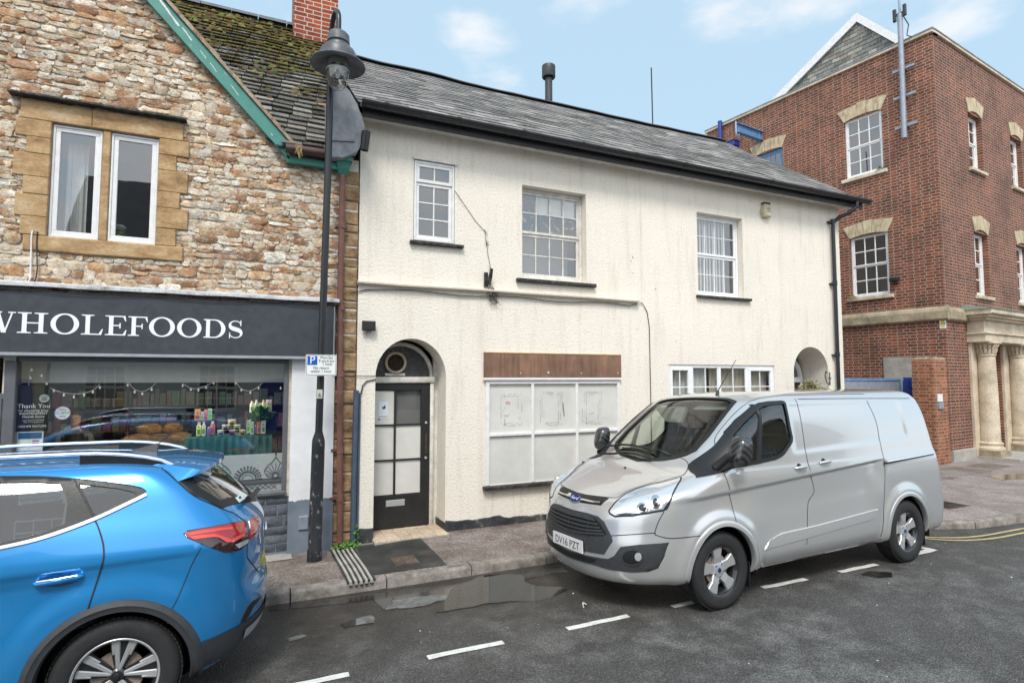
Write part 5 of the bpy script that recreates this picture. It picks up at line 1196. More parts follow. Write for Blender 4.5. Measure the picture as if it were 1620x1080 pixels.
        dg(W_*.12, W_*.32, T); dg(W_*.52, W_*.34, t_*1.2); dg(W_*.48, W_*.68, T); dg(W_*.90, W_*.70, t_*1.2)
        for xc, wd in ((.12, .26), (.50, .22), (.90, .22)): R(W_*(xc-wd/2), W_*(xc+wd/2), H-t_, H)
    return out
spans = [('W', -95, 72), ('H', 80, 230), ('O', 240, 376), ('L', 385, 490), ('E', 499, 602), ('F', 608, 705), ('O', 708, 831), ('O', 841, 957), ('D', 967, 1071), ('S', 1083, 1155)]
zt, zb = A.at(200, 497.5, .14)[1], A.at(200, 531.5, .14)[1]
zb, zt = A.at(105/3, 528.2, .14)[1], A.at(105/3, 495.2, .14)[1]
zb2, zt2 = A.at(1020/3, 533, .14)[1], A.at(1020/3, 504, .14)[1]; zb = (zb+zb2)/2; zt = (zt+zt2)/2
for ch, a, b in spans:
    u0, u1 = A.at(a/3, 512, .14)[0], A.at(b/3, 512, .14)[0]; mb = MB()
    for oi, (o, hs) in enumerate(glyph(ch, u0, u1, zb, zt)):
        P, F = cdt(o, hs); mb.add([SGF(p[0], p[1], .004+.00005*oi) for p in P], F)
        for lp in [o]+hs: k = len(lp); mb.add([SGF(p[0], p[1], .004+.00005*oi) for p in lp]+[SGF(p[0], p[1], 0) for p in lp], [(i, (i+1) % k, k+(i+1) % k, k+i) for i in range(k)])
    mb.build('letter', text_white, SG)
# window frame, glass, stallriser, pilaster
mb = MB(); u0, u1 = -2.23, .395
mb.fbox(A, u0, u1, sz1-.045, sz1, -.12, .02, .004); mb.fbox(A, u0-.0, u1, sz0, sz0+.05, -.12, .06, .01); mb.fbox(A, u1-.05, u1, sz0+.05, sz1-.045, -.12, .02, .004); mb.fbox(A, u0-.11, u0-.015, sz0+.0, sz1-.045, -.12, .025, .006)
mb.fbox(A, -3.4, u0-.10, 1.87, 1.93, -.12, .02, .004); mb.fbox(A, -2.42, u0-.12, 0, 1.87, -.2, .02, .004)
SF = mb.build('shop_window', frame_grey, SB, label='large plate glass shop window with grey frame')
MB().add([A(u0-.03, sz0+.04, -.04), A(u1-.04, sz0+.04, -.04), A(u1-.04, sz1-.03, -.04), A(u0-.03, sz1-.03, -.04)], [(0, 1, 2, 3)]).build('pane', shop_glass, SF)
ffz = A.at(400, 718, -.05)[1]
MB().add([A(u0+.04, sz0+.05, -.045), A(u1-.05, sz0+.05, -.045), A(u1-.05, ffz, -.045), A(u0+.04, ffz, -.045)], [(0, 1, 2, 3)]).build('frosted_film', frost, SF)
orn = MB(); OF = Frame(A(0, 0, -.035), (1, 0, 0), (0, -1, 0))
def ring(mb, fr, c, r0, r1, a0, a1, n=28, w=0):
    vs = [];
    for i in range(n+1): a_ = a0+(a1-a0)*i/n; vs += [fr(c[0]+r0*cos(a_), c[1]+r0*sin(a_), w), fr(c[0]+r1*cos(a_), c[1]+r1*sin(a_), w)]
    mb.add(vs, [(2*i, 2*i+1, 2*i+3, 2*i+2) for i in range(n)])
def line(mb, fr, p, q, t_, w=0):
    d = Vector((q[0]-p[0], q[1]-p[1])); 
    if d.length < 1e-6: return
    nn = Vector((-d.y, d.x)).normalized()*t_/2; mb.add([fr(p[0]+nn.x, p[1]+nn.y, w), fr(q[0]+nn.x, q[1]+nn.y, w), fr(q[0]-nn.x, q[1]-nn.y, w), fr(p[0]-nn.x, p[1]-nn.y, w)], [(0, 1, 2, 3)])
base_ = sz0+.20; uu = u0+.25; idx = 0
xs_o = [A.at(x, 740, -.03)[0] for x in (392, 436, 348)]
per = 2*(xs_o[1]-xs_o[0]); cxs = [xs_o[0]-per*k for k in range(0, 4)]; ons = [xs_o[1]-per*k for k in range(0, 4)]
for cx_ in cxs:
    c_ = (cx_, base_); ring(orn, OF, c_, .055, .062, 0, pi); ring(orn, OF, c_, .085, .100, 0, pi)
    for k in range(13):
        a_ = pi*k/12; line(orn, OF, (c_[0]+.105*cos(a_), c_[1]+.105*sin(a_)), (c_[0]+.135*cos(a_), c_[1]+.135*sin(a_)), .012); ring(orn, OF, (c_[0]+.147*cos(a_), c_[1]+.147*sin(a_)), 0, .011, 0, 2*pi, 8)
for cx_ in ons:
    c_ = (cx_, base_); pts_ = [(-.02, 0), (-.10, .03), (-.125, .09), (-.09, .15), (-.04, .19), (0, .25)]
    for sg in (-1, 1):
        for p, q in zip(pts_, pts_[1:]): line(orn, OF, (c_[0]+sg*p[0], c_[1]+p[1]), (c_[0]+sg*q[0], c_[1]+q[1]), .009)
    for k in range(9):
        a_ = pi*(.06+.88*k/8); r_ = .115+.05*sin(a_); line(orn, OF, (c_[0]+.04*cos(a_), c_[1]+.03+.04*sin(a_)), (c_[0]+r_*.86*cos(a_), c_[1]+.03+r_*sin(a_)*.9), .007)
    ring(orn, OF, (c_[0], c_[1]+.03), .025, .04, 0, 2*pi, 16); ring(orn, OF, (c_[0], c_[1]+.285), 0, .012, 0, 2*pi, 8); ring(orn, OF, (c_[0], c_[1]+.31), 0, .008, 0, 2*pi, 8)
    line(orn, OF, (c_[0], c_[1]+.25), (c_[0], c_[1]+.35), .004)
line(orn, OF, (u0+.05, base_-.012), (u1-.05, base_-.012), .02); line(orn, OF, (u0+.05, base_-.05), (u1-.05, base_-.05), .03)
x = u0+.06
while x < u1-.12: 
    line(orn, OF, (x, base_-.075), (x+.06, base_-.13), .007); line(orn, OF, (x+.06, base_-.075), (x, base_-.13), .007); x += .06
orn.build('film_ornament', M('dark_vinyl').set(color=(.06, .065, .07), rough=.5).m, SF)
mb = MB(); mb.c = []; mb.col = (1, 1, 1); rn = random.Random(7); v_ = .0
while v_ < .64:
    h_ = rn.choice((.075, .10, .13)); h_ = min(h_, .655-v_); u_ = -2.25-rn.uniform(0, .2)
    while u_ < .42:
        L_ = rn.uniform(.18, .40); e_ = min(.425, u_+L_); k_ = rn.choice(((.085, .10, .12), (.10, .115, .14), (.075, .09, .11), (.12, .135, .155))); mb.col = k_; nx_ = max(2, int((e_-u_)/.05)); ny_ = 3; P_ = []
        for jj in range(ny_+1):
            for ii in range(nx_+1):
                uu, vv = u_+.005+(e_-u_-.01)*ii/nx_, v_+.005+(h_-.01)*jj/ny_; ed = ii in (0, nx_) or jj in (0, ny_); P_.append(A(uu+(.004*rn.uniform(-1, 1) if ed else 0), vv+(.003*rn.uniform(-1, 1) if ed else 0), .008 if ed else .024+.010*rn.uniform(-1, 1)))
        mb.add(P_, [(jj*(nx_+1)+ii, jj*(nx_+1)+ii+1, (jj+1)*(nx_+1)+ii+1, (jj+1)*(nx_+1)+ii) for jj in range(ny_) for ii in range(nx_)]); u_ = e_
    v_ += h_
mb.build('stallriser_stones', slateblue_stone, SB, smooth=48)
MB().fbox(A, -2.3, .43, -.1, .66, -.0, .006).build('stallriser', bluegrey_wall, SB)
def jag(u): return .60+.03*noise.noise(Vector((u*9, 0, 0)))+.02*noise.noise(Vector((u*31, 0, 0)))
pu0, pu1 = .43, .935; n = 24
o = [(pu0, sgz0-.03), (pu1, sgz0-.03)]+[(pu1-(pu1-pu0)*i/n, jag(pu1-(pu1-pu0)*i/n)) for i in range(n+1)]
mb = MB(); mb.prism(o[::-1], A, -.02, .045); mb.build('pilaster', whitewall, SB)
o = [(pu0-.01, -.1), (pu1+.01, -.1)]+[(pu1+.01-(pu1-pu0+.02)*i/n, jag(pu1-(pu1-pu0)*i/n)-.001) for i in range(n+1)]
MB().prism(o, A, -.02, .05).build('pilaster_base', bluegrey_wall, SB)
MB().fbox(A, .545, .655, .25, .41, .05, .075, .006).build('outlet_cover', grey_metal, SB)
# shop interior
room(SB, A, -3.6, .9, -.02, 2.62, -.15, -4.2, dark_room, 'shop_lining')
mb = MB(); mb.add([A(-3.6, .0, -.15), A(.9, .0, -.15), A(.9, .0, -4.2), A(-3.6, .0, -4.2)], [(0, 1, 2, 3)]); mb.build('shop_floor', painted('wood_floor', (.12, .075, .04), .5, .2), SB)
pz0 = A.at(200, 605, -.25)[1]
MB().fbox(A, u0-.05, u1-.01, pz0, 2.55, -.27, -.25).build('pelmet', painted('pale_pelmet', (.74, .73, .68), .7, .05), SF)
em = M('warm_ceiling_light').set(color=(.9, .8, .6), emis=(1, .86, .66), estr=22.0); mb = MB(); mb.box(-2.0, .1, FY+.55, FY+.75, 2.56, 2.60)
cl = thing('ceiling_light', 'warm strip light on the ceiling inside the shop', 'light', (-.95, FY+1, 2.6)); mb.build('diffuser', em.m, cl)
# fairy lights
fly = thing('fairy_lights', 'string of small white bulbs hung in swags behind the shop glass', 'fairy lights', A(-1, 1.9, -.12))
wire = MB(); bulbs = []
def sw_(pts, every=2):
    P_ = smoothpath([(A.at(x, y, -.1)[0], A.at(x, y, -.1)[1]) for x, y in pts], 5); wire.tube([A(p.x, p.y, -.1) for p in P_], .0028, 4)
for path in (((62, 592), (78, 612), (96, 620), (117, 623), (136, 621), (150, 615), (158, 606)), ((204, 605), (212, 615), (226, 619), (240, 612), (248, 603)), ((290, 607), (302, 614), (314, 614), (326, 610), (338, 604)), ((374, 604), (382, 615), (396, 618), (409, 611), (420, 600)), ((448, 590), (452, 620), (450, 640), (452, 680)), ((48, 575), (44, 620), (36, 655), (28, 690))): sw_(path)
wire.build('wire', curtain_m, fly)
for (x, y) in ((74, 607), (85, 618), (101, 625), (117, 628), (133, 625), (147, 620), (158, 613), (202, 609), (213, 620), (225, 623), (240, 616), (289, 610), (302, 616), (314, 617), (326, 613), (338, 606), (373, 606), (382, 617), (396, 621), (409, 614), (444, 614), (450, 627), (450, 637), (450, 648), (450, 675), (43, 623), (31, 654), (30, 667), (28, 680), (48, 598), (50, 585), (66, 594)):
    u, v = A.at(x, y, -.1); mb = MB().lathe([(0, -.016), (.009, -.010), (.011, 0), (.006, .012), (.004, .020)], A(u, v, -.1), 'Z', 8); mb.build('bulb', M('bulb_white').set(color=(.75, .73, .68), emis=(1, .93, .8), estr=.12).m if 'bulb_white' not in MATS else MATS['bulb_white'], fly, smooth=60)
# stickers and posters on the glass
PF = Frame(A(0, 0, -.047), (1, 0, 0), (0, -1, 0)); pa = lambda x, y: PF.at(x, y, 0)
def plate(mb, fr, x0, y0, x1, y1, w): (a, b), (c, d) = fr.at(x0, y0, w), fr.at(x1, y1, w); mb.add([fr(a, d, w), fr(c, d, w), fr(c, b, w), fr(a, b, w)], [(0, 1, 2, 3)]); return mb
bl = M('poster_black').set(color=(.012, .012, .013), rough=.4).m
po = thing('window_poster', 'black window poster thanking customers in white lettering on the shop glass', 'poster', A(-2.05, 1.5, -.05))
plate(MB(), PF, 28, 609, 76, 681, 0).build('sheet', bl, po)
for t_, x, y, s_ in (('Thank You', 53.5, 645, .062), ('for choosing your', 53, 650.5, .036), ('INDEPENDENT', 53, 655.5, .036), ('Health Store', 53, 660.5, .036), ('supporting your local health', 53, 665, .016), ('shop since it opened here', 53, 668, .016), ('HIGHER NATURE', 51, 675.5, .031)):
    u, v = pa(x, y); text_mesh(t_, s_, PF, u, v, .002, text_white, po)
u, v = pa(70, 630); mb = MB(); ring(mb, PF, (u, v), 0, .043, 0, 2*pi, 24, .002); mb.build('badge', painted('badge_grey', (.5, .55, .53), .4), po)
mb = MB(); 
for k in range(4): line(mb, PF, (u-.025, v+.018-k*.013), (u+.025, v+.022-k*.013), .005, .0035)
mb.build('badge_lines', bl, po)
ec = thing('round_sticker', 'round white refill sticker with a purple rim on the shop glass', 'sticker', A(-1.85, 1.5, -.05)); u, v = pa(99, 653)
mb = MB(); ring(mb, PF, (u, v), 0, .068, 0, 2*pi, 28, .001); mb.build('disc', M('sticker_white').set(color=(.75, .76, .78), rough=.4).m, ec)
mb = MB(); ring(mb, PF, (u, v), .066, .073, 0, 2*pi, 28, .002); mb.build('rim', M('purple').set(color=(.35, .12, .38), rough=.4).m, ec)
text_mesh('ECO', .045, PF, u-.027, v-.012, .003, M('sticker_blue').set(color=(.02, .25, .6), rough=.4).m, ec); text_mesh('VER', .045, PF, u+.03, v-.012, .003, M('sticker_green').set(color=(.1, .5, .12), rough=.4).m, ec); text_mesh('REFILL', .026, PF, u, v+.03, .003, bl, ec); text_mesh('HERE', .026, PF, u, v-.045, .003, bl, ec)
nb_ = thing('window_notice', 'small pale notice with a dark blue heading low on the left of the shop glass', 'notice', A(-2.1, 1.25, -.05))
plate(MB(), PF, 27.5, 683, 67.5, 712, .0).build('sheet', M('notice_pale').set(color=(.55, .65, .74), rough=.4).m, nb_)
mb = plate(MB(), PF, 29, 684.5, 66, 693, .001); mb.build('heading', M('notice_blue').set(color=(.02, .12, .25), rough=.4).m, nb_)
mb = plate(MB(), PF, 31, 695, 45, 712, .001); plate(mb, PF, 47, 695, 66, 712, .001); mb.build('panel', text_white, nb_)
mb = plate(MB(), PF, 51, 700, 61, 705, .002); plate(mb, PF, 51, 696, 62, 698, .002); mb.build('print', MATS['purple'], nb_)
# display table with teal cloth, risers and goods
IT = Frame(A(0, 0, -.62), (1, 0, 0), (0, -1, 0)); tz = IT.at(360, 690, 0)[1]; ta, tb = IT.at(294, 690, 0)[0], IT.at(430, 690, 0)[0]
dt = thing('display_table', 'display table draped in a dark teal cloth inside the shop window', 'table', IT((ta+tb)/2, 0, -.2))
n = 70; vs = []
teal = painted('teal_cloth', (.012, .10, .105), .75, .2, 6, .2)
for i in range(n+1):
    u = ta+(tb-ta)*i/n
    for (w_, z_) in ((-.42, tz), (.04, tz), (.055+.012*sin(i*1.1), tz-.05), (.07+.028*sin(i*.9), tz-.4), (.08+.04*sin(i*.9+.3), .02)): vs.append(IT(u, z_, w_))
MB().add(vs, [(i*5+k, (i+1)*5+k, (i+1)*5+k+1, i*5+k+1) for i in range(n) for k in range(4)]).build('cloth', teal, dt, smooth=60)
MB().fbox(IT, ta+.02, tb-.02, .0, tz-.015, -.4, .02).build('carcass', dark_room, dt)
navy = painted('navy_riser', (.012, .03, .09), .7, .2)
rs = []
for (x0, x1, yt, w0_, w1_, lb) in ((304, 336, 665, -.28, -.12, 'dark navy display riser at the left end of the teal table'), (393, 438, 653, -.28, -.12, 'taller navy display riser at the right end of the teal table')):
    a, b = IT.at(x0, yt, -.12)[0], IT.at(x1, yt, -.12)[0]; zt_ = IT.at(x0, yt, -.12)[1]; MB().fbox(IT, a, b, tz+.002, zt_, w0_, w1_, .006).build('display_riser', navy, None, label=lb, cat='display riser')
def goods(px0, px1, py0, py1, w_, kind, c, label, capc=None):
    (a, b), (c2, d) = IT.at(px0, py0, w_), IT.at(px1, py1, w_); ww = c2-a; hh = b-d; cu = (a+c2)/2
    key = 'goods_%02d%02d%02d' % tuple(int(x*99) for x in c); mt = MATS.get(key) or M(key).set(color=c, rough=.45).m
    t_ = thing(kind, label, {'product_box': 'box', 'product_bottle': 'bottle', 'product_tub': 'tub'}[kind], IT(cu, d, w_), group='goods displayed on the teal table')
    if kind == 'product_box': MB().fbox(IT, a, c2, d, b, w_-ww*.6, w_, .002).build('carton', mt, t_)
    elif kind == 'product_bottle': MB().lathe([(0, 0), (ww/2, 0), (ww/2, hh*.72), (ww*.32, hh*.8), (ww*.3, hh*.82)], IT(cu, d, w_-ww/2), 'Z', 14).build('bottle_body', mt, t_, smooth=40)
    else: MB().lathe([(0, 0), (ww*.40, 0), (ww*.47, hh*.85), (ww*.47, hh*.86)], IT(cu, d, w_-ww/2), 'Z', 14).build('tub_body', mt, t_, smooth=40)
    if kind == 'product_bottle': MB().lathe([(ww*.28, hh*.80), (ww*.28, hh), (0, hh)], IT(cu, d, w_-ww/2), 'Z', 12).build('cap', capc or text_white, t_, smooth=40)
    if kind == 'product_tub': MB().lathe([(ww*.5, hh*.85), (ww*.5, hh), (0, hh)], IT(cu, d, w_-ww/2), 'Z', 14).build('lid', lens_glass if False else text_white, t_, smooth=40)
    lb_ = MB(); wL = w_+.0015 if kind == 'product_box' else w_+.002
    lb_.add([IT(cu-ww*.3, d+hh*.15, wL), IT(cu+ww*.3, d+hh*.15, wL), IT(cu+ww*.3, d+hh*.5, wL), IT(cu-ww*.3, d+hh*.5, wL)], [(0, 1, 2, 3)]); ring(lb_, IT, (cu, d+hh*.68), 0, ww*.2, 0, 2*pi, 12, wL) if kind != 'product_tub' else None
    lb_.build('label_print', blacklip if kind == 'product_tub' else MATS['purple'] if c[1] < .5 else MATS['sticker_green'], t_)
zp = lambda x: 200+x/6; zq = lambda y: 560+y/6
for args in ((650, 700, 525, 628, -.13, 'product_box', (.75, .42, .22), 'orange carton on the left navy riser'), (708, 732, 545, 628, -.13, 'product_box', (.45, .68, .75), 'pale blue carton on the left navy riser'), (736, 768, 530, 626, -.13, 'product_box', (.75, .25, .42), 'pink carton on the left navy riser'), (774, 810, 518, 624, -.13, 'product_box', (.30, .68, .55), 'mint green carton on the left navy riser'),
    (664, 708, 648, 776, .0, 'product_bottle', (.72, .75, .28), 'tall yellow green bottle at the left front of the teal table'), (716, 750, 645, 776, .0, 'product_bottle', (.80, .80, .78), 'white pump bottle second from the left on the teal table'), (762, 794, 690, 776, .0, 'product_bottle', (.10, .22, .5), 'short blue bottle on the teal table'), (796, 838, 638, 762, -.02, 'product_bottle', (.70, .2, .22), 'red and white bottle on the teal table'),
    (858, 930, 724, 770, .0, 'product_tub', (.5, .72, .72), 'pale turquoise tub in the bottom row of tubs'), (970, 1032, 722, 768, .0, 'product_tub', (.32, .08, .40), 'purple tub in the bottom row of tubs'), (1068, 1132, 720, 766, .0, 'product_tub', (.75, .45, .2), 'orange tub in the bottom row of tubs'), (904, 976, 674, 722, -.01, 'product_tub', (.55, .5, .68), 'lilac tub in the middle row of tubs'), (1014, 1084, 672, 720, -.01, 'product_tub', (.4, .68, .3), 'green tub in the middle row of tubs'), (962, 1040, 624, 672, -.02, 'product_tub', (.78, .62, .2), 'yellow tub on top of the pyramid of tubs'),
    (1172, 1212, 445, 552, -.13, 'product_bottle', (.80, .80, .76), 'rounded white bottle leftmost on the tall navy riser'), (1216, 1254, 435, 550, -.13, 'product_bottle', (.62, .72, .5), 'pale green bottle on the tall navy riser'), (1256, 1280, 462, 552, -.135, 'product_bottle', (.5, .7, .6), 'small mint bottle on the tall navy riser'), (1283, 1318, 434, 552, -.13, 'product_bottle', (.78, .74, .4), 'cream and yellow bottle on the tall navy riser'), (1324, 1378, 434, 556, -.13, 'product_box', (.78, .7, .74), 'white carton with pink print on the tall navy riser'),
    (1142, 1174, 628, 748, .0, 'product_box', (.55, .75, .6), 'pale green carton at the right front of the teal table'), (1178, 1208, 642, 762, .01, 'product_box', (.62, .78, .66), 'narrow mint carton at the right front of the teal table'), (1212, 1234, 670, 752, .0, 'product_bottle', (.1, .2, .5), 'small navy bottle among cartons on the teal table'), (1238, 1276, 642, 754, .0, 'product_box', (.75, .35, .15), 'bright orange carton at the right of the teal table'), (1280, 1320, 630, 754, .0, 'product_box', (.8, .8, .8), 'white carton rightmost on the teal table')):
    goods(zp(args[0]), zp(args[1]), zq(args[2]), zq(args[3]), args[4]-.0, args[5], args[6], args[7])
pl_ = MB(); pl_.pal = [(.03, .16, .03), (.06, .26, .05), (.02, .10, .02)]; pl_.col = (1, 1, 1); c_ = IT(*IT.at(413, 662, -.06), -.06); foliage(pl_, c_, .11, .06, .12, 380, .07, 5); pl_.build('trailing_plant', leaf_m, None, label='trailing green plant between the bottles on the teal table', cat='plant', recalc=False)
# counter, loaves and shelves
ct = thing('shop_counter', 'dark counter with a glass food case inside the shop', 'counter', (-1.4, FY+1.7, 0))
MB().box(-2.4, -.4, FY+1.5, FY+2.1, 0, 1.12).build('body', painted('counter_wood', (.10, .055, .03), .5, .3), ct); MB().box(-2.42, -.38, FY+1.45, FY+2.12, 1.12, 1.16).build('worktop', grey_metal, ct)
mb = MB(); mb.box(-1.5, -.6, FY+1.5, FY+1.52, 1.16, 1.5); mb.build('case_glass', win_glass, ct)
bread = blotchy('crusty_bread', [(.16, .07, .025), (.42, .22, .08), (.62, .42, .20)], 14, .8, .5, .01)
for i, (x, y, z, L) in enumerate(((-1.42, 1.75, 1.165, .17), (-1.16, 1.7, 1.165, .14), (-.92, 1.8, 1.165, .16), (-1.30, 1.85, 1.30, .15), (-1.02, 1.85, 1.30, .13))):
    mb = MB(); mb.lathe([(0, -L), (.05, -L*.92), (.085, -L*.5), (.09, 0), (.085, L*.5), (.05, L*.92), (0, L)], (x, FY+y, z+.07), 'X', 14)
    mb.build('loaf', bread, None, smooth=60, label=['long crusty loaf leftmost on the shop counter', 'short crusty loaf second on the shop counter', 'crusty loaf rightmost on the shop counter', 'upper left loaf stacked on the counter bread', 'upper right loaf stacked on the counter bread'][i], cat='loaf', group='loaves on the counter')
sh = thing('shop_shelves', 'tall dark wooden shelves against the back wall of the shop', 'shelves', (-.8, FY+3.8, 0)); mb = MB()
for z in (.4, .8, 1.2, 1.6, 2.0): mb.box(-3.2, .7, FY+3.7, FY+4.1, z, z+.025)
for x in (-3.2, -1.9, -.6, .68): mb.box(x, x+.03, FY+3.7, FY+4.1, 0, 2.3)
mb.build('frame', painted('shelf_wood', (.16, .09, .045), .6, .3), sh)
mb = MB(); mb.c = []; rn = random.Random(9); mb.col = (1, 1, 1)
for z in (.425, .825, 1.225, 1.625):
    x = -3.1
    while x < .6: ww = rn.uniform(.06, .16); hh = rn.uniform(.12, .28); mb.col = tuple(.10+.16*rn.random()+.08*rn.random() for _ in range(3)); mb.box(x, x+ww*.85, FY+3.72, FY+3.85, z, z+hh); x += ww
mb.build('shelf_stock', vcol('packet', .6, 40, .1, .002), sh, kind='stuff')
# ------------------------------------------------ lamp post, signs on it
lp = thing('street_lamp', 'tall leaning black street lamp with a bell shaped lantern on a swan neck', 'street lamp', (.70, 7.1, 0))
def px_(z): return .70+.065*min(1, z/5.0)
mb = MB(); mb.tube([(px_(z), 7.1, z) for z in (-.05, .10, .11, 1.30, 1.36, 1.45, 1.46)], [.083, .083, .076, .074, .072, .045, .045], 18, True); mb.build('base_column', blotchy('scuffed_post_paint', [(.012, .013, .016), (.018, .02, .024), (.02, .02, .024), (.30, .30, .29)], 13, .4, .3, .003, (1, 1, .7)), lp, smooth=40)
mb = MB(); Z = [1.45, 2.5, 3.5, 4.5, 5.5, 6.0]; pth = [(px_(z), 7.1, z) for z in Z]
for i in range(11): a_ = pi*i/10; pth.append((.765+.0225*(1-cos(a_))*1, 7.1-.175*(1-cos(a_)), 6.30+.20*sin(a_)))
pth.append((.81, 6.75, 6.12)); mb.tube(pth, [.042]*6+[.030]*12, 14); mb.build('pole', post_black, lp, smooth=40)
LC = (.81, 6.75, 0)
hs_ = MB().lathe([(0, 6.15), (.10, 6.15), (.125, 6.12), (.13, 6.03), (.113, 6.02), (.113, 6.0), (.142, 5.99), (.148, 5.95), (.19, 5.935), (.208, 5.90), (.210, 5.83), (.222, 5.815), (.308, 5.772), (.316, 5.758), (.308, 5.750), (.22, 5.775), (.16, 5.80), (.0, 5.845)], LC, 'Z', 40).build('lantern_hood', blotchy('aged_lantern_metal', [(.045, .05, .058), (.09, .095, .105), (.15, .155, .165)], 5, .42, .2, .004, spec=.5), lp, smooth=28)
MB().lathe([(.130, 5.825), (.132, 5.68), (.122, 5.60), (.095, 5.52), (.055, 5.465), (.0, 5.445)], LC, 'Z', 32).build('lantern_bowl', lamp_glass, lp, smooth=60)
mb = MB().lathe([(.132, 5.70), (.1335, 5.69), (.132, 5.68)], LC, 'Z', 32); mb.lathe([(.0, 5.83), (.10, 5.825), (.118, 5.74), (.12, 5.735)], LC, 'Z', 28); mb.build('reflector', painted('reflector_white', (.55, .55, .52), .3, .1), lp, smooth=50)
mb = MB().lathe([(0, 5.82), (.02, 5.82), (.03, 5.76), (.035, 5.68), (.02, 5.61), (0, 5.60)], LC, 'Z', 16); mb.build('lamp_bulb', M('lamp_bulb_glass').set(color=(.7, .7, .66), rough=.15).m, lp, smooth=60)
PS = Frame((0, 7.005, 0), (1, 0, 0), (0, -1, 0)); (a, b), (c, d) = PS.at(484, 560.5), PS.at(532, 594)
ps = thing('parking_sign', 'white parking sign with a blue P clamped to the leaning lamp post', 'sign', PS((a+c)/2, d))
MB().fbox(PS, a, c, d, b, -.004, .0, .0).build('plate', M('sign_white').set(color=(.78, .78, .76), rough=.35).m, ps)
mb = MB(); e = .007
for (x0, x1, y0, y1) in ((a+e, c-e, b-e-.004, b-e), (a+e, c-e, d+e, d+e+.004), (a+e, a+e+.004, d+e, b-e), (c-e-.004, c-e, d+e, b-e)): mb.add([PS(x0, y0, .001), PS(x1, y0, .001), PS(x1, y1, .001), PS(x0, y1, .001)], [(0, 1, 2, 3)])
mb.build('border', bl, ps)
sz_ = b-d; bx1 = a+(c-a)*.37; mb = MB(); mb.add([PS(a+.018, b-.018-sz_*.42, .0015), PS(bx1, b-.018-sz_*.42, .0015), PS(bx1, b-.018, .0015), PS(a+.018, b-.018, .0015)], [(0, 1, 2, 3)]); mb.build('blue_panel', M('sign_blue').set(color=(.01, .10, .42), rough=.35).m, ps)
text_mesh('P', .125, PS, (a+.018+bx1)/2, b-.018-sz_*.36, .003, text_white, ps)
mx_ = (bx1+c)/2-.005
for t_, x, y, s_ in (('Mon-Sat', mx_, b-.048, .046), ('9 am-6 pm', mx_, b-.086, .044), ('1 hour', mx_+.01, b-.124, .046), ('No return', (a+c)/2, b-.168, .046), ('within 1 hour', (a+c)/2, b-.208, .046)): text_mesh(t_, s_, PS, x, y, .003, bl, ps, sx=.92)
mb = MB(); 
for z in (2.12, 2.28): mb.tube([(px_(z)+.05*cos(t_*.35), 7.1+.05*sin(t_*.35), z) for t_ in range(19)], .006, 5)
mb.build('clamp', grey_metal, ps)
np_ = thing('number_plate', 'small pale plate marked 6 on the lamp post below the parking sign', 'plate', (.735, 7.04, 1.85)); PN = Frame((0, 7.048, 0), (1, 0, 0), (0, -1, 0)); (a, b), (c, d) = PN.at(501.5, 616), PN.at(510, 630)
MB().fbox(PN, a, c, d, b, -.01, .0).build('plate', painted('plate_cream', (.60, .58, .50), .5, .2), np_); text_mesh('6', .072, PN, (a+c)/2, d+.015, .002, bl, np_)
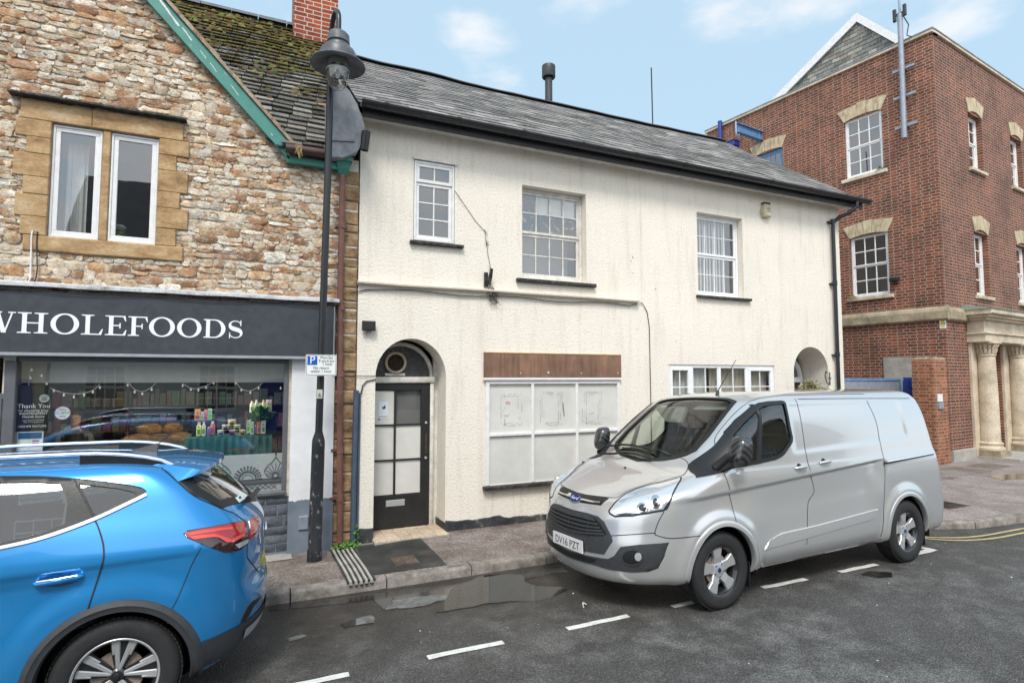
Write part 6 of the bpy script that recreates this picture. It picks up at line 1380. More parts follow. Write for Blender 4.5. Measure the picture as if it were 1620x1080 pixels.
# person behind the counter (seen faintly through the shop glass)
def make_person():
    c = IT.at(121, 650, -1.75); X0, Y0 = c[0], FY+.62+1.75; H0 = IT.at(121, 634, -1.75)[1]
    hh = 1.64; dz = H0-1.56-.06; root = thing('person', 'person with dark hair and a dark apron standing behind the shop counter', 'person', (X0, Y0, 0))
    J = {'pelvis': (0, 0, .92), 'waist': (0, 0, 1.05), 'chest': (0, 0, 1.27), 'neck0': (0, 0, 1.39), 'neck': (0, -.01, 1.45), 'head0': (0, -.02, 1.52), 'head1': (0, -.02, 1.60), 'head2': (0, -.01, 1.67)}
    R_ = {'pelvis': (.16, .11), 'waist': (.135, .095), 'chest': (.16, .11), 'neck0': (.09, .07), 'neck': (.052, .052), 'head0': (.070, .078), 'head1': (.078, .095), 'head2': (.062, .075)}
    E_ = [('pelvis', 'waist'), ('waist', 'chest'), ('chest', 'neck0'), ('neck0', 'neck'), ('neck', 'head0'), ('head0', 'head1'), ('head1', 'head2')]
    for s in (-1, 1):
        n = 'l' if s < 0 else 'r'
        for k, p, r in (('sh', (.175*s, 0, 1.36), .055), ('el', (.23*s, -.05, 1.10), .04), ('wr', (.14*s, -.26, 1.10), .028), ('hand', (.11*s, -.33, 1.10), .030), ('hip', (.09*s, 0, .86), .09), ('kn', (.10*s, 0, .48), .062), ('an', (.10*s, .02, .09), .042), ('toe', (.11*s, -.13, .04), .035)): J[k+n] = p; R_[k+n] = (r, r)
        E_ += [('chest', 'sh'+n), ('sh'+n, 'el'+n), ('el'+n, 'wr'+n), ('wr'+n, 'hand'+n), ('pelvis', 'hip'+n), ('hip'+n, 'kn'+n), ('kn'+n, 'an'+n), ('an'+n, 'toe'+n)]
        for f, (dx_, dy_, dz_) in enumerate(((-.028, -.075, 0), (-.010, -.088, .004), (.008, -.084, .004), (.025, -.070, 0), (-.045, -.03, .02))):
            q = 'f%d%s' % (f, n); h_ = J['hand'+n]; J[q] = (h_[0]+dx_*s*-1, h_[1]+dy_*.6, h_[2]+dz_); J[q+'t'] = (h_[0]+dx_*1.2*s*-1, h_[1]+dy_, h_[2]+dz_-.02); R_[q] = (.009, .009); R_[q+'t'] = (.007, .007); E_ += [('hand'+n, q), (q, q+'t')]
    ks = list(J); me = bpy.data.meshes.new('body'); me.from_pydata([J[k] for k in ks], [(ks.index(a), ks.index(b)) for a, b in E_], []); o = bpy.data.objects.new('t', me); COL.objects.link(o)
    sk = o.modifiers.new('s', 'SKIN'); 
    for i, k in enumerate(ks): me.skin_vertices[0].data[i].radius = R_[k]; me.skin_vertices[0].data[i].use_root = (k == 'pelvis')
    o.modifiers.new('u', 'SUBSURF').levels = 1; dg = bpy.context.evaluated_depsgraph_get(); dg.update(); m2 = bpy.data.meshes.new_from_object(o.evaluated_get(dg)); V = [tuple(v.co) for v in m2.vertices]; F = [tuple(p.vertices) for p in m2.polygons]
    bpy.data.objects.remove(o); sc = hh/1.7; P = lambda p: (X0+p[0]*sc, Y0+p[1]*sc, p[2]*sc+.0)
    skin = painted('skin', (.50, .30, .21), .5, .1); mb = MB().add([P(v) for v in V], F); b = mb.build('body', skin, root, smooth=70)
    b.data.materials.append(painted('striped_grey_shirt', (.13, .14, .16), .8, .2)); b.data.materials.append(seat_m)
    for p in b.data.polygons:
        z = p.center.z/sc; x = abs(p.center.x)/sc; y = p.center.y/sc
        p.material_index = 2 if z < .92 else (1 if z < 1.40 and y > -.2 else 0)
    ap = MB(); vs = []; n = 14
    for i in range(n+1):
        a_ = -pi*.95+pi*.9*i/n
        for z, r in ((.55, .19), (.92, .185), (1.05, .17), (1.36, .165)): k = .75 if z > 1.1 else 1; vs.append(P((r*cos(a_)*k, r*.80*sin(a_)-(.02 if z > 1.1 else .01), z)))
    ap.add(vs, [(i*4+k, (i+1)*4+k, (i+1)*4+k+1, i*4+k+1) for i in range(n) for k in range(3)]); ap.build('apron', bl, root, smooth=60)
    hr = MB().lathe([(0, .115), (.055, .10), (.085, .06), (.096, .0), (.090, -.06), (.075, -.11)], P((0, .012, 1.60)), 'Z', 16, radians(-35), radians(215)); hr.lathe([(0, .116), (.058, .102), (.088, .066), (.099, .030)], P((0, .004, 1.60)), 'Z', 20); hr.build('hair', painted('dark_hair', (.03, .018, .012), .6, .2), root, smooth=60)
    fc = MB(); 
    for s in (-1, 1): fc.lathe([(0, -.006), (.009, 0), (0, .006)], P((.028*s, -.112, 1.585)), 'Y', 8)
    fc.build('eyes', bl, root); MB().hexa([P(q) for q in ((-.010, -.108, 1.545), (.010, -.108, 1.545), (.007, -.13, 1.55), (-.007, -.13, 1.55), (-.006, -.105, 1.59), (.006, -.105, 1.59), (.003, -.112, 1.59), (-.003, -.112, 1.59))]).build('nose', skin, root, smooth=60); MB().hexa([P(q) for q in ((-.022, -.105, 1.518), (.022, -.105, 1.518), (.018, -.112, 1.518), (-.018, -.112, 1.518), (-.022, -.105, 1.526), (.022, -.105, 1.526), (.016, -.112, 1.526), (-.016, -.112, 1.526))]).build('mouth', painted('lips', (.4, .12, .1), .5), root)
make_person()
# ================================================================ BRICK BUILDING ON THE RIGHT
CX, CY = 15.46, 8.29
BL = Frame((CX, CY, 0), UL, (-cos(TH), -sin(TH), 0)); BR = Frame((CX, CY, 0), UR, (sin(TH), -cos(TH), 0))
BB_ = thing('brick_building', 'three storey red brick building with stone lintels and a columned stone doorway', 'building', (CX, CY, 0))
ZT = 10.84
wl = [rect(-2.23, -1.24, 7.69, 9.36), rect(-2.19, -1.21, 4.31, 5.99), rect(-5.12, -4.14, 7.1, 9.34)]
mb = wall_mb(BL, [(-7.0, -.1), (0, -.1), (0, ZT), (-7.0, ZT)], wl, revs=[.09, .09, .12]); mb.build('side_wall', brickL, BB_, recalc=False)
wr = []
for k, u in enumerate((1.93, 4.80, 7.67, 10.5)): wr += [rect(u, u+.86, 7.72, 9.25), rect(u, u+.86, 4.27, 5.98)]
mb = wall_mb(BR, [(0, -.1), (16, -.1), (16, ZT), (0, ZT)], wr+[rect(4.35, 5.35, 1.0, 2.95), rect(2.15, 3.2, -.05, 2.95)], revs=[.19]*len(wr)+[.15, .6])
mb.add([BL(-7, -.1), BL(-7, ZT), BL(-7, ZT, -12), BL(-7, -.1, -12)], [(0, 1, 2, 3)]); mb.build('front_wall', brickR, BB_, recalc=False)
for r in wl: room(BB_, BL, r[0][0]-.4, r[1][0]+.3, r[0][1]-.3, r[2][1]+.2, -.25, -2.2, room_m)
for r in wr: room(BB_, BR, r[0][0]-.3, r[1][0]+.3, r[0][1]-.3, r[2][1]+.2, -.3, -1.5, room_m)
# flat stone arches of voussoirs, and sills
def lintel(fr, u0, u1, v, h, par, n=5, sp=.17, arc=.06, dp=.025, rv=.12):
    mb = MB()
    for i in range(n):
        a0, a1 = i/n, (i+1)/n; b = lambda t: u0+(u1-u0)*t; tp = lambda t: u0-sp+(u1-u0+2*sp)*t; g = .004
        yb = lambda t: v+arc*(1-(2*t-1)**2)-arc*0; yt = lambda t: v+h+arc*(1-(2*t-1)**2)+(.03 if i == n//2 else 0)
        q = [(b(a0)+g, yb(a0)), (b(a1)-g, yb(a1)), (tp(a1)-g, yt(a1)), (tp(a0)+g, yt(a0))]; mb.prism(q, fr, -rv, dp)
    return mb.build('lintel', lintstone, par)
for i, r in enumerate(wl):
    lintel(BL, r[0][0], r[1][0], r[2][1]-.01, .34, BB_, 5)
    if i < 2:
        mb = MB(); mb.fbox(BL, r[0][0]-.10, r[1][0]+.10, r[0][1]-.10, r[0][1]-.003, -.12, .07, .012); mb.build('sill', bathstone, BB_)
for r in wr:
    lintel(BR, r[0][0], r[1][0], r[2][1]-.01, .36, BB_, 5, .14, .10, .03, .15)
    mb = MB(); mb.fbox(BR, r[0][0]-.08, r[1][0]+.08, r[0][1]-.09, r[0][1]-.003, -.15, .08, .012); mb.build('sill', bathstone, BB_)
for i, lab in ((0, 'twelve pane white sash window on the top floor of the side wall'), (1, 'twelve pane white sash window on the first floor of the side wall')):
    r = wl[i]; window(BB_, BL, r[0][0]+.004, r[1][0]-.004, r[0][1]+.002, r[2][1]+.03, -.05, 3, [(1, 2), (1, 2)], white_paint, fw=.045, bar=.028, sash_fw=.04, label=lab)
r = wl[2]; window(BB_, BL, r[0][0], r[1][0], r[0][1], r[2][1]+.03, -.07, 4, [(1, 3)], pale_blue, fw=.09, bar=.025, sash_fw=.05, label='blue painted loading door window below the hoist beam')
for r in wr: window(BB_, BR, r[0][0]+.004, r[1][0]-.004, r[0][1]+.002, r[2][1]+.03, -.12, 2, [(1, 2), (1, 2)], white_paint, fw=.06, bar=.03, sash_fw=.05)
# stone band, base course, coping
mb = MB()
for fr, a, b in ((BL, -7.0, .10), (BR, .012, 1.2)):
    u = a
    while u < b-.01:
        L = min(random.uniform(.7, 1.3), b-u); e = min(b, u+L); 
        vs = []
        for uu in (u+.003, e-.003):
            for (w_, v_) in ((0, 3.50), (.06, 3.52), (.085, 3.55), (.09, 3.74), (.06, 3.82), (0, 3.86)): vs.append(fr(uu, v_+.006*noise.noise(Vector((uu*3, v_*9, 1))), w_+.008*noise.noise(Vector((uu*4, v_*7, 0)))))
        mb.add(vs, [(k, 6+k, 7+k, k+1) for k in range(5)]+[tuple(range(6)), tuple(range(11, 5, -1))]); u = e
mb.build('stone_band', oldstone, BB_)
mb = MB(); mb.fbox(BR, -.04, 1.28, -.1, .33, -.0, .07, .015); mb.fbox(BL, -.45, -.03, -.1, .33, 0, .06, .015) if False else None; mb.build('base_course', conc_m, BB_)
mb = MB()
for fr, a, b in ((BL, -7.06, .05), (BR, .055, 16)): mb.fbox(fr, a, b, ZT, ZT+.075, -.3, .06, .008)
mb.build('coping', bathstone, BB_)
mb = MB()
for fr, a, b in ((BL, -7.07, .065), (BR, .07, 16)): mb.fbox(fr, a, b, ZT+.0755, ZT+.11, -.32, .075, .004)
mb.build('coping_lead', MATS['lead_sheet'], BB_)
# slate-hung gable with white bargeboards, roof behind
GW = -.75; ap = BL.at(1357, 22, GW); lf_ = BL.at(1222, 160, GW); slg = (ap[1]-lf_[1])/(ap[0]-lf_[0]); base_z = 10.4; bl0 = ap[0]-(ap[1]-base_z)/slg; rp = BL.at(1427, 60, GW); slR = (ap[1]-rp[1])/(rp[0]-ap[0]); bl1 = ap[0]+(ap[1]-base_z)/slR
CLU = min(-.12, bl1-.01); zcl = base_z+(bl1-CLU)*slR
def RG(u, s, h): return BL(u, base_z+s, GW+h)
slates(RG, lambda s: bl0+(s+.17)/slg, lambda s: min(CLU, bl1-(s+.17)/slR), 0, ap[1]-base_z-.1, .125, .22, [(.20, .205, .19), (.25, .25, .22), (.16, .165, .155), (.30, .29, .25), (.22, .2, .17)], .008, .008, .008, 31, 1.3).build('slate_hung_gable', slate_m, BB_, recalc=False)
mb = MB(); mb.add([RG(bl0, 0, -.03), RG(CLU, 0, -.03), RG(CLU, zcl-base_z, -.03), RG(ap[0], ap[1]-base_z, -.03)], [(0, 1, 2, 3)])
GA = Vector((cos(TH), sin(TH), 0))*9
mb.add([RG(bl0, 0, 0), RG(ap[0], ap[1]-base_z, .05), RG(ap[0], ap[1]-base_z, 0)+GA, RG(bl0, 0, 0)+GA], [(0, 1, 2, 3)]); mb.add([RG(CLU, zcl-base_z, 0), RG(ap[0], ap[1]-base_z, .05), RG(ap[0], ap[1]-base_z, 0)+GA, RG(CLU, zcl-base_z, 0)+GA], [(0, 1, 2, 3)]); mb.add([RG(CLU, 0, 0), RG(CLU, zcl-base_z, 0), RG(CLU, zcl-base_z, 0)+GA, RG(CLU, 0, 0)+GA], [(0, 1, 2, 3)]); mb.build('roof', lead_m, BB_)
mb = MB(); hyp = hypot(1, slg)
for sg, b0 in ((1, bl0), (-1, bl1)):
    d = .24*hyp/1.0
    if sg == 1: mb.prism([(b0-.1, base_z-.1*slg), (ap[0], ap[1]), (ap[0], ap[1]-d), (b0-.1+d/slg, base_z-.1*slg)], BL, GW+.03, GW+.09)
    else: mb.prism([(CLU, zcl), (ap[0]+.001, ap[1]), (ap[0]+.001, ap[1]-d), (CLU, zcl-d)], BL, GW+.03, GW+.09)
mb.build('bargeboard', white_paint, BB_)
# weeds on the sills
for (x, y, lab) in ((1392, 268, 'small weed growing on the top floor window sill of the brick building'), (1350, 472, 'low moss and weed on the first floor window sill of the brick building')):
    u, v = BL.at(x, y, .03); mb = MB(); mb.pal = [(.12, .2, .05), (.2, .26, .08)]; mb.col = (1, 1, 1); foliage(mb, BL(u, v, .03), .10, .10, .07, 90, .05, int(x)); mb.build('sill_weed', leaf_m, None, label=lab, cat='weed', recalc=False)
# antenna mast on its brackets
am = thing('antenna_mast', 'pale galvanised antenna mast bracketed to the corner of the brick building', 'mast', BL(-.62, 8.3, .2))
mb = MB(); mb.tube([BL(-.62, 8.28, .2), BL(-.60, 11.6, .2)], .062, 12); mb.tube([BL(-.60, 11.6, .2), BL(-.60, 12.4, .2)], .028, 8); mb.build('pole', grey_metal, am, smooth=40)
for z in (8.62, 9.42, 10.15): MB().fbox(BL, -.86, -.36, z-.035, z+.035, .10, .15, .004).fbox(BL, -.66, -.56, z-.03, z+.03, 0, .10).build('bracket', grey_metal, am)
mb = MB(); mb.fbox(BL, -.76, -.69, 11.45, 11.78, .17, .24, .01); mb.fbox(BL, -.52, -.45, 11.50, 11.80, .17, .24, .01); mb.fbox(BL, -.70, -.50, 11.58, 11.64, .18, .22); mb.build('antenna', blacklip, am)
mb = MB(); mb.tube([BL(-.52, 11.5, .2), BL(-.40, 11.2, .22), BL(-.46, 10.95, .2), BL(-.35, 10.9, -.1)], .014, 6); mb.build('cable', blacklip, am, smooth=60)
# hoist beam, blue pipe and box
hb = thing('hoist_beam', 'blue steel hoist beam with hooks sticking out high on the brick side wall', 'hoist', BL(-4.85, 9.9))
mb = MB(); u, z = -4.85, 9.93
mb.fbox(BL, u-.07, u+.07, z+.13, z+.15, 0, 1.25); mb.fbox(BL, u-.07, u+.07, z-.15, z-.13, 0, 1.25); mb.fbox(BL, u-.01, u+.01, z-.13, z+.13, 0, 1.25); mb.build('beam', pale_blue, hb)
for ww in (1.28, .12):
    mb = MB(); mb.tube([BL(u, z+.2, ww), BL(u, z-.1, ww)]+[BL(u, z-.16-.08*sin(a_*.4), ww-.08+.08*cos(a_*.4)) for a_ in range(9)], .022, 8); mb.build('hook', painted('pale_hook', (.45, .52, .62), .5, .2) if ww > 1 else pale_blue, hb, smooth=50)
pp = thing('blue_vent_pipe', 'short vertical blue pipe standing above the cream building roof against the brick wall', 'pipe', BL(-6.3, 9, .15)); MB().tube([BL(-6.35, 8.5, .12), BL(-6.35, 10.95, .12)], .07, 10).build('pipe', blue_paint, pp, smooth=40); MB().tube([BL(-6.35, 10.95, .12), BL(-6.35, 11.0, .12)], .078, 10).build('rim', blue_paint, pp)
u, v = BL.at(1157, 230, .1); bx = thing('blue_wall_box', 'small dark blue box fixed on the brick wall beside the loading door', 'box', BL(u, v, .1)); MB().fbox(BL, u-.3, u+.25, v-.09, v+.06, 0, .3, .02).build('casing', blue_paint, bx); MB().fbox(BL, u-.32, u+.27, v+.06, v+.085, 0, .32, .005).build('lid', blue_paint, bx)
# floodlight, warning sign
u, v = BL.at(1415, 444, .08); f2 = thing('floodlight', 'small black floodlight on the brick side wall beside the first floor window', 'floodlight', BL(u, v)); MB().fbox(BL, u-.11, u+.10, v-.01, v+.09, .03, .14, .015).build('housing', blacklip, f2); MB().tube([BL(u, v-.07, 0), BL(u, v-.07, .08)], .03, 10).build('sensor', blacklip, f2, smooth=40)
(a, b), (c, d) = BL.at(1486, 503, .01), BL.at(1497, 519, .01); wsn = thing('warning_sign', 'small yellow triangle warning sign below the stone band of the brick building', 'sign', BL(a, d)); MB().fbox(BL, a, c, d, b, .0, .012).build('plate', MATS['sign_white'], wsn)
ye = M('warning_yellow').set(color=(.75, .55, .03), rough=.4).m; m_ = (a+c)/2; hh = b-d
MB().prism([(m_-(c-a)*.38, d+hh*.36), (m_+(c-a)*.38, d+hh*.36), (m_, d+hh*.93)], BL, .012, .015).build('triangle', bl, wsn); MB().prism([(m_-(c-a)*.27, d+hh*.41), (m_+(c-a)*.27, d+hh*.41), (m_, d+hh*.82)], BL, .015, .017).build('triangle_face', ye, wsn); MB().fbox(BL, a+.03, c-.03, d+.03, d+hh*.28, .012, .015).build('text_band', ye, wsn)
# pale concrete panel on the side wall, gate and pier
(a, b), (c, d) = BL.at(1397, 566, .03), BL.at(1445, 615, .03); MB().fbox(BL, a, max(a+.3, c), .3, b, 0, .035, .004).build('render_panel', conc_m, BB_)
gt = thing('yard_gate', 'galvanised sheet gate with a blue frame between the cream and brick buildings', 'gate', (12.6, 9.0, 0)); GF_ = Frame((0, 9.0, 0), (1, 0, 0), (0, -1, 0)); ga, gb = 10.66, GF_.at(1424, 600)[0]
MB().fbox(GF_, ga+.06, gb-.06, .12, 2.02, -.01, .01).build('sheet', grey_metal, gt)
mb = MB(); mb.fbox(GF_, ga, gb, 2.02, 2.075, -.03, .03, .004); mb.fbox(GF_, ga, gb, .06, .12, -.03, .03, .004); mb.fbox(GF_, ga, ga+.06, .12, 2.02, -.03, .03, .004); mb.fbox(GF_, gb-.06, gb, .12, 2.02, -.03, .03, .004); mb.build('frame', pale_blue, gt)
g2 = GF_.at(1431, 600)[0]; g3 = GF_.at(1443, 600)[0]
mb = MB(); mb.fbox(GF_, g2, g2+.2, 0, 2.02, -.05, .08, .01); mb.fbox(GF_, g2+.03, g3+.05, 1.85, 2.1, -.05, .12, .01); mb.build('post', blue_paint, gt)
PX, PY = 14.40, 8.02; PB = Frame((PX, PY, 0), UL, (-cos(TH), -sin(TH), 0)); PR = Frame((PX, PY, 0), UR, (sin(TH), -cos(TH), 0)); pd = -PB.at(1445, 650)[0]
gp = thing('gate_pier', 'square orange brick gate pier with a rough top beside the brick building', 'pier', (PX, PY, 0)); PRw = PR.at(1501, 650)[0]
def pf(u, v, w=0): return Vector((PX, PY, 0))+Vector((cos(TH), sin(TH), 0))*u+Vector((-sin(TH), cos(TH), 0))*w+Vector((0, 0, v))
MB().hexa([pf(0, -.1, 0), pf(PRw, -.1, 0), pf(PRw, -.1, pd), pf(0, -.1, pd), pf(0, 2.52, 0), pf(PRw, 2.52, 0), pf(PRw, 2.52, pd), pf(0, 2.52, pd)]).build('shaft', brickP, gp)
mb = MB(); rn = random.Random(3)
for i in range(9):
    for j in range(4):
        h_ = rn.uniform(.02, .075); u0_, w0_ = PRw*j/4, pd*i/9; mb.hexa([pf(u0_, 2.521, w0_), pf(u0_+PRw/4-.01, 2.521, w0_), pf(u0_+PRw/4-.01, 2.521, w0_+pd/9-.01), pf(u0_, 2.521, w0_+pd/9-.01), pf(u0_+.01, 2.52+h_, w0_+.01), pf(u0_+PRw/4-.02, 2.52+h_, w0_+.01), pf(u0_+PRw/4-.02, 2.52+h_, w0_+pd/9-.02), pf(u0_+.01, 2.52+h_, w0_+pd/9-.02)])
mb.build('rough_top', oldstone, gp)
(a, b), (c, d) = PR.at(1484, 623, .02), PR.at(1492, 635, .02); ic = thing('intercom', 'white and grey intercom plates on the gate pier', 'intercom', PR(a, d)); MB().fbox(PR, a, c, d, b, 0, .02, .003).build('upper_plate', white_paint, ic); MB().fbox(PR, a, c, d-.17, d-.02, 0, .035, .006).build('keypad', grey_metal, ic)
# portico
U1, U2, WC = 1.66, 3.72, .16
mb = MB()
mb.fbox(BR, 1.24, 2.10, -.05, 3.0, 0, .06, .004); mb.fbox(BR, 3.25, 4.30, -.05, 3.0, 0, .06, .004); mb.fbox(BR, 5.4, 9, -.05, 3.0, 0, .05, .004); mb.build('portico_backing', bathstone, BB_)
mb = MB(); mb.fbox(BR, 1.18, 6.0, 3.0, 3.20, 0, .40, .01); mb.fbox(BR, 1.14, 6.0, 3.20, 3.24, 0, .44, .006); mb.fbox(BR, 1.22, 6.0, 3.24, 3.55, 0, .36, .006); mb.fbox(BR, 1.12, 6.0, 3.55, 3.61, 0, .46, .01); mb.fbox(BR, 1.04, 6.0, 3.61, 3.68, 0, .54, .02); mb.fbox(BR, .96, 6.0, 3.68, 3.80, 0, .62, .02); mb.build('entablature', bathstone, BB_)
mb = MB(); mb.hexa([BR(.93, 3.801, .64), BR(6, 3.801, .64), BR(6, 3.801, 0), BR(.93, 3.801, 0), BR(.93, 3.82, .64), BR(6, 3.82, .64), BR(6, 3.94, 0), BR(.93, 3.94, 0)]); mb.build('copper_capping', blotchy('green_copper', [(.16, .22, .19), (.25, .33, .28), (.32, .34, .27)], 5, .7, .3, .004), BB_)
for uu in (U1, U2):
    cb_ = MB(); cb_.fbox(BR, uu-.31, uu+.31, -.05, .26, 0, .53, .012); CBo = cb_.build('column_plinth', oldstone, BB_)
    c_ = BR(uu, 0, .16+.06)
    MB().lathe([(.27, .26), (.29, .28), (.29, .33), (.25, .36), (.24, .39), (.26, .42), (.26, .45), (.215, .48), (.208, .53), (.205, 1.2), (.198, 1.9), (.182, 2.64), (.205, 2.655), (.205, 2.675), (.184, 2.69)], c_, 'Z', 36).build('column', bathstone, BB_, smooth=35)
    mb = MB(); mb.lathe([(.184, 2.69), (.187, 2.80), (.20, 2.90), (.24, 2.96)], c_, 'Z', 28)
    for k in range(16):
        a_ = 2*pi*k/16; e_ = Vector((cos(a_), sin(a_), 0)); t_ = Vector((-sin(a_), cos(a_), 0))
        for (z0, z1, r0, r1) in ((2.70, 2.82, .188, .212), (2.80, 2.93, .196, .245)):
            p = c_+e_*r0+Vector((0, 0, z0)); q = c_+e_*r1+Vector((0, 0, z1)); off = .0 if z0 < 2.75 else .5
            mb.hexa([p-t_*.03, p+t_*.03, p+t_*.03+e_*.012, p-t_*.03+e_*.012, q-t_*.032, q+t_*.032, q+t_*.022+e_*.03, q-t_*.022+e_*.03])
    mb.fbox(BR, uu-.26, uu+.26, 2.955, 3.0, 0, .47, .01); mb.build('capital', bathstone, BB_)
mb = MB(); mb.fbox(BR, 2.95, 3.28, .0, 2.95, -.55, -.1, .01); mb.fbox(BR, 2.12, 2.25, 0, 2.95, -.55, -.1, .01); mb.build('door_jamb', bathstone, BB_)
MB().fbox(BR, 2.15, 3.2, .0, 2.95, -.62, -.56).build('door', painted('dark_brown_door', (.05, .03, .022), .5, .2), BB_)
MB().fbox(BR, 1.3, 4.2, -.06, .12, .0, .9, .01).build('door_step', conc_m, BB_)
window(BB_, BR, 4.36, 5.34, 1.0, 2.95, -.06, 3, [(1, 5)], painted('bronze_window_frame', (.06, .045, .035), .5, .2), fw=.05, bar=.04, sash_fw=.04, label='dark framed ground floor window right of the columns')
room(BB_, BR, 4.1, 5.6, .8, 3.1, -.2, -2, room_m)
# ================================================================ VEHICLES (shared)
def interp(ctrl, seg):
    """Catmull-Rom through rows of control values"""
    out = []; n = len(ctrl)
    for i in range(n-1):
        p = [ctrl[max(0, min(n-1, k))] for k in (i-1, i, i+1, i+2)]
        m_ = seg[i] if isinstance(seg, (list, tuple)) else seg
        for k in range(m_):
            t = k/m_; out.append([.5*((2*b)+(c-a)*t+(2*a-5*b+4*c-d)*t*t+(3*b-a-3*c+d)*t**3) for a, b, c, d in zip(*p)])
    return out+[list(ctrl[-1])]
class Body:
    def __init__(s, ctrl, seg, disp, nf=44, ns=120, nr=36):
        """ctrl rows: xf, zf, zs, W, xr, zr, front corner length, rear corner length, front power, rear power"""
        s.rows = interp(ctrl, seg); s.grid = []
        for (xf, zf, zs, W, xr, zr, cf, crr, pf_, pr_) in s.rows:
            W = max(W, .003); half = []
            if xf+cf > xr-crr: k = (xr-xf)/(cf+crr)*.98; cf *= k; crr *= k
            for k in range(nf): 
                th = pi/2*k/nf; y = W*sin(th)**(2/pf_); x = xf+cf*(1-max(0, cos(th))**(2/pf_)); q = (y/W)**2; half.append((x, y, zf+(zs-zf)*q))
            for k in range(ns+1): x = xf+cf+(xr-crr-xf-cf)*k/ns; half.append((x, W, zs))
            for k in range(1, nr+1):
                th = pi/2*(1-k/nr); y = W*max(0, sin(th))**(2/pr_); x = xr-crr*(1-max(0, cos(th))**(2/pr_)); q = (y/W)**2; half.append((x, y, zr+(zs-zr)*q))
            h2 = [disp(*p) for p in half]
            s.grid.append([(x, -y, z) for x, y, z in h2]+[(x, y, z) for x, y, z in h2[-2:0:-1]])
        s.N = len(s.grid[0]); s.V = [p for r in s.grid for p in r]; N = s.N
        s.F = [(i*N+k, i*N+(k+1) % N, (i+1)*N+(k+1) % N, (i+1)*N+k) for i in range(len(s.grid)-1) for k in range(N)]+[tuple(range((len(s.grid)-1)*N, len(s.grid)*N))]
        s.bvh = BVHTree.FromPolygons([Vector(v) for v in s.V], s.F)
    def shell(s, cut, scale=1.0, bottom=True):
        mb = MB(); mb.v = list(s.V); ff = []
        for f in s.F:
            c = [sum(s.V[i][k] for i in f)/len(f) for k in range(3)]
            if not cut(*c): ff.append(f)
        mb.f = ff
        if bottom: mb.f.append(tuple(range(s.N-1, -1, -1)))
        return mb
    def hit(s, o, d):
        r = s.bvh.ray_cast(Vector(o), Vector(d)); return r if r[0] is not None else None
def inpoly(x, y, loop):
    c = False; j = len(loop)-1
    for i in range(len(loop)):
        a, b = loop[i], loop[j]
        if (a[1] > y) != (b[1] > y) and x < (b[0]-a[0])*(y-a[1])/(b[1]-a[1])+a[0]: c = not c
        j = i
    return c
def smooth_loop(pts, n=4, sharp=()):
    """rounded closed outline through the points; indices in sharp keep their corner"""
    out = []; m_ = len(pts)
    for i in range(m_):
        p0, p1, p2, p3 = [Vector(pts[(i+k) % m_]) for k in (-1, 0, 1, 2)]
        if i in sharp: p0 = p1-(p2-p1)
        if (i+1) % m_ in sharp: p3 = p2+(p2-p1)
        for k in range(n): t = k/n; out.append(tuple(.5*((2*p1)+(p2-p0)*t+(2*p0-5*p1+4*p2-p3)*t*t+(3*p1-p0-3*p2+p3)*t**3)))
    return out
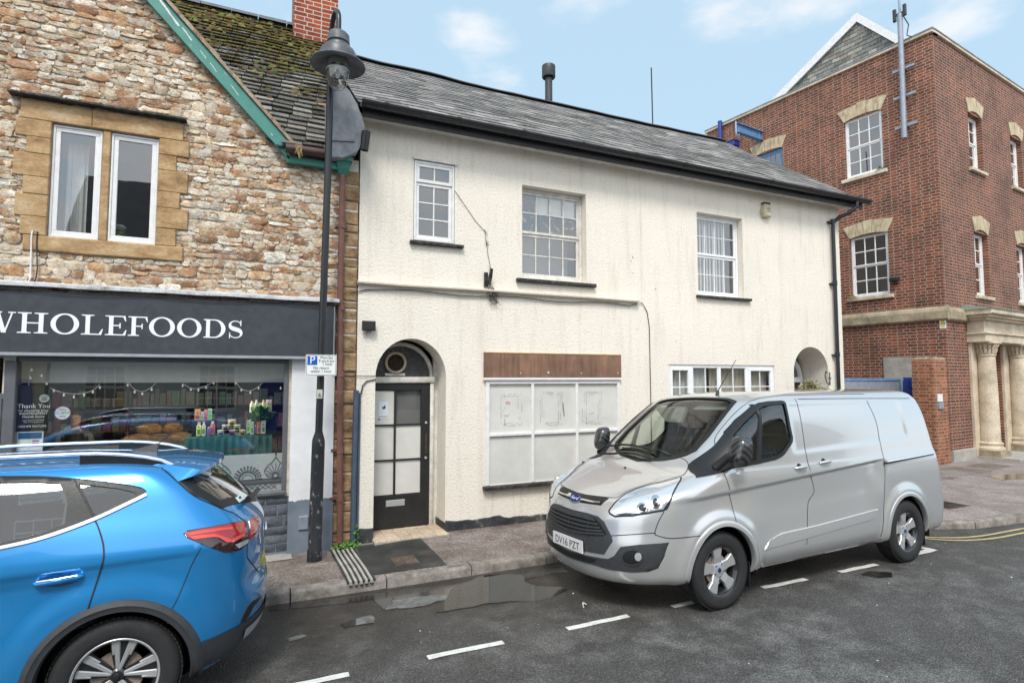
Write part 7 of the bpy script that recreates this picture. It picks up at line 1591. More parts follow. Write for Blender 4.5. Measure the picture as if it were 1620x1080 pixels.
class Vehicle:
    def __init__(s, root, body, mw): s.root, s.b, s.mw, s.inv = root, body, mw, mw.inverted()
    def trace(s, pts, closed=False):
        """photogrammetry: where the sight line of an image point meets the body skin (local coordinates)"""
        o = s.inv @ Vector((0, 0, CAMZ)); out = []
        for px, py in pts:
            d = (s.inv.to_3x3() @ dirv(px, py)).normalized(); r = s.b.bvh.ray_cast(o, d)
            if r[0] is None:
                best = None
                for k in range(1, 60):
                    q = o+d*(2.5+k*.1); r2 = s.b.bvh.find_nearest(q)
                    if best is None or r2[3] < best[3]: best = r2
                out.append(best[0])
            else: out.append(r[0])
        return out
    def basis(s, P, D=None):
        if D is None:
            D = Vector((0, 0, 0))
            for p in P: r = s.b.bvh.find_nearest(p); n = r[1]; n = n if n.dot(Vector(p)-Vector((2.2, 0, .8))) > 0 else -n; D -= n
        D = Vector(D).normalized(); up = Vector((0, 0, 1)) if abs(D.z) < .85 else Vector((-1, 0, 0)); U = D.cross(up).normalized(); V = U.cross(D).normalized()
        return D, U, V
    def patch(s, name, P, mat, off=.002, holes=(), D=None, mirror=False, parent=None, step=.035, skirt=.006, rnd=0, sharp=(), label=None, smooth=60, bulge=0):
        P = [Vector(p) for p in P]; D, U, V = s.basis(P, D); to2 = lambda p: (Vector(p).dot(U), Vector(p).dot(V))
        o = [to2(p) for p in P]
        if rnd: o = smooth_loop(o, rnd, sharp)
        o = densify(o, step); hs = [densify([to2(p) for p in h], step) for h in holes]
        xs = [p[0] for p in o]; ys = [p[1] for p in o]; inn = []; x = min(xs)+step*.5
        while x < max(xs):
            y = min(ys)+step*.5
            while y < max(ys):
                if inpoly(x, y, o) and not any(inpoly(x, y, h) for h in hs):
                    if all((x-a)**2+(y-b)**2 > (step*.45)**2 for a, b in o): inn.append((x, y))
                y += step
            x += step
        Q, F = cdt(o, hs, inn); vs = []; 
        ctr = (sum(xs)/len(xs), sum(ys)/len(ys)); rad = max(hypot(a-ctr[0], b-ctr[1]) for a, b in o)
        for q in Q:
            st = U*q[0]+V*q[1]-D*6; r = s.b.bvh.ray_cast(st, D)
            if r[0] is None: r = s.b.bvh.find_nearest(U*q[0]+V*q[1]+D*D.dot(P[0])); 
            n = r[1]; n = n if n.dot(D) < 0 else -n
            vs.append(r[0]+n*(off+bulge*(1-min(1, hypot(q[0]-ctr[0], q[1]-ctr[1])/rad)**2)))
        objs = []
        for m_ in ((0, 1) if mirror else (0,)):
            mb = MB(); vv = [((v[0], -v[1], v[2]) if m_ else tuple(v)) for v in vs]; mb.add(vv, F)
            if skirt:
                for loop in [o]+hs:
                    idx = []
                    for p in loop:
                        k = min(range(len(Q)), key=lambda i: (Q[i][0]-p[0])**2+(Q[i][1]-p[1])**2); idx.append(k)
                    Dm = Vector((D.x, -D.y, D.z)) if m_ else D
                    top = [vv[k] for k in idx]; bot = [tuple(Vector(t)+Dm*(skirt+max(0, off))) for t in top]; L = len(top)
                    mb.add(top+bot, [(i, (i+1) % L, L+(i+1) % L, L+i) for i in range(L)])
            ob = mb.build(name, mat, parent or s.root, recalc=False, label=label)
            # outward normals
            me = ob.data; bm = bmesh.new(); bm.from_mesh(me); bmesh.ops.remove_doubles(bm, verts=bm.verts, dist=.0002); bmesh.ops.recalc_face_normals(bm, faces=bm.faces)
            Dm = Vector((D.x, -D.y, D.z)) if m_ else D; sm_ = sum(f.normal.dot(Dm)*f.calc_area() for f in bm.faces)
            if sm_ > 0: bmesh.ops.reverse_faces(bm, faces=bm.faces)
            bm.to_mesh(me); bm.free(); smart_smooth(me, smooth); objs.append(ob)
        return objs
    def seam(s, name, P, width=.007, mat=None, off=.0012, mirror=False, parent=None, D=None, closed=False, rnd=6):
        P = [Vector(p) for p in P]; D, U, V = s.basis(P, D); pl = [(p.dot(U), p.dot(V)) for p in P]
        if rnd: pl = [tuple(q) for q in smoothpath(pl, rnd)]
        o = []; 
        for i in range(len(pl)-1):
            L = hypot(pl[i+1][0]-pl[i][0], pl[i+1][1]-pl[i][1]); m_ = max(1, int(L/.03)); o += [(pl[i][0]+(pl[i+1][0]-pl[i][0])*k/m_, pl[i][1]+(pl[i+1][1]-pl[i][1])*k/m_) for k in range(m_)]
        o.append(pl[-1]); hitp = []
        for q in o:
            r = s.b.bvh.ray_cast(U*q[0]+V*q[1]-D*6, D)
            if r[0] is None: continue
            n = r[1] if r[1].dot(D) < 0 else -r[1]; hitp.append((r[0], n))
        objs = []
        for m_ in ((0, 1) if mirror else (0,)):
            vs = []
            for i, (p, n) in enumerate(hitp):
                t_ = (hitp[min(i+1, len(hitp)-1)][0]-hitp[max(i-1, 0)][0]).normalized(); e = t_.cross(n).normalized()*width/2
                for q in (p+e+n*off, p+n*(off+.0004), p-e+n*off): vs.append((q.x, -q.y, q.z) if m_ else tuple(q))
            objs.append(MB().add(vs, [(3*i+k, 3*i+k+1, 3*i+4+k, 3*i+3+k) for i in range(len(hitp)-1) for k in range(2)]).build(name, mat or gap_m, parent or s.root, smooth=60))
        return objs
def wheel(root, cx, cy, side, R, rimr, width, style, cz=None, paint=alloy, dark=alloy_dk, back=None):
    """side -1: outer face towards -y. thing > wheel > tyre, rim"""
    cz = cz if cz is not None else R; c = (cx, cy, cz); sg = side
    Y = lambda h: h*sg     # h grows outwards
    mb = MB().lathe([(.02, Y(.03)), (rimr*.62, Y(.03)), (rimr*.62, Y(.015)), (.02, Y(.015))], c, 'Y', 28); hub = mb.build('wheel', rust_m, root, smooth=40)
    w2 = width/2; o_ = w2
    prof = [(rimr-.002, -w2*.8), (rimr+.03, -w2*.95), (R-.05, -w2), (R-.012, -w2*.82), (R, -w2*.5), (R+.001, 0), (R, w2*.5), (R-.010, w2*.80), (R-.030, w2*.96), (R-.055, w2*1.0), (rimr+.045, w2*.985), (rimr+.028, w2*.99), (rimr+.012, w2*.93), (rimr-.002, w2*.86)]
    mb = MB().lathe([(r, Y(h)) for r, h in prof], c, 'Y', 72)
    for k in range(72):     # tread blocks
        a_ = 2*pi*k/72; e = Vector((cos(a_), 0, sin(a_))); t_ = Vector((-sin(a_), 0, cos(a_)))
        for (y0, y1) in ((-.75, -.40), (-.33, -.02), (.05, .36), (.43, .78)):
            p = Vector(c)+e*(R-.003); L = R*2*pi/72*.36
            mb.hexa([p-t_*L+Vector((0, Y(w2*y0), 0)), p+t_*L+Vector((0, Y(w2*y0), 0)), p+t_*L+Vector((0, Y(w2*y1), 0)), p-t_*L+Vector((0, Y(w2*y1), 0))]+[q+e*.007 for q in (p-t_*L+Vector((0, Y(w2*y0), 0)), p+t_*L+Vector((0, Y(w2*y0), 0)), p+t_*L+Vector((0, Y(w2*y1), 0)), p-t_*L+Vector((0, Y(w2*y1), 0)))])
    mb.build('tyre', tyre_m, hub, smooth=40)
    lip = w2*.86; mb = MB().lathe([(rimr*.80, Y(-w2*.7)), (rimr*.86, Y(lip-.05)), (rimr*.90, Y(lip-.022)), (rimr*.955, Y(lip-.012)), (rimr*.965, Y(lip-.002)), (rimr+.004, Y(lip+.004)), (rimr+.006, Y(lip-.008))], c, 'Y', 64)
    rimo = mb.build('rim', dark, hub, smooth=40)
    sp = MB(); spd = MB(); zo = lip-.012
    def bar(m_, a0, r0, r1, w0, w1, h0, h1, th=.03, skew=0):
        e = Vector((cos(a0), 0, sin(a0))); t_ = Vector((-sin(a0), 0, cos(a0))); C_ = Vector(c)
        P = lambda r, tt, h: C_+e*r+t_*tt+Vector((0, Y(h), 0))
        m_.add([P(r0, -w0, h0-th), P(r0, w0, h0-th), P(r1, w1+skew, h1-th), P(r1, -w1+skew, h1-th), P(r0, -w0, h0-.006), P(r0, w0, h0-.006), P(r1, w1+skew, h1-.006), P(r1, -w1+skew, h1-.006), P(r0, -w0+.005, h0), P(r0, w0-.005, h0), P(r1, w1+skew-.005, h1), P(r1, -w1+skew+.005, h1)],
               [(0, 1, 5, 4), (1, 2, 6, 5), (2, 3, 7, 6), (3, 0, 4, 7), (4, 5, 9, 8), (5, 6, 10, 9), (6, 7, 11, 10), (7, 4, 8, 11), (8, 9, 10, 11)])
    if style == 'five':
        for k in range(5):
            a_ = 2*pi*k/5+pi/2+.1; bar(sp, a_, .045, rimr*.55, .046, .040, zo-.022, zo-.008); bar(sp, a_, rimr*.55, rimr*.95, .040, .064, zo-.008, zo-.004)
            bar(spd, a_, .075, rimr*.90, .010, .024, zo-.0165, zo-.0005, .004)
        sp.lathe([(.0, Y(zo-.012)), (.05, Y(zo-.012)), (.07, Y(zo-.02)), (.078, Y(zo-.05))], c, 'Y', 30)
        sp.build('spokes', paint, rimo, smooth=30)
        mb = MB().lathe([(0, Y(zo-.004)), (.018, Y(zo-.005)), (.022, Y(zo-.012))], c, 'Y', 24); mb.build('hub_cap', MATS['badge_blue'], rimo, smooth=40)
        mb = MB()
        for k in range(5): a_ = 2*pi*k/5+pi/2+.1+pi/5; q = (c[0]+.056*cos(a_), 0, c[2]+.056*sin(a_)); mb.lathe([(.010, Y(zo-.03)), (.010, Y(zo-.010)), (0, Y(zo-.010))], (q[0], c[1], q[2]), 'Y', 8)
        mb.build('wheel_nuts', chrome, rimo, kind=None)
    else:
        for k in range(5):
            a_ = 2*pi*k/5+pi/2-.17
            for dl in (-.155, .155):
                bar(sp, a_+dl*.8, .03, rimr*.96, .009, .018, zo-.026, zo-.003, .012, dl*.10)
            bar(spd, a_, .045, rimr*.95, .020, .030, zo-.034, zo-.012, .02)
            for dl in (-.34, .34): bar(sp, a_+dl, rimr*.58, rimr*.965, .006, .017, zo-.014, zo-.003, .010, -dl*.05)
            for dl in (-.27, .27): bar(spd, a_+dl, rimr*.25, rimr*.96, .014, .026, zo-.032, zo-.008, .02)
        spd.lathe([(0, Y(zo-.02)), (.030, Y(zo-.022)), (.042, Y(zo-.03)), (.05, Y(zo-.06))], c, 'Y', 28)
        sp.lathe([(rimr*.955, Y(lip-.0)), (rimr*.985, Y(lip+.005)), (rimr*1.0, Y(lip+.006)), (rimr+.004, Y(lip+.003))], c, 'Y', 64)
        sp.build('spokes', paint, rimo, smooth=30); spd.build('dark_spokes', dark, rimo, smooth=30)
        MB().lathe([(0, Y(zo-.008)), (.014, Y(zo-.010)), (.018, Y(zo-.02))], c, 'Y', 24).build('hub_cap', dark, rimo, smooth=40)
    return hub
M('badge_blue').set(color=(.005, .02, .16), rough=.15, coat=1)
M('carbon_weave'); _c = M.__new__(M); _c.m = MATS['carbon_weave']; _c.t = _c.m.node_tree; _c.p = _c.t.nodes['Principled BSDF']; _c.set(rough=.3, coat=.8)
_w = _c.tex('Wave', 9, space='Object'); _w.bands_direction = 'DIAGONAL'; _w.inputs['Distortion'].default_value = 0
_c.col(_c.ramp(_w.outputs['Fac'], [(.40, (.010, .010, .011)), (.62, (.045, .045, .048))])); carbon = _c.m
def ell(fr, cx, cy, rx, ry, n=28): return [fr(cx+rx*cos(2*pi*i/n), cy+ry*sin(2*pi*i/n)) for i in range(n)]

# ================================================================ SILVER VAN
VYAW = radians(2.76); VROLL = radians(-2.2)
VL = Vector((2.9447, 4.927, -.030))
VMW = Matrix.Translation(VL) @ Matrix.Rotation(VYAW, 4, 'Z') @ Matrix.Rotation(VROLL, 4, 'X')
van = thing('parked_van', 'silver panel van with carbon patterned mirrors parked against the kerb, facing left', 'van', VL, local=True); van.rotation_euler = VMW.to_euler()
WXF, WXR, WR, WZ = .93, 3.865, .343, .335
def vdisp(x, y, z):
    s = sm(.45, .95, y)      # acts on the flanks only
    # rear narrowing of the body
    y *= 1-.035*sm(3.0, 4.9, x)*1.0
    # recess under the long shoulder crease
    zc = .968+.060*x; d = zc-z
    if x > .30 and x < 4.6: y -= .024*s*sm(0, .025, d)*(1-sm(.05, .40, d))*sm(.3, .7, x)*(1-sm(3.3, 3.6, x))
    y -= .018*s*sm(.02, .30, d)*(1-sm(.35, .62, d))*sm(1.25, 1.7, x)*(1-sm(3.1, 3.4, x))
    # wheel arch flares
    for wx in (WXF, WXR):
        r = hypot(x-wx, z-WZ); y += .020*s*sm(.56, .47, r)*(1 if z > .2 else 0)
    # blanked window panel set into the sliding door and rear quarter
    y -= .009*s*sm(2.0, 2.09, x)*(1-sm(4.02, 4.16, x))*sm(1.29, 1.36, z-.03*(x-2))*(1-sm(1.78, 1.845, z))
    # lower sill tuck and side moulding
    y -= .02*s*sm(.42, .30, z)*sm(1.3, 1.5, x)*(1-sm(3.2, 3.45, x))
    return (x, y, z)
vctrl = [  # xf, zf, zs, W, xr, zr, cf, cr, pf, pr
    (.16, .215, .25, .86, 4.66, .30, .80, .20, 2.3, 2.6), (.03, .225, .27, .93, 4.74, .32, .82, .20, 2.4, 2.6), (-.055, .27, .33, .975, 4.79, .36, .84, .20, 2.45, 2.7), (-.090, .40, .45, .992, 4.81, .46, .84, .20, 2.45, 2.8),
    (-.090, .55, .60, .996, 4.81, .62, .80, .18, 2.45, 3), (-.075, .70, .74, .996, 4.79, .78, .78, .17, 2.35, 3), (-.045, .82, .86, .993, 4.78, .94, .76, .16, 2.4, 3), (.0, .91, .97, .99, 4.77, 1.06, .74, .15, 2.4, 3), (.085, .975, 1.06, .985, 4.76, 1.14, .74, .15, 2.5, 3),
    (.26, 1.055, 1.13, .980, 4.75, 1.22, .72, .15, 2.6, 3), (.50, 1.135, 1.19, .970, 4.74, 1.30, .62, .15, 2.8, 3), (.77, 1.225, 1.25, .958, 4.72, 1.38, .47, .15, 3.2, 3), (1.03, 1.43, 1.44, .935, 4.69, 1.50, .40, .15, 3.3, 3), (1.31, 1.64, 1.64, .905, 4.66, 1.66, .34, .15, 3.3, 3),
    (1.575, 1.845, 1.80, .870, 4.61, 1.79, .29, .15, 3.2, 3), (1.68, 1.895, 1.855, .845, 4.58, 1.86, .29, .16, 3.1, 3), (1.83, 1.93, 1.905, .81, 4.53, 1.905, .30, .18, 3.0, 3), (2.03, 1.955, 1.938, .74, 4.42, 1.94, .32, .2, 2.7, 2.8), (2.35, 1.968, 1.955, .58, 4.2, 1.96, .34, .2, 2.4, 2.6), (2.75, 1.974, 1.97, .32, 3.9, 1.97, .3, .2, 2.2, 2.4), (3.1, 1.977, 1.977, .02, 3.4, 1.977, .1, .1, 2, 2)]
vb = Body(vctrl, [4, 4, 6, 6, 6, 5, 5, 5, 6, 6, 7, 8, 8, 8, 5, 5, 5, 6, 6, 6], vdisp)
V_ = Vehicle(van, vb, VMW)
SD = Vector((0, 1, 0))
T = V_.trace
# --- outlines read off the photograph onto the body skin
def inset(loop, d):
    n = len(loop); a = sum(loop[i][0]*loop[(i+1) % n][1]-loop[(i+1) % n][0]*loop[i][1] for i in range(n)); sg = 1 if a > 0 else -1; out = []
    for i in range(n):
        p, q, r = Vector(loop[i-1]), Vector(loop[i]), Vector(loop[(i+1) % n]); e1, e2 = (q-p).normalized(), (r-q).normalized(); n1, n2 = Vector((-e1.y, e1.x))*sg, Vector((-e2.y, e2.x))*sg
        b = n1+n2; L = b.length; b = b/L if L > 1e-6 else n1; k = d/max(.35, b.dot(n1)); out.append((q.x+b.x*k, q.y+b.y*k))
    return out
def window_unit(VH, P, D, ring_w, glassm, name, gname, ringm, mirror, rnd=4, sharp=(), goff=-.008):
    """black surround plus glass on the skin; returns the 2-D cut outline and its basis"""
    P = [Vector(p) for p in P]; D, U, V = VH.basis(P, D); o = smooth_loop([(p.dot(U), p.dot(V)) for p in P], rnd, sharp) if rnd else [(p.dot(U), p.dot(V)) for p in P]
    inn = inset(o, ring_w); c = D*D.dot(P[0]); to3 = lambda q: U*q[0]+V*q[1]+c
    fr = VH.patch(name, [to3(q) for q in o], ringm, .006, [[to3(q) for q in inn]], D, mirror, step=.02, skirt=.002)
    for f in fr: pass
    mid = inset(o, ring_w*.35); gl = []
    for k, f in enumerate(fr):
        pass
    g = VH.patch(gname, [to3(q) for q in mid], glassm, goff, (), D, mirror, skirt=0)
    return [(q[0], q[1]) for q in inset(o, ring_w*.55)], U, V, D
def sym(P): return [Vector(p) for p in P]+[Vector((p[0], -p[1], p[2])) for p in reversed(P)]
SD = Vector((0, 1, 0)); 
def vplane(px, py, yl, inv=None):
    inv = inv or V_.inv; o = inv @ Vector((0, 0, CAMZ)); d = inv.to_3x3() @ dirv(px, py); t = (yl-o.y)/d.y; q = o+d*t; return (q.x, q.z)
def build_van():
    T = V_.trace
    wsP = T([(1011, 730), (1048, 729), (1067, 726), (1085, 721), (1102, 713), (1122, 691), (1141, 666), (1166, 635), (1155, 630.5), (1092, 628.5)])
    wsP[0].y = 0; wsP = [Vector((wsP[0].x, 0, wsP[0].z))]+wsP[1:]; wsP[-1] = Vector((wsP[-1].x, 0, wsP[-1].z))
    loopW = [wsP[0]]+wsP[1:-1]+[wsP[-1]]+[Vector((p.x, -p.y, p.z)) for p in reversed(wsP[1:-1])]
    wD = Vector((.60, 0, -.80))
    wcut, wU, wV, wDv = window_unit(V_, loopW, wD, .045, screen_glass, 'windscreen_surround', 'windscreen', plastic_bk, False, 0)
    swP = T([(1146, 743), (1145, 684), (1163, 664), (1187, 644), (1200, 637.5), (1215, 635), (1235, 633.5), (1240, 634.5), (1243, 638), (1250, 674), (1254, 692), (1253.5, 699), (1241, 718), (1235, 723), (1227, 727), (1192, 735)])
    scut, sU, sV, _ = window_unit(V_, swP, SD, .034, car_glass, 'window_surround', 'side_window', plastic_bk, True, 0)
    def cut(x, y, z):
        p = Vector((x, y, z))
        for wx in (WXF, WXR):
            if hypot(x-wx, z-WZ) < .412 and abs(y) > .55: return True
        if 1.16 < z < 1.9 and .4 < x < 1.85 and inpoly(p.dot(wU), p.dot(wV), wcut) and wDv.dot(vb.bvh.find_nearest(p)[1]) != 0 and x < 1.75: 
            if not (abs(y) > .80 and x > 1.2 and inpoly(p.dot(sU), p.dot(sV), scut)): return True
        if abs(y) > .6 and inpoly(p.dot(sU), p.dot(sV), scut): return True
        return False
    body = vb.shell(cut).build('body', silver, van, smooth=50)
    lin = MB(); sc = lambda p: (p[0]+(.035 if p[0] < 2 else 0), p[1]*.962, p[2]*.984-.005)
    lin.v = [sc(p) for p in vb.V]
    for f in vb.F[:-1]:
        c = [sum(vb.V[i][k] for i in f)/len(f) for k in range(3)]
        if cut(*c) or c[0] < .75 or c[0] > 2.6 or c[2] < .6: continue
        lin.f.append(f)
    lin.build('cabin_lining', cabin_m, van, smooth=60)
    mb = MB(); mb.prism([(-.88, .4), (.88, .4), (.90, 1.2), (.80, 1.6), (.70, 1.86), (-.70, 1.86), (-.80, 1.6), (-.90, 1.2)], lambda u, v, w=0: Vector((2.32+w, u, v)), 0, .03); mb.build('bulkhead', cabin_m, van)
    # wheels, wells and arch lips
    for wx in (WXF, WXR):
        for sd in (-1, 1):
            wheel(van, wx, sd*(.862 if wx < 2 else .868), sd, WR, .218, .215, 'five', WZ)
            mb = MB().lathe([(.43, sd*.99*.98), (.43, sd*.62), (.02, sd*.60)], (wx, 0, WZ), 'Y', 40, -.25, pi+.25); mb.build('wheel_arch_liner', plastic_bk, van, smooth=60)
        A0, A1, n = -radians(10), radians(190), 44; rin = lambda a: .398; rout = lambda a: .452
        for sd in (-1, 1):
            vs = []; 
            for i in range(n+1):
                a_ = A0+(A1-A0)*i/n; prev = None
                for (r, dd, inn) in ((.400, -.0, .05), (.397, .002, .006), (.403, .0065, 0), (.43, .0055, 0), (.452, .002, 0), (.456, -.004, 0)):
                    x, z = wx+r*cos(a_), WZ+r*sin(a_); zz = max(z, .225); h = vb.bvh.ray_cast(Vector((x, -3, zz)), Vector((0, 1, 0)))
                    y0 = h[0].y if h[0] is not None else -.93
                    if z < .30 and h[0] is None: y0 = -.95
                    y = y0-dd+inn; vs.append((x, y if sd < 0 else -y, zz))
            MB().add(vs, [(i*6+k, i*6+k+1, (i+1)*6+k+1, (i+1)*6+k) for i in range(n) for k in range(5)]).build('wheel_arch', silver, van, smooth=50)
    # front: grille, badges, lamps
    def near(pts, c0=True, c1=True):
        P = T(pts)
        if c0: P[0] = Vector((P[0].x, 0, P[0].z))
        if c1: P[-1] = Vector((P[-1].x, 0, P[-1].z))
        lo = P[:]; mid = P[(1 if c0 else 0):(len(P)-1 if c1 else len(P))]
        return lo+[Vector((p.x, -p.y, p.z)) for p in reversed(mid)]
    FD = Vector((1, 0, 0))
    V_.patch('grille_surround', near([(903, 805), (929, 811), (946, 816.5), (956, 825), (967, 847), (969, 856), (956, 876), (926, 871.5), (897, 864)]), plastic_dk, .006, (), FD)
    gP = near([(902.5, 809), (929, 815.5), (943, 820), (951, 828), (961, 845), (934, 846), (900, 838)])
    g = V_.patch('grille', gP, gap_m, .008, (), FD)[0]
    for pts in (((903, 812.5), (925, 818), (944, 823)), ((902.5, 818.5), (925, 824.5), (948, 829)), ((902, 824.5), (925, 831), (951, 834.5)), ((901, 830.5), (925, 837), (955, 839.5)), ((900, 836.5), (925, 842), (958, 844)), ((902.6, 809.5), (925, 815), (941, 819.5))):
        P = T(pts); P[0] = Vector((P[0].x, 0, P[0].z)); V_.seam('grille_slat', P, .017, plastic_dk, .022, True, g, FD, rnd=4)
    for xx in (0.0, .30):
        z0_, z1_ = .60, .80; V_.seam('grille_rib', [(-.1, -xx, z0_), (-.1, -xx, z1_)], .008, plastic_dk, .017, xx > 0, g, FD, rnd=0)
    up = near([(903, 777.5), (929, 783.5), (959, 787), (963, 788.5), (951, 799), (920, 795), (904, 790)]); V_.patch('upper_grille', up, plastic_bk, .0035, (), FD)
    P = T([(906, 787.5), (924, 791), (938, 794), (950, 795.5)]); P[0] = Vector((P[0].x, 0, P[0].z)); V_.seam('chrome_bar', P, .018, chrome, .014, True, None, FD, rnd=4)
    bp = T([(908.6, 788)])[0]; bz = bp.z; h = vb.bvh.ray_cast(Vector((-2, 0, bz)), FD); nrm = (h[1] if h[1].x < 0 else -h[1]); nrm = Vector((nrm.x, 0, nrm.z)).normalized(); Ub = Vector((0, -1, 0)); Vb = nrm.cross(Ub)*-1; Vb = Vb if Vb.z > 0 else -Vb
    BF_ = lambda u, v, w=0: h[0]+Ub*u+Vb*v+nrm*(.016+w)
    el = [(.085*cos(2*pi*i/36), .038*sin(2*pi*i/36)) for i in range(36)]
    bo = MB().prism([(a*1.08, b*1.1) for a, b in el], BF_, -.012, .003).build('badge', chrome, van); MB().prism(el, BF_, .003, .006).build('badge_face', MATS['badge_blue'], bo)
    tm = text_mesh('Ford', .052, lambda u, v, w=0: BF_(u+.25*v, v, w), 0, -.017, .0068, text_white, bo, sx=1.25)
    # number plate
    pz_ = .525; h = vb.bvh.ray_cast(Vector((-2, 0, pz_)), FD); PF_ = lambda u, v, w=0: Vector((h[0].x-.022-w, -u, pz_+v))
    pt = MB().prism(rect(-.26, .26, -.056, .056), PF_, -.012, .0).build('number_plate', M('plate_white').set(color=(.72, .72, .70), rough=.35).m, van)
    cP = text_mesh('DV16 PZT', .098, PF_, 0, -.036, .002, M('plate_ink').set(color=(.05, .05, .055), rough=.5).m, pt, sx=1.0)
    # lower intake and fog panels
    V_.patch('lower_bumper_panel', near([(895, 867.5), (925, 877), (962, 883.5), (972, 878.5), (982, 864.5), (1010, 861), (1057, 857.5), (1049, 881), (1040, 898), (1026, 903), (1000, 904.5), (964, 900), (938, 892), (894, 878)]), plastic_dk, .006, (), Vector((.93, .0, 0)), step=.03)
    V_.patch('lower_intake', near([(895, 870), (925, 879), (945, 884), (938, 889), (922, 886), (894, 875)]), gap_m, .009, (), FD)
    fc = T([(1001, 881)])[0]
    fo = V_.patch('fog_lamp_recess', T([(1001+16*cos(a_*pi/10), 881+11.5*sin(a_*pi/10)) for a_ in range(20)]), plastic_bk, .010, (), None, True, step=.02)
    V_.patch('fog_lamp', T([(1010+5.5*cos(a_*pi/8), 879.5+6.5*sin(a_*pi/8)) for a_ in range(16)]), clear_lens, .018, (), None, True, step=.015)
    V_.seam('fog_bezel', T([(1001+16*cos(a_*pi/10), 881+11.5*sin(a_*pi/10)) for a_ in range(11)]), .012, plastic_dk, .016, True, rnd=3)
    # headlamps
    hl = T([(963, 808), (977, 791), (991, 780.5), (1008, 772.5), (1031, 766), (1047, 763), (1078.5, 754), (1077, 760), (1063, 789), (1050.5, 807.5), (1026, 812), (1000, 816), (973, 817.2), (965, 812.5)])
    hb_ = V_.patch('headlight', hl, plastic_bk, .002, (), None, True, step=.02)
    def hin(pts, m_, off, nm, bulge=0): return V_.patch(nm, T(pts), m_, off, (), None, True, parent=None, step=.015, skirt=.002, bulge=bulge)
    D_, U_, W_ = V_.basis(hl, None); o2 = [(p.dot(U_), p.dot(W_)) for p in hl]; c0_ = D_*D_.dot(hl[0]); hli = [U_*q[0]+W_*q[1]+c0_ for q in inset(o2, .010)]
    V_.patch('headlight_reflector', hli, clear_lens, .004, (), D_, True, step=.02)
    hin([(1017+9.5*cos(a_*pi/8), 803+8.5*sin(a_*pi/8)) for a_ in range(16)], chrome, .006, 'headlight_bowl', .010); hin([(1017+6*cos(a_*pi/8), 803+5.5*sin(a_*pi/8)) for a_ in range(16)], alloy_dk, .0145, 'headlight_lens', .008)
    hin([(1037+8*cos(a_*pi/8), 794+11*sin(a_*pi/8)) for a_ in range(16)], chrome, .006, 'headlight_bowl', .010); hin([(1037+4*cos(a_*pi/8), 795+6.5*sin(a_*pi/8)) for a_ in range(16)], alloy_dk, .0145, 'headlight_lens', .008)
    hin([(980, 793), (994, 782), (1010, 776), (1034, 771), (1046, 772), (1034, 775), (1012, 781), (996, 788), (984, 796)], M('pale_blue_lens').set(color=(.45, .55, .66), rough=.1, coat=1, metal=.5).m, .0075, 'sidelight')
    hin([(1052, 805), (1063, 788), (1059, 799), (1055, 806), (1040, 809)], alloy_dk, .0065, 'headlight_corner')
    hin([(972, 814), (990, 811), (1010, 812), (990, 815)], alloy_dk, .0065, 'headlight_corner'); hin([(1024, 788), (1027, 786), (1024, 808), (1021, 810)], alloy, .0125, 'headlight_rib')
    for w_, off_, m_ in ((.004, .005, plastic_bk),):
        V_.seam('headlight_seal', hl+[hl[0]], .008, m_, off_, True, rnd=0)
    # shut lines
    for pts, c in (([(903, 776), (929, 782.5), (959, 786), (977, 786), (991, 777.5), (1026, 765), (1047, 760.5), (1080.5, 751)], True), ([(1080.5, 752), (1089, 737), (1085, 728), (1077, 724)], False), ([(967, 847), (1000, 845), (1035, 842.6), (1037, 845.6), (1059, 851), (1090, 849), (1108, 847)], False), ([(1050.6, 809), (1042, 824), (1035.6, 842)], False),
                   ([(1144, 747), (1153, 769), (1158, 800), (1165, 829)], False), ([(1257, 630), (1264, 650), (1271, 690), (1279, 735), (1288, 775), (1278, 797), (1276, 861)], False), ([(1371, 633), (1386, 667), (1393, 702), (1398.6, 729), (1400, 751), (1398.6, 791), (1393, 848)], False),
                   ([(1165, 829), (1180, 850), (1190, 893)], False) if False else ([(1131, 704), (1134, 687), (1167, 649), (1197, 631), (1229, 626), (1290, 624), (1367, 623)], False), ([(1119, 728), (1129, 707)], False), ([(1262, 631), (1300, 630.5), (1360, 630), (1438, 630)], False)):
        P = T(pts)
        if c: P[0] = Vector((P[0].x, 0, P[0].z))
        V_.seam('shut_line', P, .0075, gap_m, .0015, True, rnd=5)
    0 and V_.seam('panel_edge', T([(1440, 632), (1450, 645), (1457, 668), (1452, 688), (1435, 693), (1394, 701)]), .010, silver, .004, True, rnd=5)
    # front quarter triangle, window bar
    V_.patch('quarter_panel', T([(1101, 755.5), (1131, 704), (1148, 682), (1150, 744), (1143, 747)]), plastic_bk, .0075, (), SD, True, step=.018, skirt=.0)
    V_.patch('window_bar', T([(1187, 641), (1192.5, 640), (1203, 733), (1196, 734)]), plastic_bk, .008, (), SD, True, step=.02, skirt=.02)
    # side rail, moulding, sill strip, handles
    V_.patch('door_rail', T([(1397.5, 730), (1440, 722), (1477, 715), (1477, 720), (1440, 727.5), (1397.5, 736.5)]), plastic_bk, .003, (), SD, True); 
    V_.seam('rail_strip', T([(1398, 730.5), (1440, 723), (1476, 716)]), .014, chrome, .009, True, rnd=3); V_.seam('rail_strip', T([(1398, 735.5), (1440, 727), (1476, 719.5)]), .008, alloy, .008, True, rnd=3)
    V_.patch('side_moulding', T([(1210, 869), (1218, 854), (1238, 842), (1293, 830), (1389, 804.5), (1382, 820), (1275.6, 851)]), silver, .006, (), SD, True, skirt=.001)
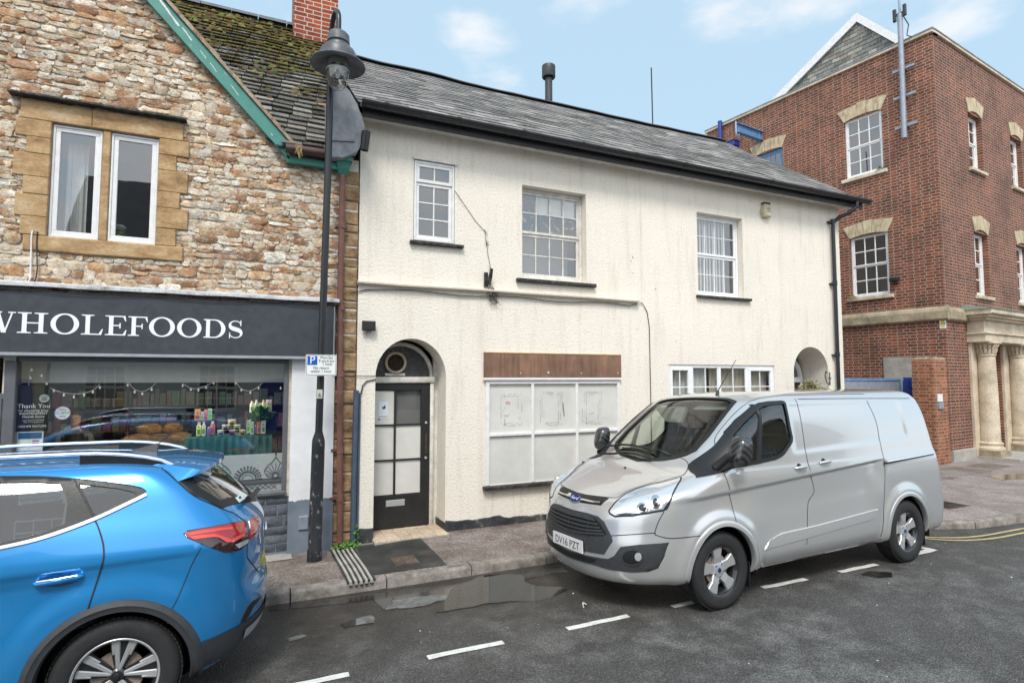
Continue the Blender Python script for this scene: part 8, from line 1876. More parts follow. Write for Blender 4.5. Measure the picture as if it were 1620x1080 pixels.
    V_.seam('moulding_highlight', T([(1222, 852), (1238, 843), (1293, 830.5), (1388, 805)]), .008, M('bright_silver').set(color=(.8, .8, .8), metal=.2, rough=.4).m, .008, True, rnd=3)
    V_.seam('sill_strip', T([(1190, 897), (1295, 873), (1397, 849.5)]), .020, silver, .010, True, rnd=3)
    for (px, py) in ((1265.6, 738.5), (1304, 730)):
        P = T([(px, py)])[0]
        for sd in (1, -1):
            c = Vector((P.x, P.y*sd, P.z)); ang = .03
            R_ = V_.patch('handle_recess_shade', [c+Vector((.035*cos(a_*pi/8)-.01, 0, .030*sin(a_*pi/8)+.006)) for a_ in range(16)], gap_m, .001, (), SD*sd if sd > 0 else -SD, False, step=.02, skirt=0) if sd > 0 else None  # flat near-black patch painted as the shade in the handle cup
            mb = MB(); q = [c+Vector((-.085, -.012*sd*-1*-1, -.006)), c+Vector((-.05, -.034*sd, .001)), c+Vector((.04, -.036*sd, .006)), c+Vector((.085, -.012*sd, .004))]; mb.tube(q, [.012, .017, .017, .012], 10); mb.build('door_handle', silver, van, smooth=60)
    # mud flaps
    for wx in (WXF, WXR):
        for sd in (-1, 1): MB().hexa([(wx+.36, sd*.74, .13), (wx+.375, sd*.74, .13), (wx+.375, sd*.94, .13), (wx+.36, sd*.94, .13), (wx+.365, sd*.74, .36), (wx+.38, sd*.74, .36), (wx+.38, sd*.95, .36), (wx+.365, sd*.95, .36)]).build('mud_flap', plastic_bk, van)
    # mirrors
    mx0, mz0 = vplane(1172, 714, -1.08)
    for sd in (-1, 1):
        cx_, cz_ = mx0, mz0; y0, y1 = .985, 1.165
        n = 20; rings = []
        for (dx_, sc_) in ((-.075, .55), (-.06, .82), (-.03, .96), (.02, 1.0), (.06, .98)):
            rg = []
            for k in range(n):
                a_ = 2*pi*k/n; ca, sa = cos(a_), sin(a_); q = (abs(ca)**3.2+abs(sa)**3.2)**(-1/3.2); rg.append((cx_+dx_+.10*(0)+.02*sa, sd*((y0+y1)/2+q*ca*(y1-y0)/2*sc_), cz_+q*sa*.143*sc_))
            rings.append(rg)
        mb = MB(); mb.add([p for r in rings for p in r], [(i*n+k, i*n+(k+1) % n, (i+1)*n+(k+1) % n, (i+1)*n+k) for i in range(4) for k in range(n)]+[tuple(range(n)), tuple(range(5*n-1, 4*n-1, -1))])
        mh_ = mb.build('door_mirror', carbon, van, smooth=50)
        MB().add([(cx_+.062+.02*sin(2*pi*k/n), sd*((y0+y1)/2+cos(2*pi*k/n)*.075), cz_+sin(2*pi*k/n)*.12) for k in range(n)], [tuple(range(n))]).build('mirror_glass', chrome, mh_)
        mb = MB(); mb.hexa([(.96, sd*.93, 1.20), (1.08, sd*.93, 1.20), (cx_+.05, sd*1.07, cz_-.10), (cx_-.05, sd*1.07, cz_-.10), (.97, sd*.93, 1.26), (1.08, sd*.93, 1.27), (cx_+.05, sd*1.07, cz_+.0), (cx_-.05, sd*1.07, cz_+.0)]); mb.tube([(.98, sd*.90, 1.24), (cx_-.07, sd*.99, cz_-.06), (cx_-.075, sd*1.07, cz_-.06)], [.05, .045, .035], 10); mb.build('mirror_arm', plastic_bk, mh_, smooth=40)
        mb = MB(); mb.box(cx_-.05, cx_-.0, min(sd*1.06, sd*1.10), max(sd*1.06, sd*1.10), cz_-.20, cz_-.155); mb.build('mirror_indicator', clear_lens, mh_)
    # wipers, washer jets, aerial
    off = lambda P, d: [p+Vector((-.5, 0, .8))*d for p in P]
    for nm, q in (('wiper', [(944, 713), (960, 709.5), (985, 706.5), (1006, 708), (1022, 712), (1038, 717)]), ('wiper', [(952, 721), (975, 721), (990, 719), (1008, 721.5), (1022, 726), (1033, 728)])):
        P = off(T(q), .035); mb = MB().tube(P, [.014, .012, .012, .010, .008, .006], 8); mb.build(nm, plastic_bk, van, smooth=60); P2_ = off(T([(x-(3 if i > 2 else 0), y+2) for i, (x, y) in enumerate(q)][2:]), .012); MB().tube(P2_, .006, 6).build('wiper_blade', plastic_bk, van)
    cw = T([(955, 727), (975, 730.5), (1011, 733), (1048, 732), (1075, 727)]); cw0 = [Vector((p.x, p.y, p.z)) for p in cw]
    for q in ((922.5, 731), (989, 740)):
        p = T([q])[0]; MB().lathe([(0, .016), (.010, .013), (.016, 0)], p, 'Z', 10).build('washer_jet', plastic_bk, van, smooth=50)
    ap_ = T([(1134.5, 624.5)])[0]; mb = MB().tube([ap_, ap_+Vector((.02, 0, .05))], [.022, .012], 8); mb.tube([ap_+Vector((.02, 0, .05)), ap_+Vector((.33, .0, .40))], [.006, .003], 6); mb.build('roof_aerial', plastic_bk, van, smooth=50)
    # cabin
    mb = MB(); vs = []
    n = 24
    for i in range(n+1):
        y = -.86+1.72*i/n; hump = .03*math.exp(-((y-.38)/.2)**2); 
        for (x, z) in ((.92, 1.16), (1.05, 1.19+hump*.4), (1.22, 1.20+hump), (1.36, 1.15+hump), (1.40, 1.05), (1.36, .75)): vs.append((x, y, z))
    mb.add(vs, [(i*6+k, (i+1)*6+k, (i+1)*6+k+1, i*6+k+1) for i in range(n) for k in range(5)]); mb.build('dashboard', dash_m, van, smooth=50)
    MB().box(.98, 1.30, -.25, .10, 1.18, 1.235).box(1.0, 1.25, -.70, -.40, 1.19, 1.22).build('dashboard_tray', plastic_dk, van)
    sw_c = Vector((1.52, .38, 1.20)); ax = Vector((.55, 0, .83)).normalized(); e1 = Vector((0, 1, 0)); e2 = ax.cross(e1); mb = MB(); mb.tube([sw_c+(e1*cos(2*pi*i/28)+e2*sin(2*pi*i/28))*.185 for i in range(29)], .015, 8, False)
    for a_ in (.0, pi, pi*1.5): mb.tube([sw_c-ax*.02, sw_c+(e1*cos(a_)+e2*sin(a_))*.18], .018, 6)
    mb.tube([sw_c-ax*.02, sw_c-ax*.3], .035, 8); mb.build('steering_wheel', plastic_bk, van, smooth=50)
    for (y, wd) in ((.42, .46), (-.18, .44), (-.60, .42)):
        st = MB(); st.hexa([(1.75, y-wd/2, .75), (2.25, y-wd/2, .75), (2.25, y+wd/2, .75), (1.75, y+wd/2, .75), (1.72, y-wd/2+.03, .95), (2.2, y-wd/2+.03, .92), (2.2, y+wd/2-.03, .92), (1.72, y+wd/2-.03, .95)]); so_ = st.build('seat', seat_m, van)
        MB().hexa([(2.10, y-wd/2+.02, .88), (2.22, y-wd/2+.02, .88), (2.22, y+wd/2-.02, .88), (2.10, y+wd/2-.02, .88), (2.18, y-wd/2+.06, 1.46), (2.28, y-wd/2+.06, 1.46), (2.28, y+wd/2-.06, 1.46), (2.18, y+wd/2-.06, 1.46)]).build('backrest', seat_m, so_); MB().box(2.17, 2.27, y-.12, y+.12, 1.50, 1.68).build('headrest', seat_m, so_)
    MB().hexa([(1.62, -.50, 1.76), (1.80, -.50, 1.83), (1.80, .0, 1.83), (1.62, .0, 1.76), (1.62, -.50, 1.77), (1.80, -.50, 1.845), (1.80, .0, 1.845), (1.62, .0, 1.77)]).build('sun_visor', cabin_m, van)
    MB().hexa([(1.57, .15, 1.62), (1.60, .15, 1.60), (1.60, .40, 1.60), (1.57, .40, 1.62), (1.66, .15, 1.79), (1.70, .15, 1.78), (1.70, .70, 1.78), (1.66, .70, 1.79)]).build('sun_visor', cabin_m, van)
build_van()
# ================================================================ BLUE CAR
CL = Vector((-4.183, 4.985, -.036)); CMW = Matrix.Translation(CL) @ Matrix.Rotation(radians(-2.0), 4, 'X')
car = thing('parked_car', 'bright blue compact suv with silver roof rails, parked with its rear towards the lamp post', 'car', CL, local=True); car.rotation_euler = CMW.to_euler()
KF, KR, KW, KZ = .90, 3.493, .338, .335
def cdisp(x, y, z):
    s = sm(.45, .85, y)
    for wx in (KF, KR): r = hypot(x-wx, z-KZ); y += .022*s*sm(.62, .48, r)
    zc = .90+.10*sm(1.5, 3.6, x); d = zc-z
    y -= .022*s*sm(0, .10, d)*(1-sm(.14, .42, d))*sm(1.2, 1.7, x)*(1-sm(2.9, 3.3, x))
    y -= .012*s*sm(0, .022, .985+.03*(x-3)-z)*(1-sm(.0, .30, .985+.03*(x-3)-z))*sm(1.3, 2.0, x)*(1-sm(3.75, 4.05, x))
    # haunch above the rear wheel, waist tucked in ahead of it
    y += .014*s*math.exp(-((z-1.02)/.09)**2)*sm(2.5, 3.5, x)
    # concave band of the tailgate and rear bumper
    t = sm(4.12, 4.26, x); x -= .022*t*math.exp(-((z-.74)/.07)**2)-.012*t*math.exp(-((z-1.05)/.05)**2)
    return (x, y, z)
cctrl = [(.25, .20, .21, .80, 4.08, .26, .6, .55, 2.3, 2.3), (.08, .24, .24, .865, 4.20, .28, .6, .55, 2.3, 2.3), (.02, .33, .33, .893, 4.275, .345, .6, .55, 2.3, 2.3), (0, .48, .48, .905, 4.315, .48, .6, .55, 2.3, 2.3), (0, .62, .64, .908, 4.325, .64, .6, .55, 2.3, 2.35), (.03, .76, .80, .908, 4.305, .79, .6, .52, 2.3, 2.4), (.15, .86, .91, .903, 4.295, .91, .65, .50, 2.4, 2.4), (.45, .95, .99, .893, 4.285, 1.01, .65, .48, 2.5, 2.4), (.95, 1.04, 1.07, .875, 4.265, 1.095, .5, .46, 2.7, 2.5), (1.15, 1.14, 1.155, .850, 4.215, 1.17, .45, .44, 2.9, 2.6), (1.38, 1.28, 1.265, .805, 4.11, 1.275, .4, .40, 2.9, 2.7), (1.60, 1.40, 1.37, .762, 4.005, 1.375, .36, .36, 2.9, 2.8), (1.80, 1.49, 1.45, .725, 3.90, 1.455, .34, .33, 2.9, 2.8), (1.98, 1.55, 1.508, .688, 3.78, 1.515, .34, .30, 2.8, 2.8), (2.2, 1.585, 1.548, .635, 3.60, 1.565, .34, .3, 2.6, 2.6), (2.45, 1.60, 1.578, .50, 3.35, 1.59, .3, .3, 2.4, 2.4), (2.7, 1.605, 1.598, .3, 3.15, 1.60, .2, .2, 2.2, 2.2), (2.95, 1.607, 1.607, .02, 3.0, 1.607, .02, .02, 2, 2)]
kb = Body(cctrl, [3, 4, 5, 6, 6, 5, 5, 5, 5, 6, 6, 6, 5, 5, 5, 4, 4], cdisp)
K_ = Vehicle(car, kb, CMW)
def build_car():
    T = K_.trace
    L = lambda pts: [Vector((x, -1.0, z)) for x, z in pts]
    dlo = T([(0, 754), (60, 754.3), (117, 757.6), (172, 764), (218, 771), (231, 778), (232, 781.5), (205, 794), (148, 820.5), (74, 847), (0, 865)])
    dloF = L([(2.6, 1.115), (2.1, 1.085), (1.62, 1.06), (1.42, 1.07), (1.50, 1.14), (1.78, 1.31), (2.05, 1.425), (2.4, 1.475)])
    outline = [Vector(p) for p in dlo]+dloF
    D, U, V = K_.basis(outline, SD); to2 = lambda p: (Vector(p).dot(U), Vector(p).dot(V)); c0 = D*D.dot(outline[0]); to3 = lambda q: U*q[0]+V*q[1]+c0
    g1 = T([(0, 763), (60, 762.5), (94, 764.5), (101, 777), (107, 795), (103, 828), (60, 845.5), (0, 858.5)])+L([(2.60, 1.14), (2.48, 1.13), (2.46, 1.47), (2.6, 1.49)])
    g2 = T([(125, 765), (185, 772), (211, 778), (216, 782), (203, 793), (150, 814.5), (145, 808)])
    g3 = L([(2.36, 1.125), (2.1, 1.115), (1.72, 1.09), (1.70, 1.20), (1.88, 1.33), (2.1, 1.42), (2.35, 1.46)])
    holes = [[to2(p) for p in g] for g in (g1, g2, g3)]
    K_.patch('window_surround', outline, plastic_bk, .004, [[to3(q) for q in h] for h in holes], SD, True, step=.022, skirt=.008)
    cuts = [inset(h, -.008) for h in holes]
    for h in holes: K_.patch('side_window', [to3(q) for q in inset(h, -.012)], car_glass, -.006, (), SD, True, skirt=0)
    # tailgate glass
    def near(pts):
        P = T(pts); P[0] = Vector((P[0].x, 0, P[0].z)); P[-1] = Vector((P[-1].x, 0, P[-1].z)); return P+[Vector((p.x, -p.y, p.z)) for p in reversed(P[1:-1])]
    hg = kb.bvh.ray_cast(Vector((6, 0, 1.15)), Vector((-1, 0, 0)))[0]; hg2 = kb.bvh.ray_cast(Vector((6, 0, 1.47)), Vector((-1, 0, 0)))[0]
    e = T([(282, 761), (306, 782), (340, 798), (352, 803.5)]); e.append(Vector((hg.x-.02, e[-1].y*.45, e[-1].z-.012)))
    RW = [Vector((hg2.x, 0, hg2.z)), Vector((e[0].x-.02, e[0].y*.75, e[0].z+.015))]+e+[Vector((hg.x, 0, hg.z))]
    RW = RW+[Vector((p.x, -p.y, p.z)) for p in reversed(RW[1:-1])]; rD = Vector((-.80, 0, -.60))
    D2, U2, V2 = K_.basis(RW, rD); o2 = [(p.dot(U2), p.dot(V2)) for p in RW]; rcut = inset(o2, .05); c2 = D2*D2.dot(RW[0]); t3 = lambda q: U2*q[0]+V2*q[1]+c2
    K_.patch('rear_window_surround', RW, plastic_bk, .004, [[t3(q) for q in inset(o2, .06)]], rD, False, step=.022)
    K_.patch('rear_window', [t3(q) for q in inset(o2, .045)], car_glass, -.004, (), rD, False, skirt=0)
    wsL = [Vector((1.12, 0, 1.12)), Vector((1.20, -.70, 1.12)), Vector((1.35, -.78, 1.18)), Vector((1.62, -.68, 1.36)), Vector((1.86, -.58, 1.47)), Vector((1.84, 0, 1.505))]; wsL = wsL+[Vector((p.x, -p.y, p.z)) for p in reversed(wsL[1:-1])]; wD = Vector((.5, 0, -.85))
    D3, U3, V3 = K_.basis(wsL, wD); o3 = [(p.dot(U3), p.dot(V3)) for p in wsL]; c3 = D3*D3.dot(wsL[0]); wcut = inset(o3, .04)
    K_.patch('windscreen_surround', wsL, plastic_bk, .005, [[U3*q[0]+V3*q[1]+c3 for q in inset(o3, .05)]], wD, step=.025); K_.patch('windscreen', [U3*q[0]+V3*q[1]+c3 for q in inset(o3, .035)], screen_glass, -.004, (), wD, skirt=0)
    def cut(x, y, z):
        p = Vector((x, y, z))
        for wx in (KF, KR):
            if hypot(x-wx, z-KZ) < .412 and abs(y) > .5: return True
        if abs(y) > .5 and z > 1.0 and any(inpoly(p.dot(U), p.dot(V), h) for h in cuts): return True
        if x > 3.6 and 1.1 < z < 1.55 and inpoly(p.dot(U2), p.dot(V2), rcut): return True
        if x < 2.0 and 1.08 < z < 1.55 and inpoly(p.dot(U3), p.dot(V3), wcut) and abs(y) < .74: return True
        return False
    kb.shell(cut).build('body', blue_car_m, car, smooth=50)
    lin = MB(); lin.v = [(p[0]+(.04 if p[0] < 2 else -.03), p[1]*.955, p[2]*.982) for p in kb.V]
    for f in kb.F[:-1]:
        c = [sum(kb.V[i][k] for i in f)/len(f) for k in range(3)]
        if cut(*c) or c[2] < .6: continue
        lin.f.append(f)
    lin.build('cabin_lining', cabin_m, car, smooth=60)
    MB().box(.9, 3.75, -.8, .8, .62, .66).build('cabin_floor', seat_m, car)
    for wx in (KF, KR):
        for sd in (-1, 1):
            wheel(car, wx, sd*.795, sd, KW, .222, .215, 'split', KZ, alloy, alloy_dk)
            MB().lathe([(.43, sd*.88), (.43, sd*.55), (.02, sd*.53)], (wx, 0, KZ), 'Y', 40, -.3, pi+.3).build('wheel_arch_liner', plastic_bk, car, smooth=60)
        A0, A1, n = -radians(14), radians(194), 48; m_ = 7
        for sd in (-1, 1):
            vs = []
            for i in range(n+1):
                a_ = A0+(A1-A0)*i/n
                for (r, dd, inn) in ((.385, 0, .06), (.383, .004, .012), (.392, .014, 0), (.418, .016, 0), (.424, .020, 0), (.452, .010, 0), (.458, -.004, 0)):
                    x, z = wx+r*cos(a_), max(.215, KZ+r*sin(a_)); h = kb.bvh.ray_cast(Vector((x, -3, max(z, .24))), Vector((0, 1, 0))); y0 = h[0].y if h[0] is not None else -.85
                    y = y0-dd+inn; vs.append((x, y if sd < 0 else -y, z))
            MB().add(vs, [(i*m_+k, i*m_+k+1, (i+1)*m_+k+1, (i+1)*m_+k) for i in range(n) for k in range(m_-1)]).build('wheel_arch_cladding', plastic_dk, car, smooth=40)
    # chrome waist strip
    K_.seam('waist_strip', T([(232, 782), (205, 795), (148, 821.5), (74, 848.5), (0, 866.5)])+L([(2.6, 1.108), (2.1, 1.078), (1.62, 1.053)]), .020, chrome, .010, True, None, SD, rnd=5)
    K_.seam('window_seam', T([(0, 753.5), (60, 753.5), (117, 757), (172, 763), (218, 770), (231, 777)]), .008, gap_m, .003, True, None, SD)
    for pts in ([(117.6, 758), (148, 818), (155.5, 834), (161, 851), (164, 866), (163.7, 884), (159, 902), (137, 970.7)], [(318, 866), (304.5, 890.6), (283, 941.5), (268, 970)]): K_.seam('shut_line', T(pts), .008 if pts[0][0] < 200 else .005, gap_m, .0045 if pts[0][0] < 200 else .0015, True, None, SD if pts[0][0] < 200 else None)
    K_.seam('shut_line', L([(2.43, 1.5), (2.44, 1.1), (2.46, .7), (2.44, .42)]), .008, gap_m, .005, True, None, SD)
    for pts in ([(280, 761), (306.7, 783.5), (340, 799.5), (354, 805.5), (370, 811.7), (383, 821), (390, 827), (393, 845), (391, 868), (393, 884), (409, 904)],): K_.seam('tailgate_gap', T(pts), .009, gap_m, .0015, True, None, Vector((-.6, .8, 0)))
    # door handle over a deep blue patch painted as the recess's shade
    P = T([(92.6, 916), (55.5, 922), (130.5, 909.5)]); c = P[0]
    K_.patch('handle_recess_shade', [c+Vector((.095*cos(a_*pi/8), 0, .040*sin(a_*pi/8))) for a_ in range(16)], M('blue_recess_shade').set(color=(.004, .06, .22), rough=.3, coat=1).m, .0012, (), SD, True, step=.02, skirt=0)
    for x0_ in (0, -1.05):
        for sd in (1, -1):
            q = [Vector((p.x+x0_, p.y*sd, p.z)) for p in (P[1], P[0], P[2])]; o_ = Vector((0, -.030*sd, 0)); path = [q[0]+o_*.3, q[0]+(q[1]-q[0])*.15+o_, q[1]+o_*1.25, q[2]-(q[2]-q[1])*.15+o_, q[2]+o_*.3]
            MB().tube(path, [.012, .017, .018, .017, .012], 10).build('door_handle', blue_car_m, car, smooth=60); MB().tube([p+Vector((0, -.008*sd, .012)) for p in path[1:4]], .008, 8).build('handle_trim', chrome, car, smooth=60)
    # tail lamps
    tl = T([(290.5, 844), (297, 838.5), (333, 833), (363, 827.5), (387, 823), (391, 829), (392, 845), (390, 861.5), (380, 868.5), (368, 872.5), (355, 873.5), (331, 865), (318, 860), (298, 851)])
    tD = None; K_.patch('tail_light', tl, dark_lens, .005, (), tD, True, step=.02)
    K_.patch('tail_light_lens', T([(292.5, 842.5), (333, 834.5), (363, 829), (386, 825), (389, 838), (388, 846), (368, 857), (358, 858), (346, 851), (338, 850), (308, 854), (297, 849)]), red_lens, .010, (), tD, True, step=.02)
    K_.patch('tail_light_strip', T([(296, 844), (333, 837.5), (366, 834), (366, 838), (334, 842), (300, 847)]), red_bright, .0135, (), tD, True, step=.02); K_.patch('tail_light_strip', T([(300, 849), (338, 845), (352, 849), (362, 853), (384, 843), (385, 847), (366, 857), (356, 857), (344, 850), (336, 849.5), (306, 853)]), red_bright, .0135, (), tD, True, step=.02)
    K_.patch('reversing_light', T([(370, 861), (391, 852.5), (389, 859), (376, 867)]), clear_lens, .012, (), tD, True, step=.02)
    K_.patch('tailgate_light', T([(393, 824), (400, 818.5), (407, 816), (408, 826), (406, 840), (400, 850), (394.5, 854), (395, 840)]), red_lens, .007, (), Vector((-.85, .5, 0)), True, step=.02)
    # rear bumper pieces
    K_.patch('bumper_vent', T([(412, 942.5), (400, 950), (391, 960), (384, 973), (379.5, 984.5), (387, 981), (395, 971), (401, 958), (409, 949)]), gap_m, .004, (), None, True, step=.02)
    low = T([(317, 1025.5), (350, 1015), (382, 1005), (402, 992), (413, 975)]); lo2 = [Vector((4.12, -.30, .42)), Vector((4.30, 0, .42))]
    zb_ = .245; band = []
    def girth(z_top, z_bot, x0, mat, off, nm, ymin=None):
        n = 70; rows = []
        for i in range(n+1):
            a_ = pi*i/n; d = Vector((-sin(a_), cos(a_), 0)); col_ = []
            for k in range(5):
                zt_ = z_top(a_) if callable(z_top) else z_top; z = zt_+(z_bot-zt_)*k/4; h = kb.bvh.ray_cast(Vector((3.55, 0, z))-d*3, d)
                col_.append((h[0]-d*off) if h[0] is not None else None)
            rows.append(col_)
        return rows
    rows = girth(lambda a_: .47-.02*sin(a_)**6, .24, 0, None, .007, '')
    ok = [r for r in rows if all(q is not None for q in r) and r[0].x > KR+.41]
    MB().add([tuple(q) for r in ok for q in r], [(i*5+k, (i+1)*5+k, (i+1)*5+k+1, i*5+k+1) for i in range(len(ok)-1) for k in range(4)]).build('rear_bumper_cladding', plastic_dk, car, smooth=60)
    rows = girth(.415, .345, 0, None, .016, ''); ok = [r for r in rows if all(q is not None for q in r) and r[0].x > 4.16]
    MB().add([tuple(q) for r in ok for q in r], [(i*5+k, (i+1)*5+k, (i+1)*5+k+1, i*5+k+1) for i in range(len(ok)-1) for k in range(4)]).build('skid_trim', alloy, car, smooth=60)
    for sd in (1, -1):
        n = 30; vs = []
        for i in range(n+1):
            x = 1.31+(3.07-1.31)*i/n
            for k, (z, o_) in enumerate(((.42, .001), (.41, .014), (.30, .020), (.23, .012))):
                h = kb.bvh.ray_cast(Vector((x, -3, z)), Vector((0, 1, 0))); y = (h[0].y if h[0] is not None else -.84)-o_; vs.append((x, y*sd, z))
        MB().add(vs, [(i*4+k, (i+1)*4+k, (i+1)*4+k+1, i*4+k+1) for i in range(n) for k in range(3)]).build('sill_cladding', plastic_dk, car, smooth=50)
    # spoiler over the tailgate glass
    c0_ = T([(281, 761)])[0]; sy = abs(c0_.y); n = 28; vs = []; w0_, w1_ = .575, .665
    for i in range(n+1):
        t = -1+2*i/n; k = abs(t)**3
        h = kb.bvh.ray_cast(Vector((3.56, w0_*t, 3)), Vector((0, 0, -1))); zf = h[0].z
        xt = 3.985-.085*k-.03*t*t; zt = 1.520-.022*k-.012*t*t; row = []
        for q in range(7):
            s_ = q/6; row.append((3.56+(xt-3.56)*s_, t*(w0_+(w1_-w0_)*s_), zf+.004+(zt-zf)*s_+.014*sin(pi*s_)*(1-k*.5)))
        row += [(xt+.004, t*w1_, zt-.022), (xt-.05, t*w1_, zt-.042), (c0_.x+.02*(1-k), t*(sy+.004), 1.455-(1.455-c0_.z)*k)]
        vs += row
    m_ = 10; mb = MB().add(vs, [(i*m_+k, (i+1)*m_+k, (i+1)*m_+k+1, i*m_+k+1) for i in range(n) for k in range(m_-1)])
    for i, sg in ((0, -1), (n, 1)):
        r = vs[i*m_:(i+1)*m_]; low = [(3.565, sg*(w0_+.03), r[0][2]-.025), (3.66, sg*(w0_+.085), r[0][2]-.065), (c0_.x, sg*(sy+.004), c0_.z)]
        mb.add(r[:9]+low, [(0, 1, 10, 9), (1, 2, 3, 10), (3, 4, 11, 10), (4, 5, 11), (5, 6, 11), (6, 7, 11), (7, 8, 11)])
    mb.build('spoiler', blue_car_m, car, smooth=50)
    K_.seam('spoiler_gap', T([(279, 715), (265, 722), (256, 737), (262, 745), (280, 761)]), .007, gap_m, .003, True, None, Vector((0, .6, -.8)))
    # roof rails, fin aerial
    for sd in (-1, 1):
        Pr = []
        for x in [1.95+.089*i for i in range(21)]:
            h = kb.bvh.ray_cast(Vector((x, -.585 if x < 3.4 else -.585+.02*(x-3.4), 3)), Vector((0, 0, -1))); t = (x-1.95)/1.78; Pr.append(Vector((x, h[0].y*-sd, h[0].z+.012+.050*min(1, sin(pi*min(1, max(0, t)))**.5*1.15))))
        n = 10; vs = []
        for p in Pr:
            for k in range(n): a_ = 2*pi*k/n; vs.append((p.x, p.y+.016*cos(a_), p.z+.013*sin(a_)))
        MB().add(vs, [(i*n+k, i*n+(k+1) % n, (i+1)*n+(k+1) % n, (i+1)*n+k) for i in range(len(Pr)-1) for k in range(n)]+[tuple(range(n)), tuple((len(Pr)-1)*n+k for k in range(n))]).build('roof_rail', M('rail_silver').set(color=(.75, .76, .78), metal=.5, rough=.3).m if 'rail_silver' not in MATS else MATS['rail_silver'], car, smooth=60)
        for a, b in ((0, 5), (14, 20)):
            mb = MB()
            for i in range(a, b): 
                p, q = Pr[i], Pr[i+1]; mb.hexa([(p.x, p.y-.012, p.z-.07), (q.x, q.y-.012, q.z-.07), (q.x, q.y+.012, q.z-.07), (p.x, p.y+.012, p.z-.07), (p.x, p.y-.012, p.z-.008), (q.x, q.y-.012, q.z-.008), (q.x, q.y+.012, q.z-.008), (p.x, p.y+.012, p.z-.008)])
            mb.build('rail_foot', plastic_bk, car)
    zr_ = kb.bvh.ray_cast(Vector((3.50, 0, 3)), Vector((0, 0, -1)))[0].z
    MB().hexa([(3.32, -.012, zr_), (3.54, -.03, zr_-.01), (3.54, .03, zr_-.01), (3.32, .012, zr_), (3.50, -.004, zr_+.05), (3.545, -.006, zr_+.06), (3.545, .006, zr_+.06), (3.50, .004, zr_+.05)]).build('fin_aerial', plastic_bk, car)
    MB().tube([(3.53, 0, zr_+.04), (3.70, 0, zr_+.20)], [.004, .0025], 6).build('aerial_whip', plastic_bk, car)
    # rear wiper, sticker, badge
    RWp = T([(381, 796.5), (390, 789), (401, 779)]); off = Vector((.045, 0, .03)); MB().tube([p+off for p in RWp], [.020, .018, .014], 8).build('rear_wiper', plastic_bk, car, smooth=50)
    K_.patch('screen_sticker', T([(371, 788), (384, 779.5), (391, 786), (377.5, 795.5)]), M('sticker_mint').set(color=(.7, .78, .76), rough=.4).m, .006, (), rD, False, step=.03, skirt=0); K_.patch('sticker_mark', T([(376, 787), (379, 785), (381, 788), (378, 790)]), gap_m, .0075, (), rD, False, step=.03, skirt=0)
    hb = kb.bvh.ray_cast(Vector((6, 0, .93)), Vector((-1, 0, 0)))[0]; MB().lathe([(0, hb.x+.02), (.05, hb.x+.018), (.058, hb.x+.005)], (0, 0, .93), 'X', 24).build('tailgate_badge', chrome, car, smooth=50)
    hb = kb.bvh.ray_cast(Vector((6, 0, .70)), Vector((-1, 0, 0)))[0]; MB().box(hb.x-.03, hb.x-.004, -.24, .24, .66, .77).build('number_plate', M('plate_yellow').set(color=(.7, .52, .05), rough=.4).m, car)
    # cabin: seats, steering wheel, wire dog guard
    for (x, y) in ((2.15, .36), (2.15, -.36), (3.05, .36), (3.05, -.36)):
        so_ = MB().box(x-.25, x+.25, y-.25, y+.25, .66, .92).build('seat', seat_m, car); MB().hexa([(x+.16, y-.24, .85), (x+.30, y-.24, .85), (x+.30, y+.24, .85), (x+.16, y+.24, .85), (x+.27, y-.20, 1.32), (x+.37, y-.20, 1.32), (x+.37, y+.20, 1.32), (x+.27, y+.20, 1.32)]).build('backrest', seat_m, so_); MB().box(x+.28, x+.36, y-.12, y+.12, 1.34, 1.47).build('headrest', seat_m, so_)
    mb = MB()
    for i in range(9): mb.tube([(2.9+.09*i, -.62, 1.02), (2.9+.09*i, -.62, 1.24)], .004, 5)
    for j in range(4): mb.tube([(2.9, -.62, 1.03+.07*j), (3.62, -.62, 1.03+.07*j)], .004, 5)
    for i in range(9): mb.tube([(2.9+.09*i, -.62, 1.24), (2.9+.09*i, -.2, 1.24)], .004, 5)
    mb.build('wire_guard', grey_metal, car); MB().box(.95, 1.5, -.7, .7, .85, 1.10).build('dashboard', plastic_dk, car)
    K_.patch('headlight', [(0.2, -.88, .78), (.1, -.7, .74), (.12, -.45, .74), (.22, -.45, .83), (.5, -.85, .90)], clear_lens, .004, (), Vector((.8, .6, 0)), True, step=.03)
    K_.patch('grille', [(0, -.5, .45), (0, .5, .45), (0, .42, .74), (0, -.42, .74)], plastic_bk, .004, (), Vector((1, 0, 0)), step=.04)
    for sd in (-1, 1):
        mh_ = MB().lathe([(0, 1.60), (.07, 1.61), (.10, 1.66), (.10, 1.72), (.09, 1.74)], (0, sd*.98, 1.12), 'X', 16).build('door_mirror', blue_car_m, car, smooth=50); MB().tube([(1.68, sd*.84, 1.08), (1.68, sd*.93, 1.09)], .03, 8).build('mirror_arm', plastic_bk, mh_)
build_car()
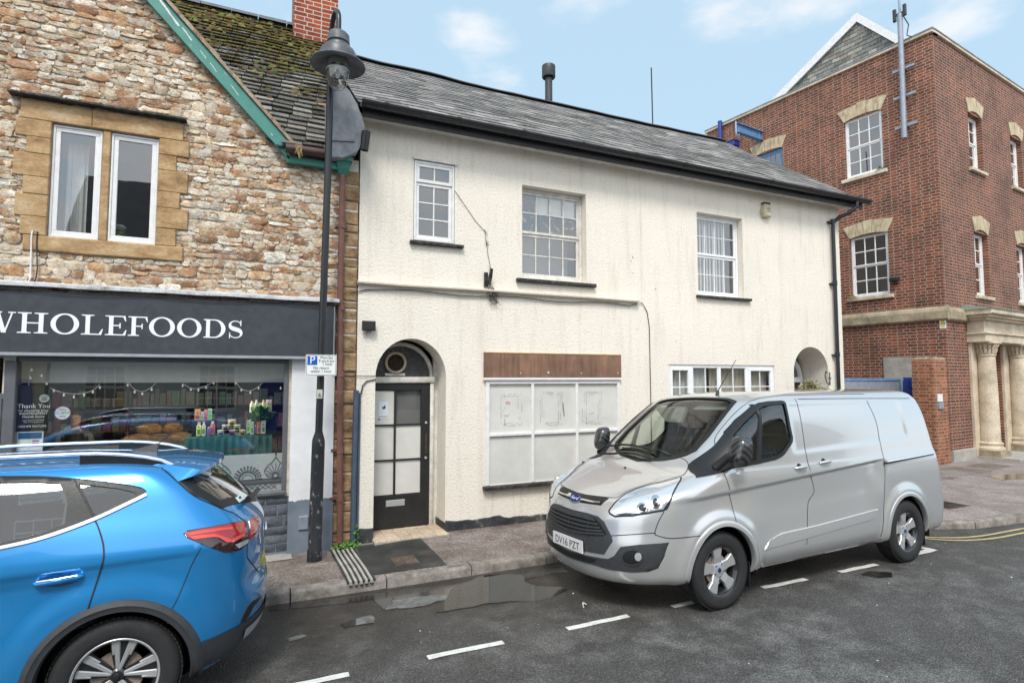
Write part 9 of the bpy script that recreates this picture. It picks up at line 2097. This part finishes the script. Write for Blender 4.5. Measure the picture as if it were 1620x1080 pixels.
# ================================================================ HOUSES ACROSS THE STREET (seen in the glass and paint)
def opposite_house(x0, x1, eave, wallm, label, wins, gable=False, doorx=None, col_=frame_grey, ridge=2.6):
    OY = -8.2; F_ = Frame((0, OY, 0), (-1, 0, 0), (0, 1, 0)); u0, u1 = -x1, -x0
    h = thing('opposite_house', label, 'house', ((x0+x1)/2, OY, 0)); hs = [rect(a-.5*w_, a+.5*w_, b, b+hh) for a, b, w_, hh in [(-(x), z, w_, hh) for x, z, w_, hh in wins]]
    um = (u0+u1)/2
    out = [(u0, -.1), (u1, -.1), (u1, eave)]+([(um, eave+ridge)] if gable else [])+[(u0, eave)]
    mb = wall_mb(F_, out, hs, .14); mb.add([F_(u0, -.1), F_(u0, eave), F_(u0, eave, -7), F_(u0, -.1, -7)], [(0, 1, 2, 3)]); mb.add([F_(u1, -.1), F_(u1, eave), F_(u1, eave, -7), F_(u1, -.1, -7)], [(0, 1, 2, 3)]); mb.build('wall', wallm, h, recalc=False)
    mb = MB()
    if gable: mb.add([F_(u0-.2, eave-.1, .3), F_(um, eave+ridge+.1, .3), F_(um, eave+ridge+.1, -7), F_(u0-.2, eave-.1, -7), F_(u1+.2, eave-.1, .3), F_(u1+.2, eave-.1, -7)], [(0, 1, 2, 3), (1, 4, 5, 2)])
    else: mb.add([F_(u0-.1, eave, .3), F_(u1+.1, eave, .3), F_(u1+.1, eave+ridge, -3.5), F_(u0-.1, eave+ridge, -3.5), F_(u0-.1, eave, -7), F_(u1+.1, eave, -7)], [(0, 1, 2, 3), (3, 2, 5, 4)]); mb.fbox(F_, u0-.1, u1+.1, eave-.14, eave+.02, .2, .34)
    mb.build('roof', slate_dark, h)
    for r in hs:
        wd = r[1][0]-r[0][0]; big = wd > 1.6; window(h, F_, r[0][0], r[1][0], r[0][1], r[2][1], -.06, 4 if not big else 3, [(1, 2), (1, 2)] if not big else [(1, 1)], white_paint if not big else col_, fw=.06, bar=.03)
    room(h, F_, u0+.1, u1-.1, 0, eave-.1, -.3, -4, dark_room)
    if doorx:
        mb = MB(); mb.fbox(F_, -doorx-.45, -doorx+.45, 0, 2.05, 0, .05, .01); mb.build('door', blue_paint, h)
    return h
slate_dark = blotchy('corrugated_dark_roof', [(.045, .045, .05), (.08, .08, .085), (.12, .115, .11)], 6, .6, .4, .01, (1, 3, 1))
opposite_house(-13, -6.2, 5.0, tan_render, 'tan rendered house opposite with a shopfront, leftmost across the street', [(-8, 3.0, 1.1, 1.4), (-11, 3.0, 1.1, 1.4), (-9.5, .8, 3.0, 1.6)], doorx=-7.0)
opposite_house(-6.1, 1.6, 5.4, grey_render, 'pale grey house opposite with four sash windows facing the shop', [(-4.6, 3.2, 1.2, 1.5), (-1.2, 3.2, 1.2, 1.5), (-4.6, .9, 1.3, 1.7), (-1.2, .9, 1.3, 1.7)], doorx=.7, ridge=4.6)
opposite_house(1.7, 8.4, 4.3, tan_render, 'tan gabled house opposite the boarded shopfront', [(3.4, 2.7, 1.0, 1.2), (6.6, 2.7, 1.0, 1.2), (5.0, .7, 3.2, 1.5)], gable=True, doorx=7.6, ridge=4.2)
opposite_house(8.5, 16, 3.1, grey_render, 'low grey building opposite with a wide shopfront near the junction', [(12, .7, 4.0, 1.6)], doorx=9.2, ridge=1.5)
opposite_house(19.5, 27, 3.9, tan_render, 'cream gabled house furthest right across the street', [(21.5, 2.4, 1.0, 1.1), (24.5, 2.4, 1.0, 1.1), (23, .8, 1.6, 1.2)], gable=True, doorx=26)
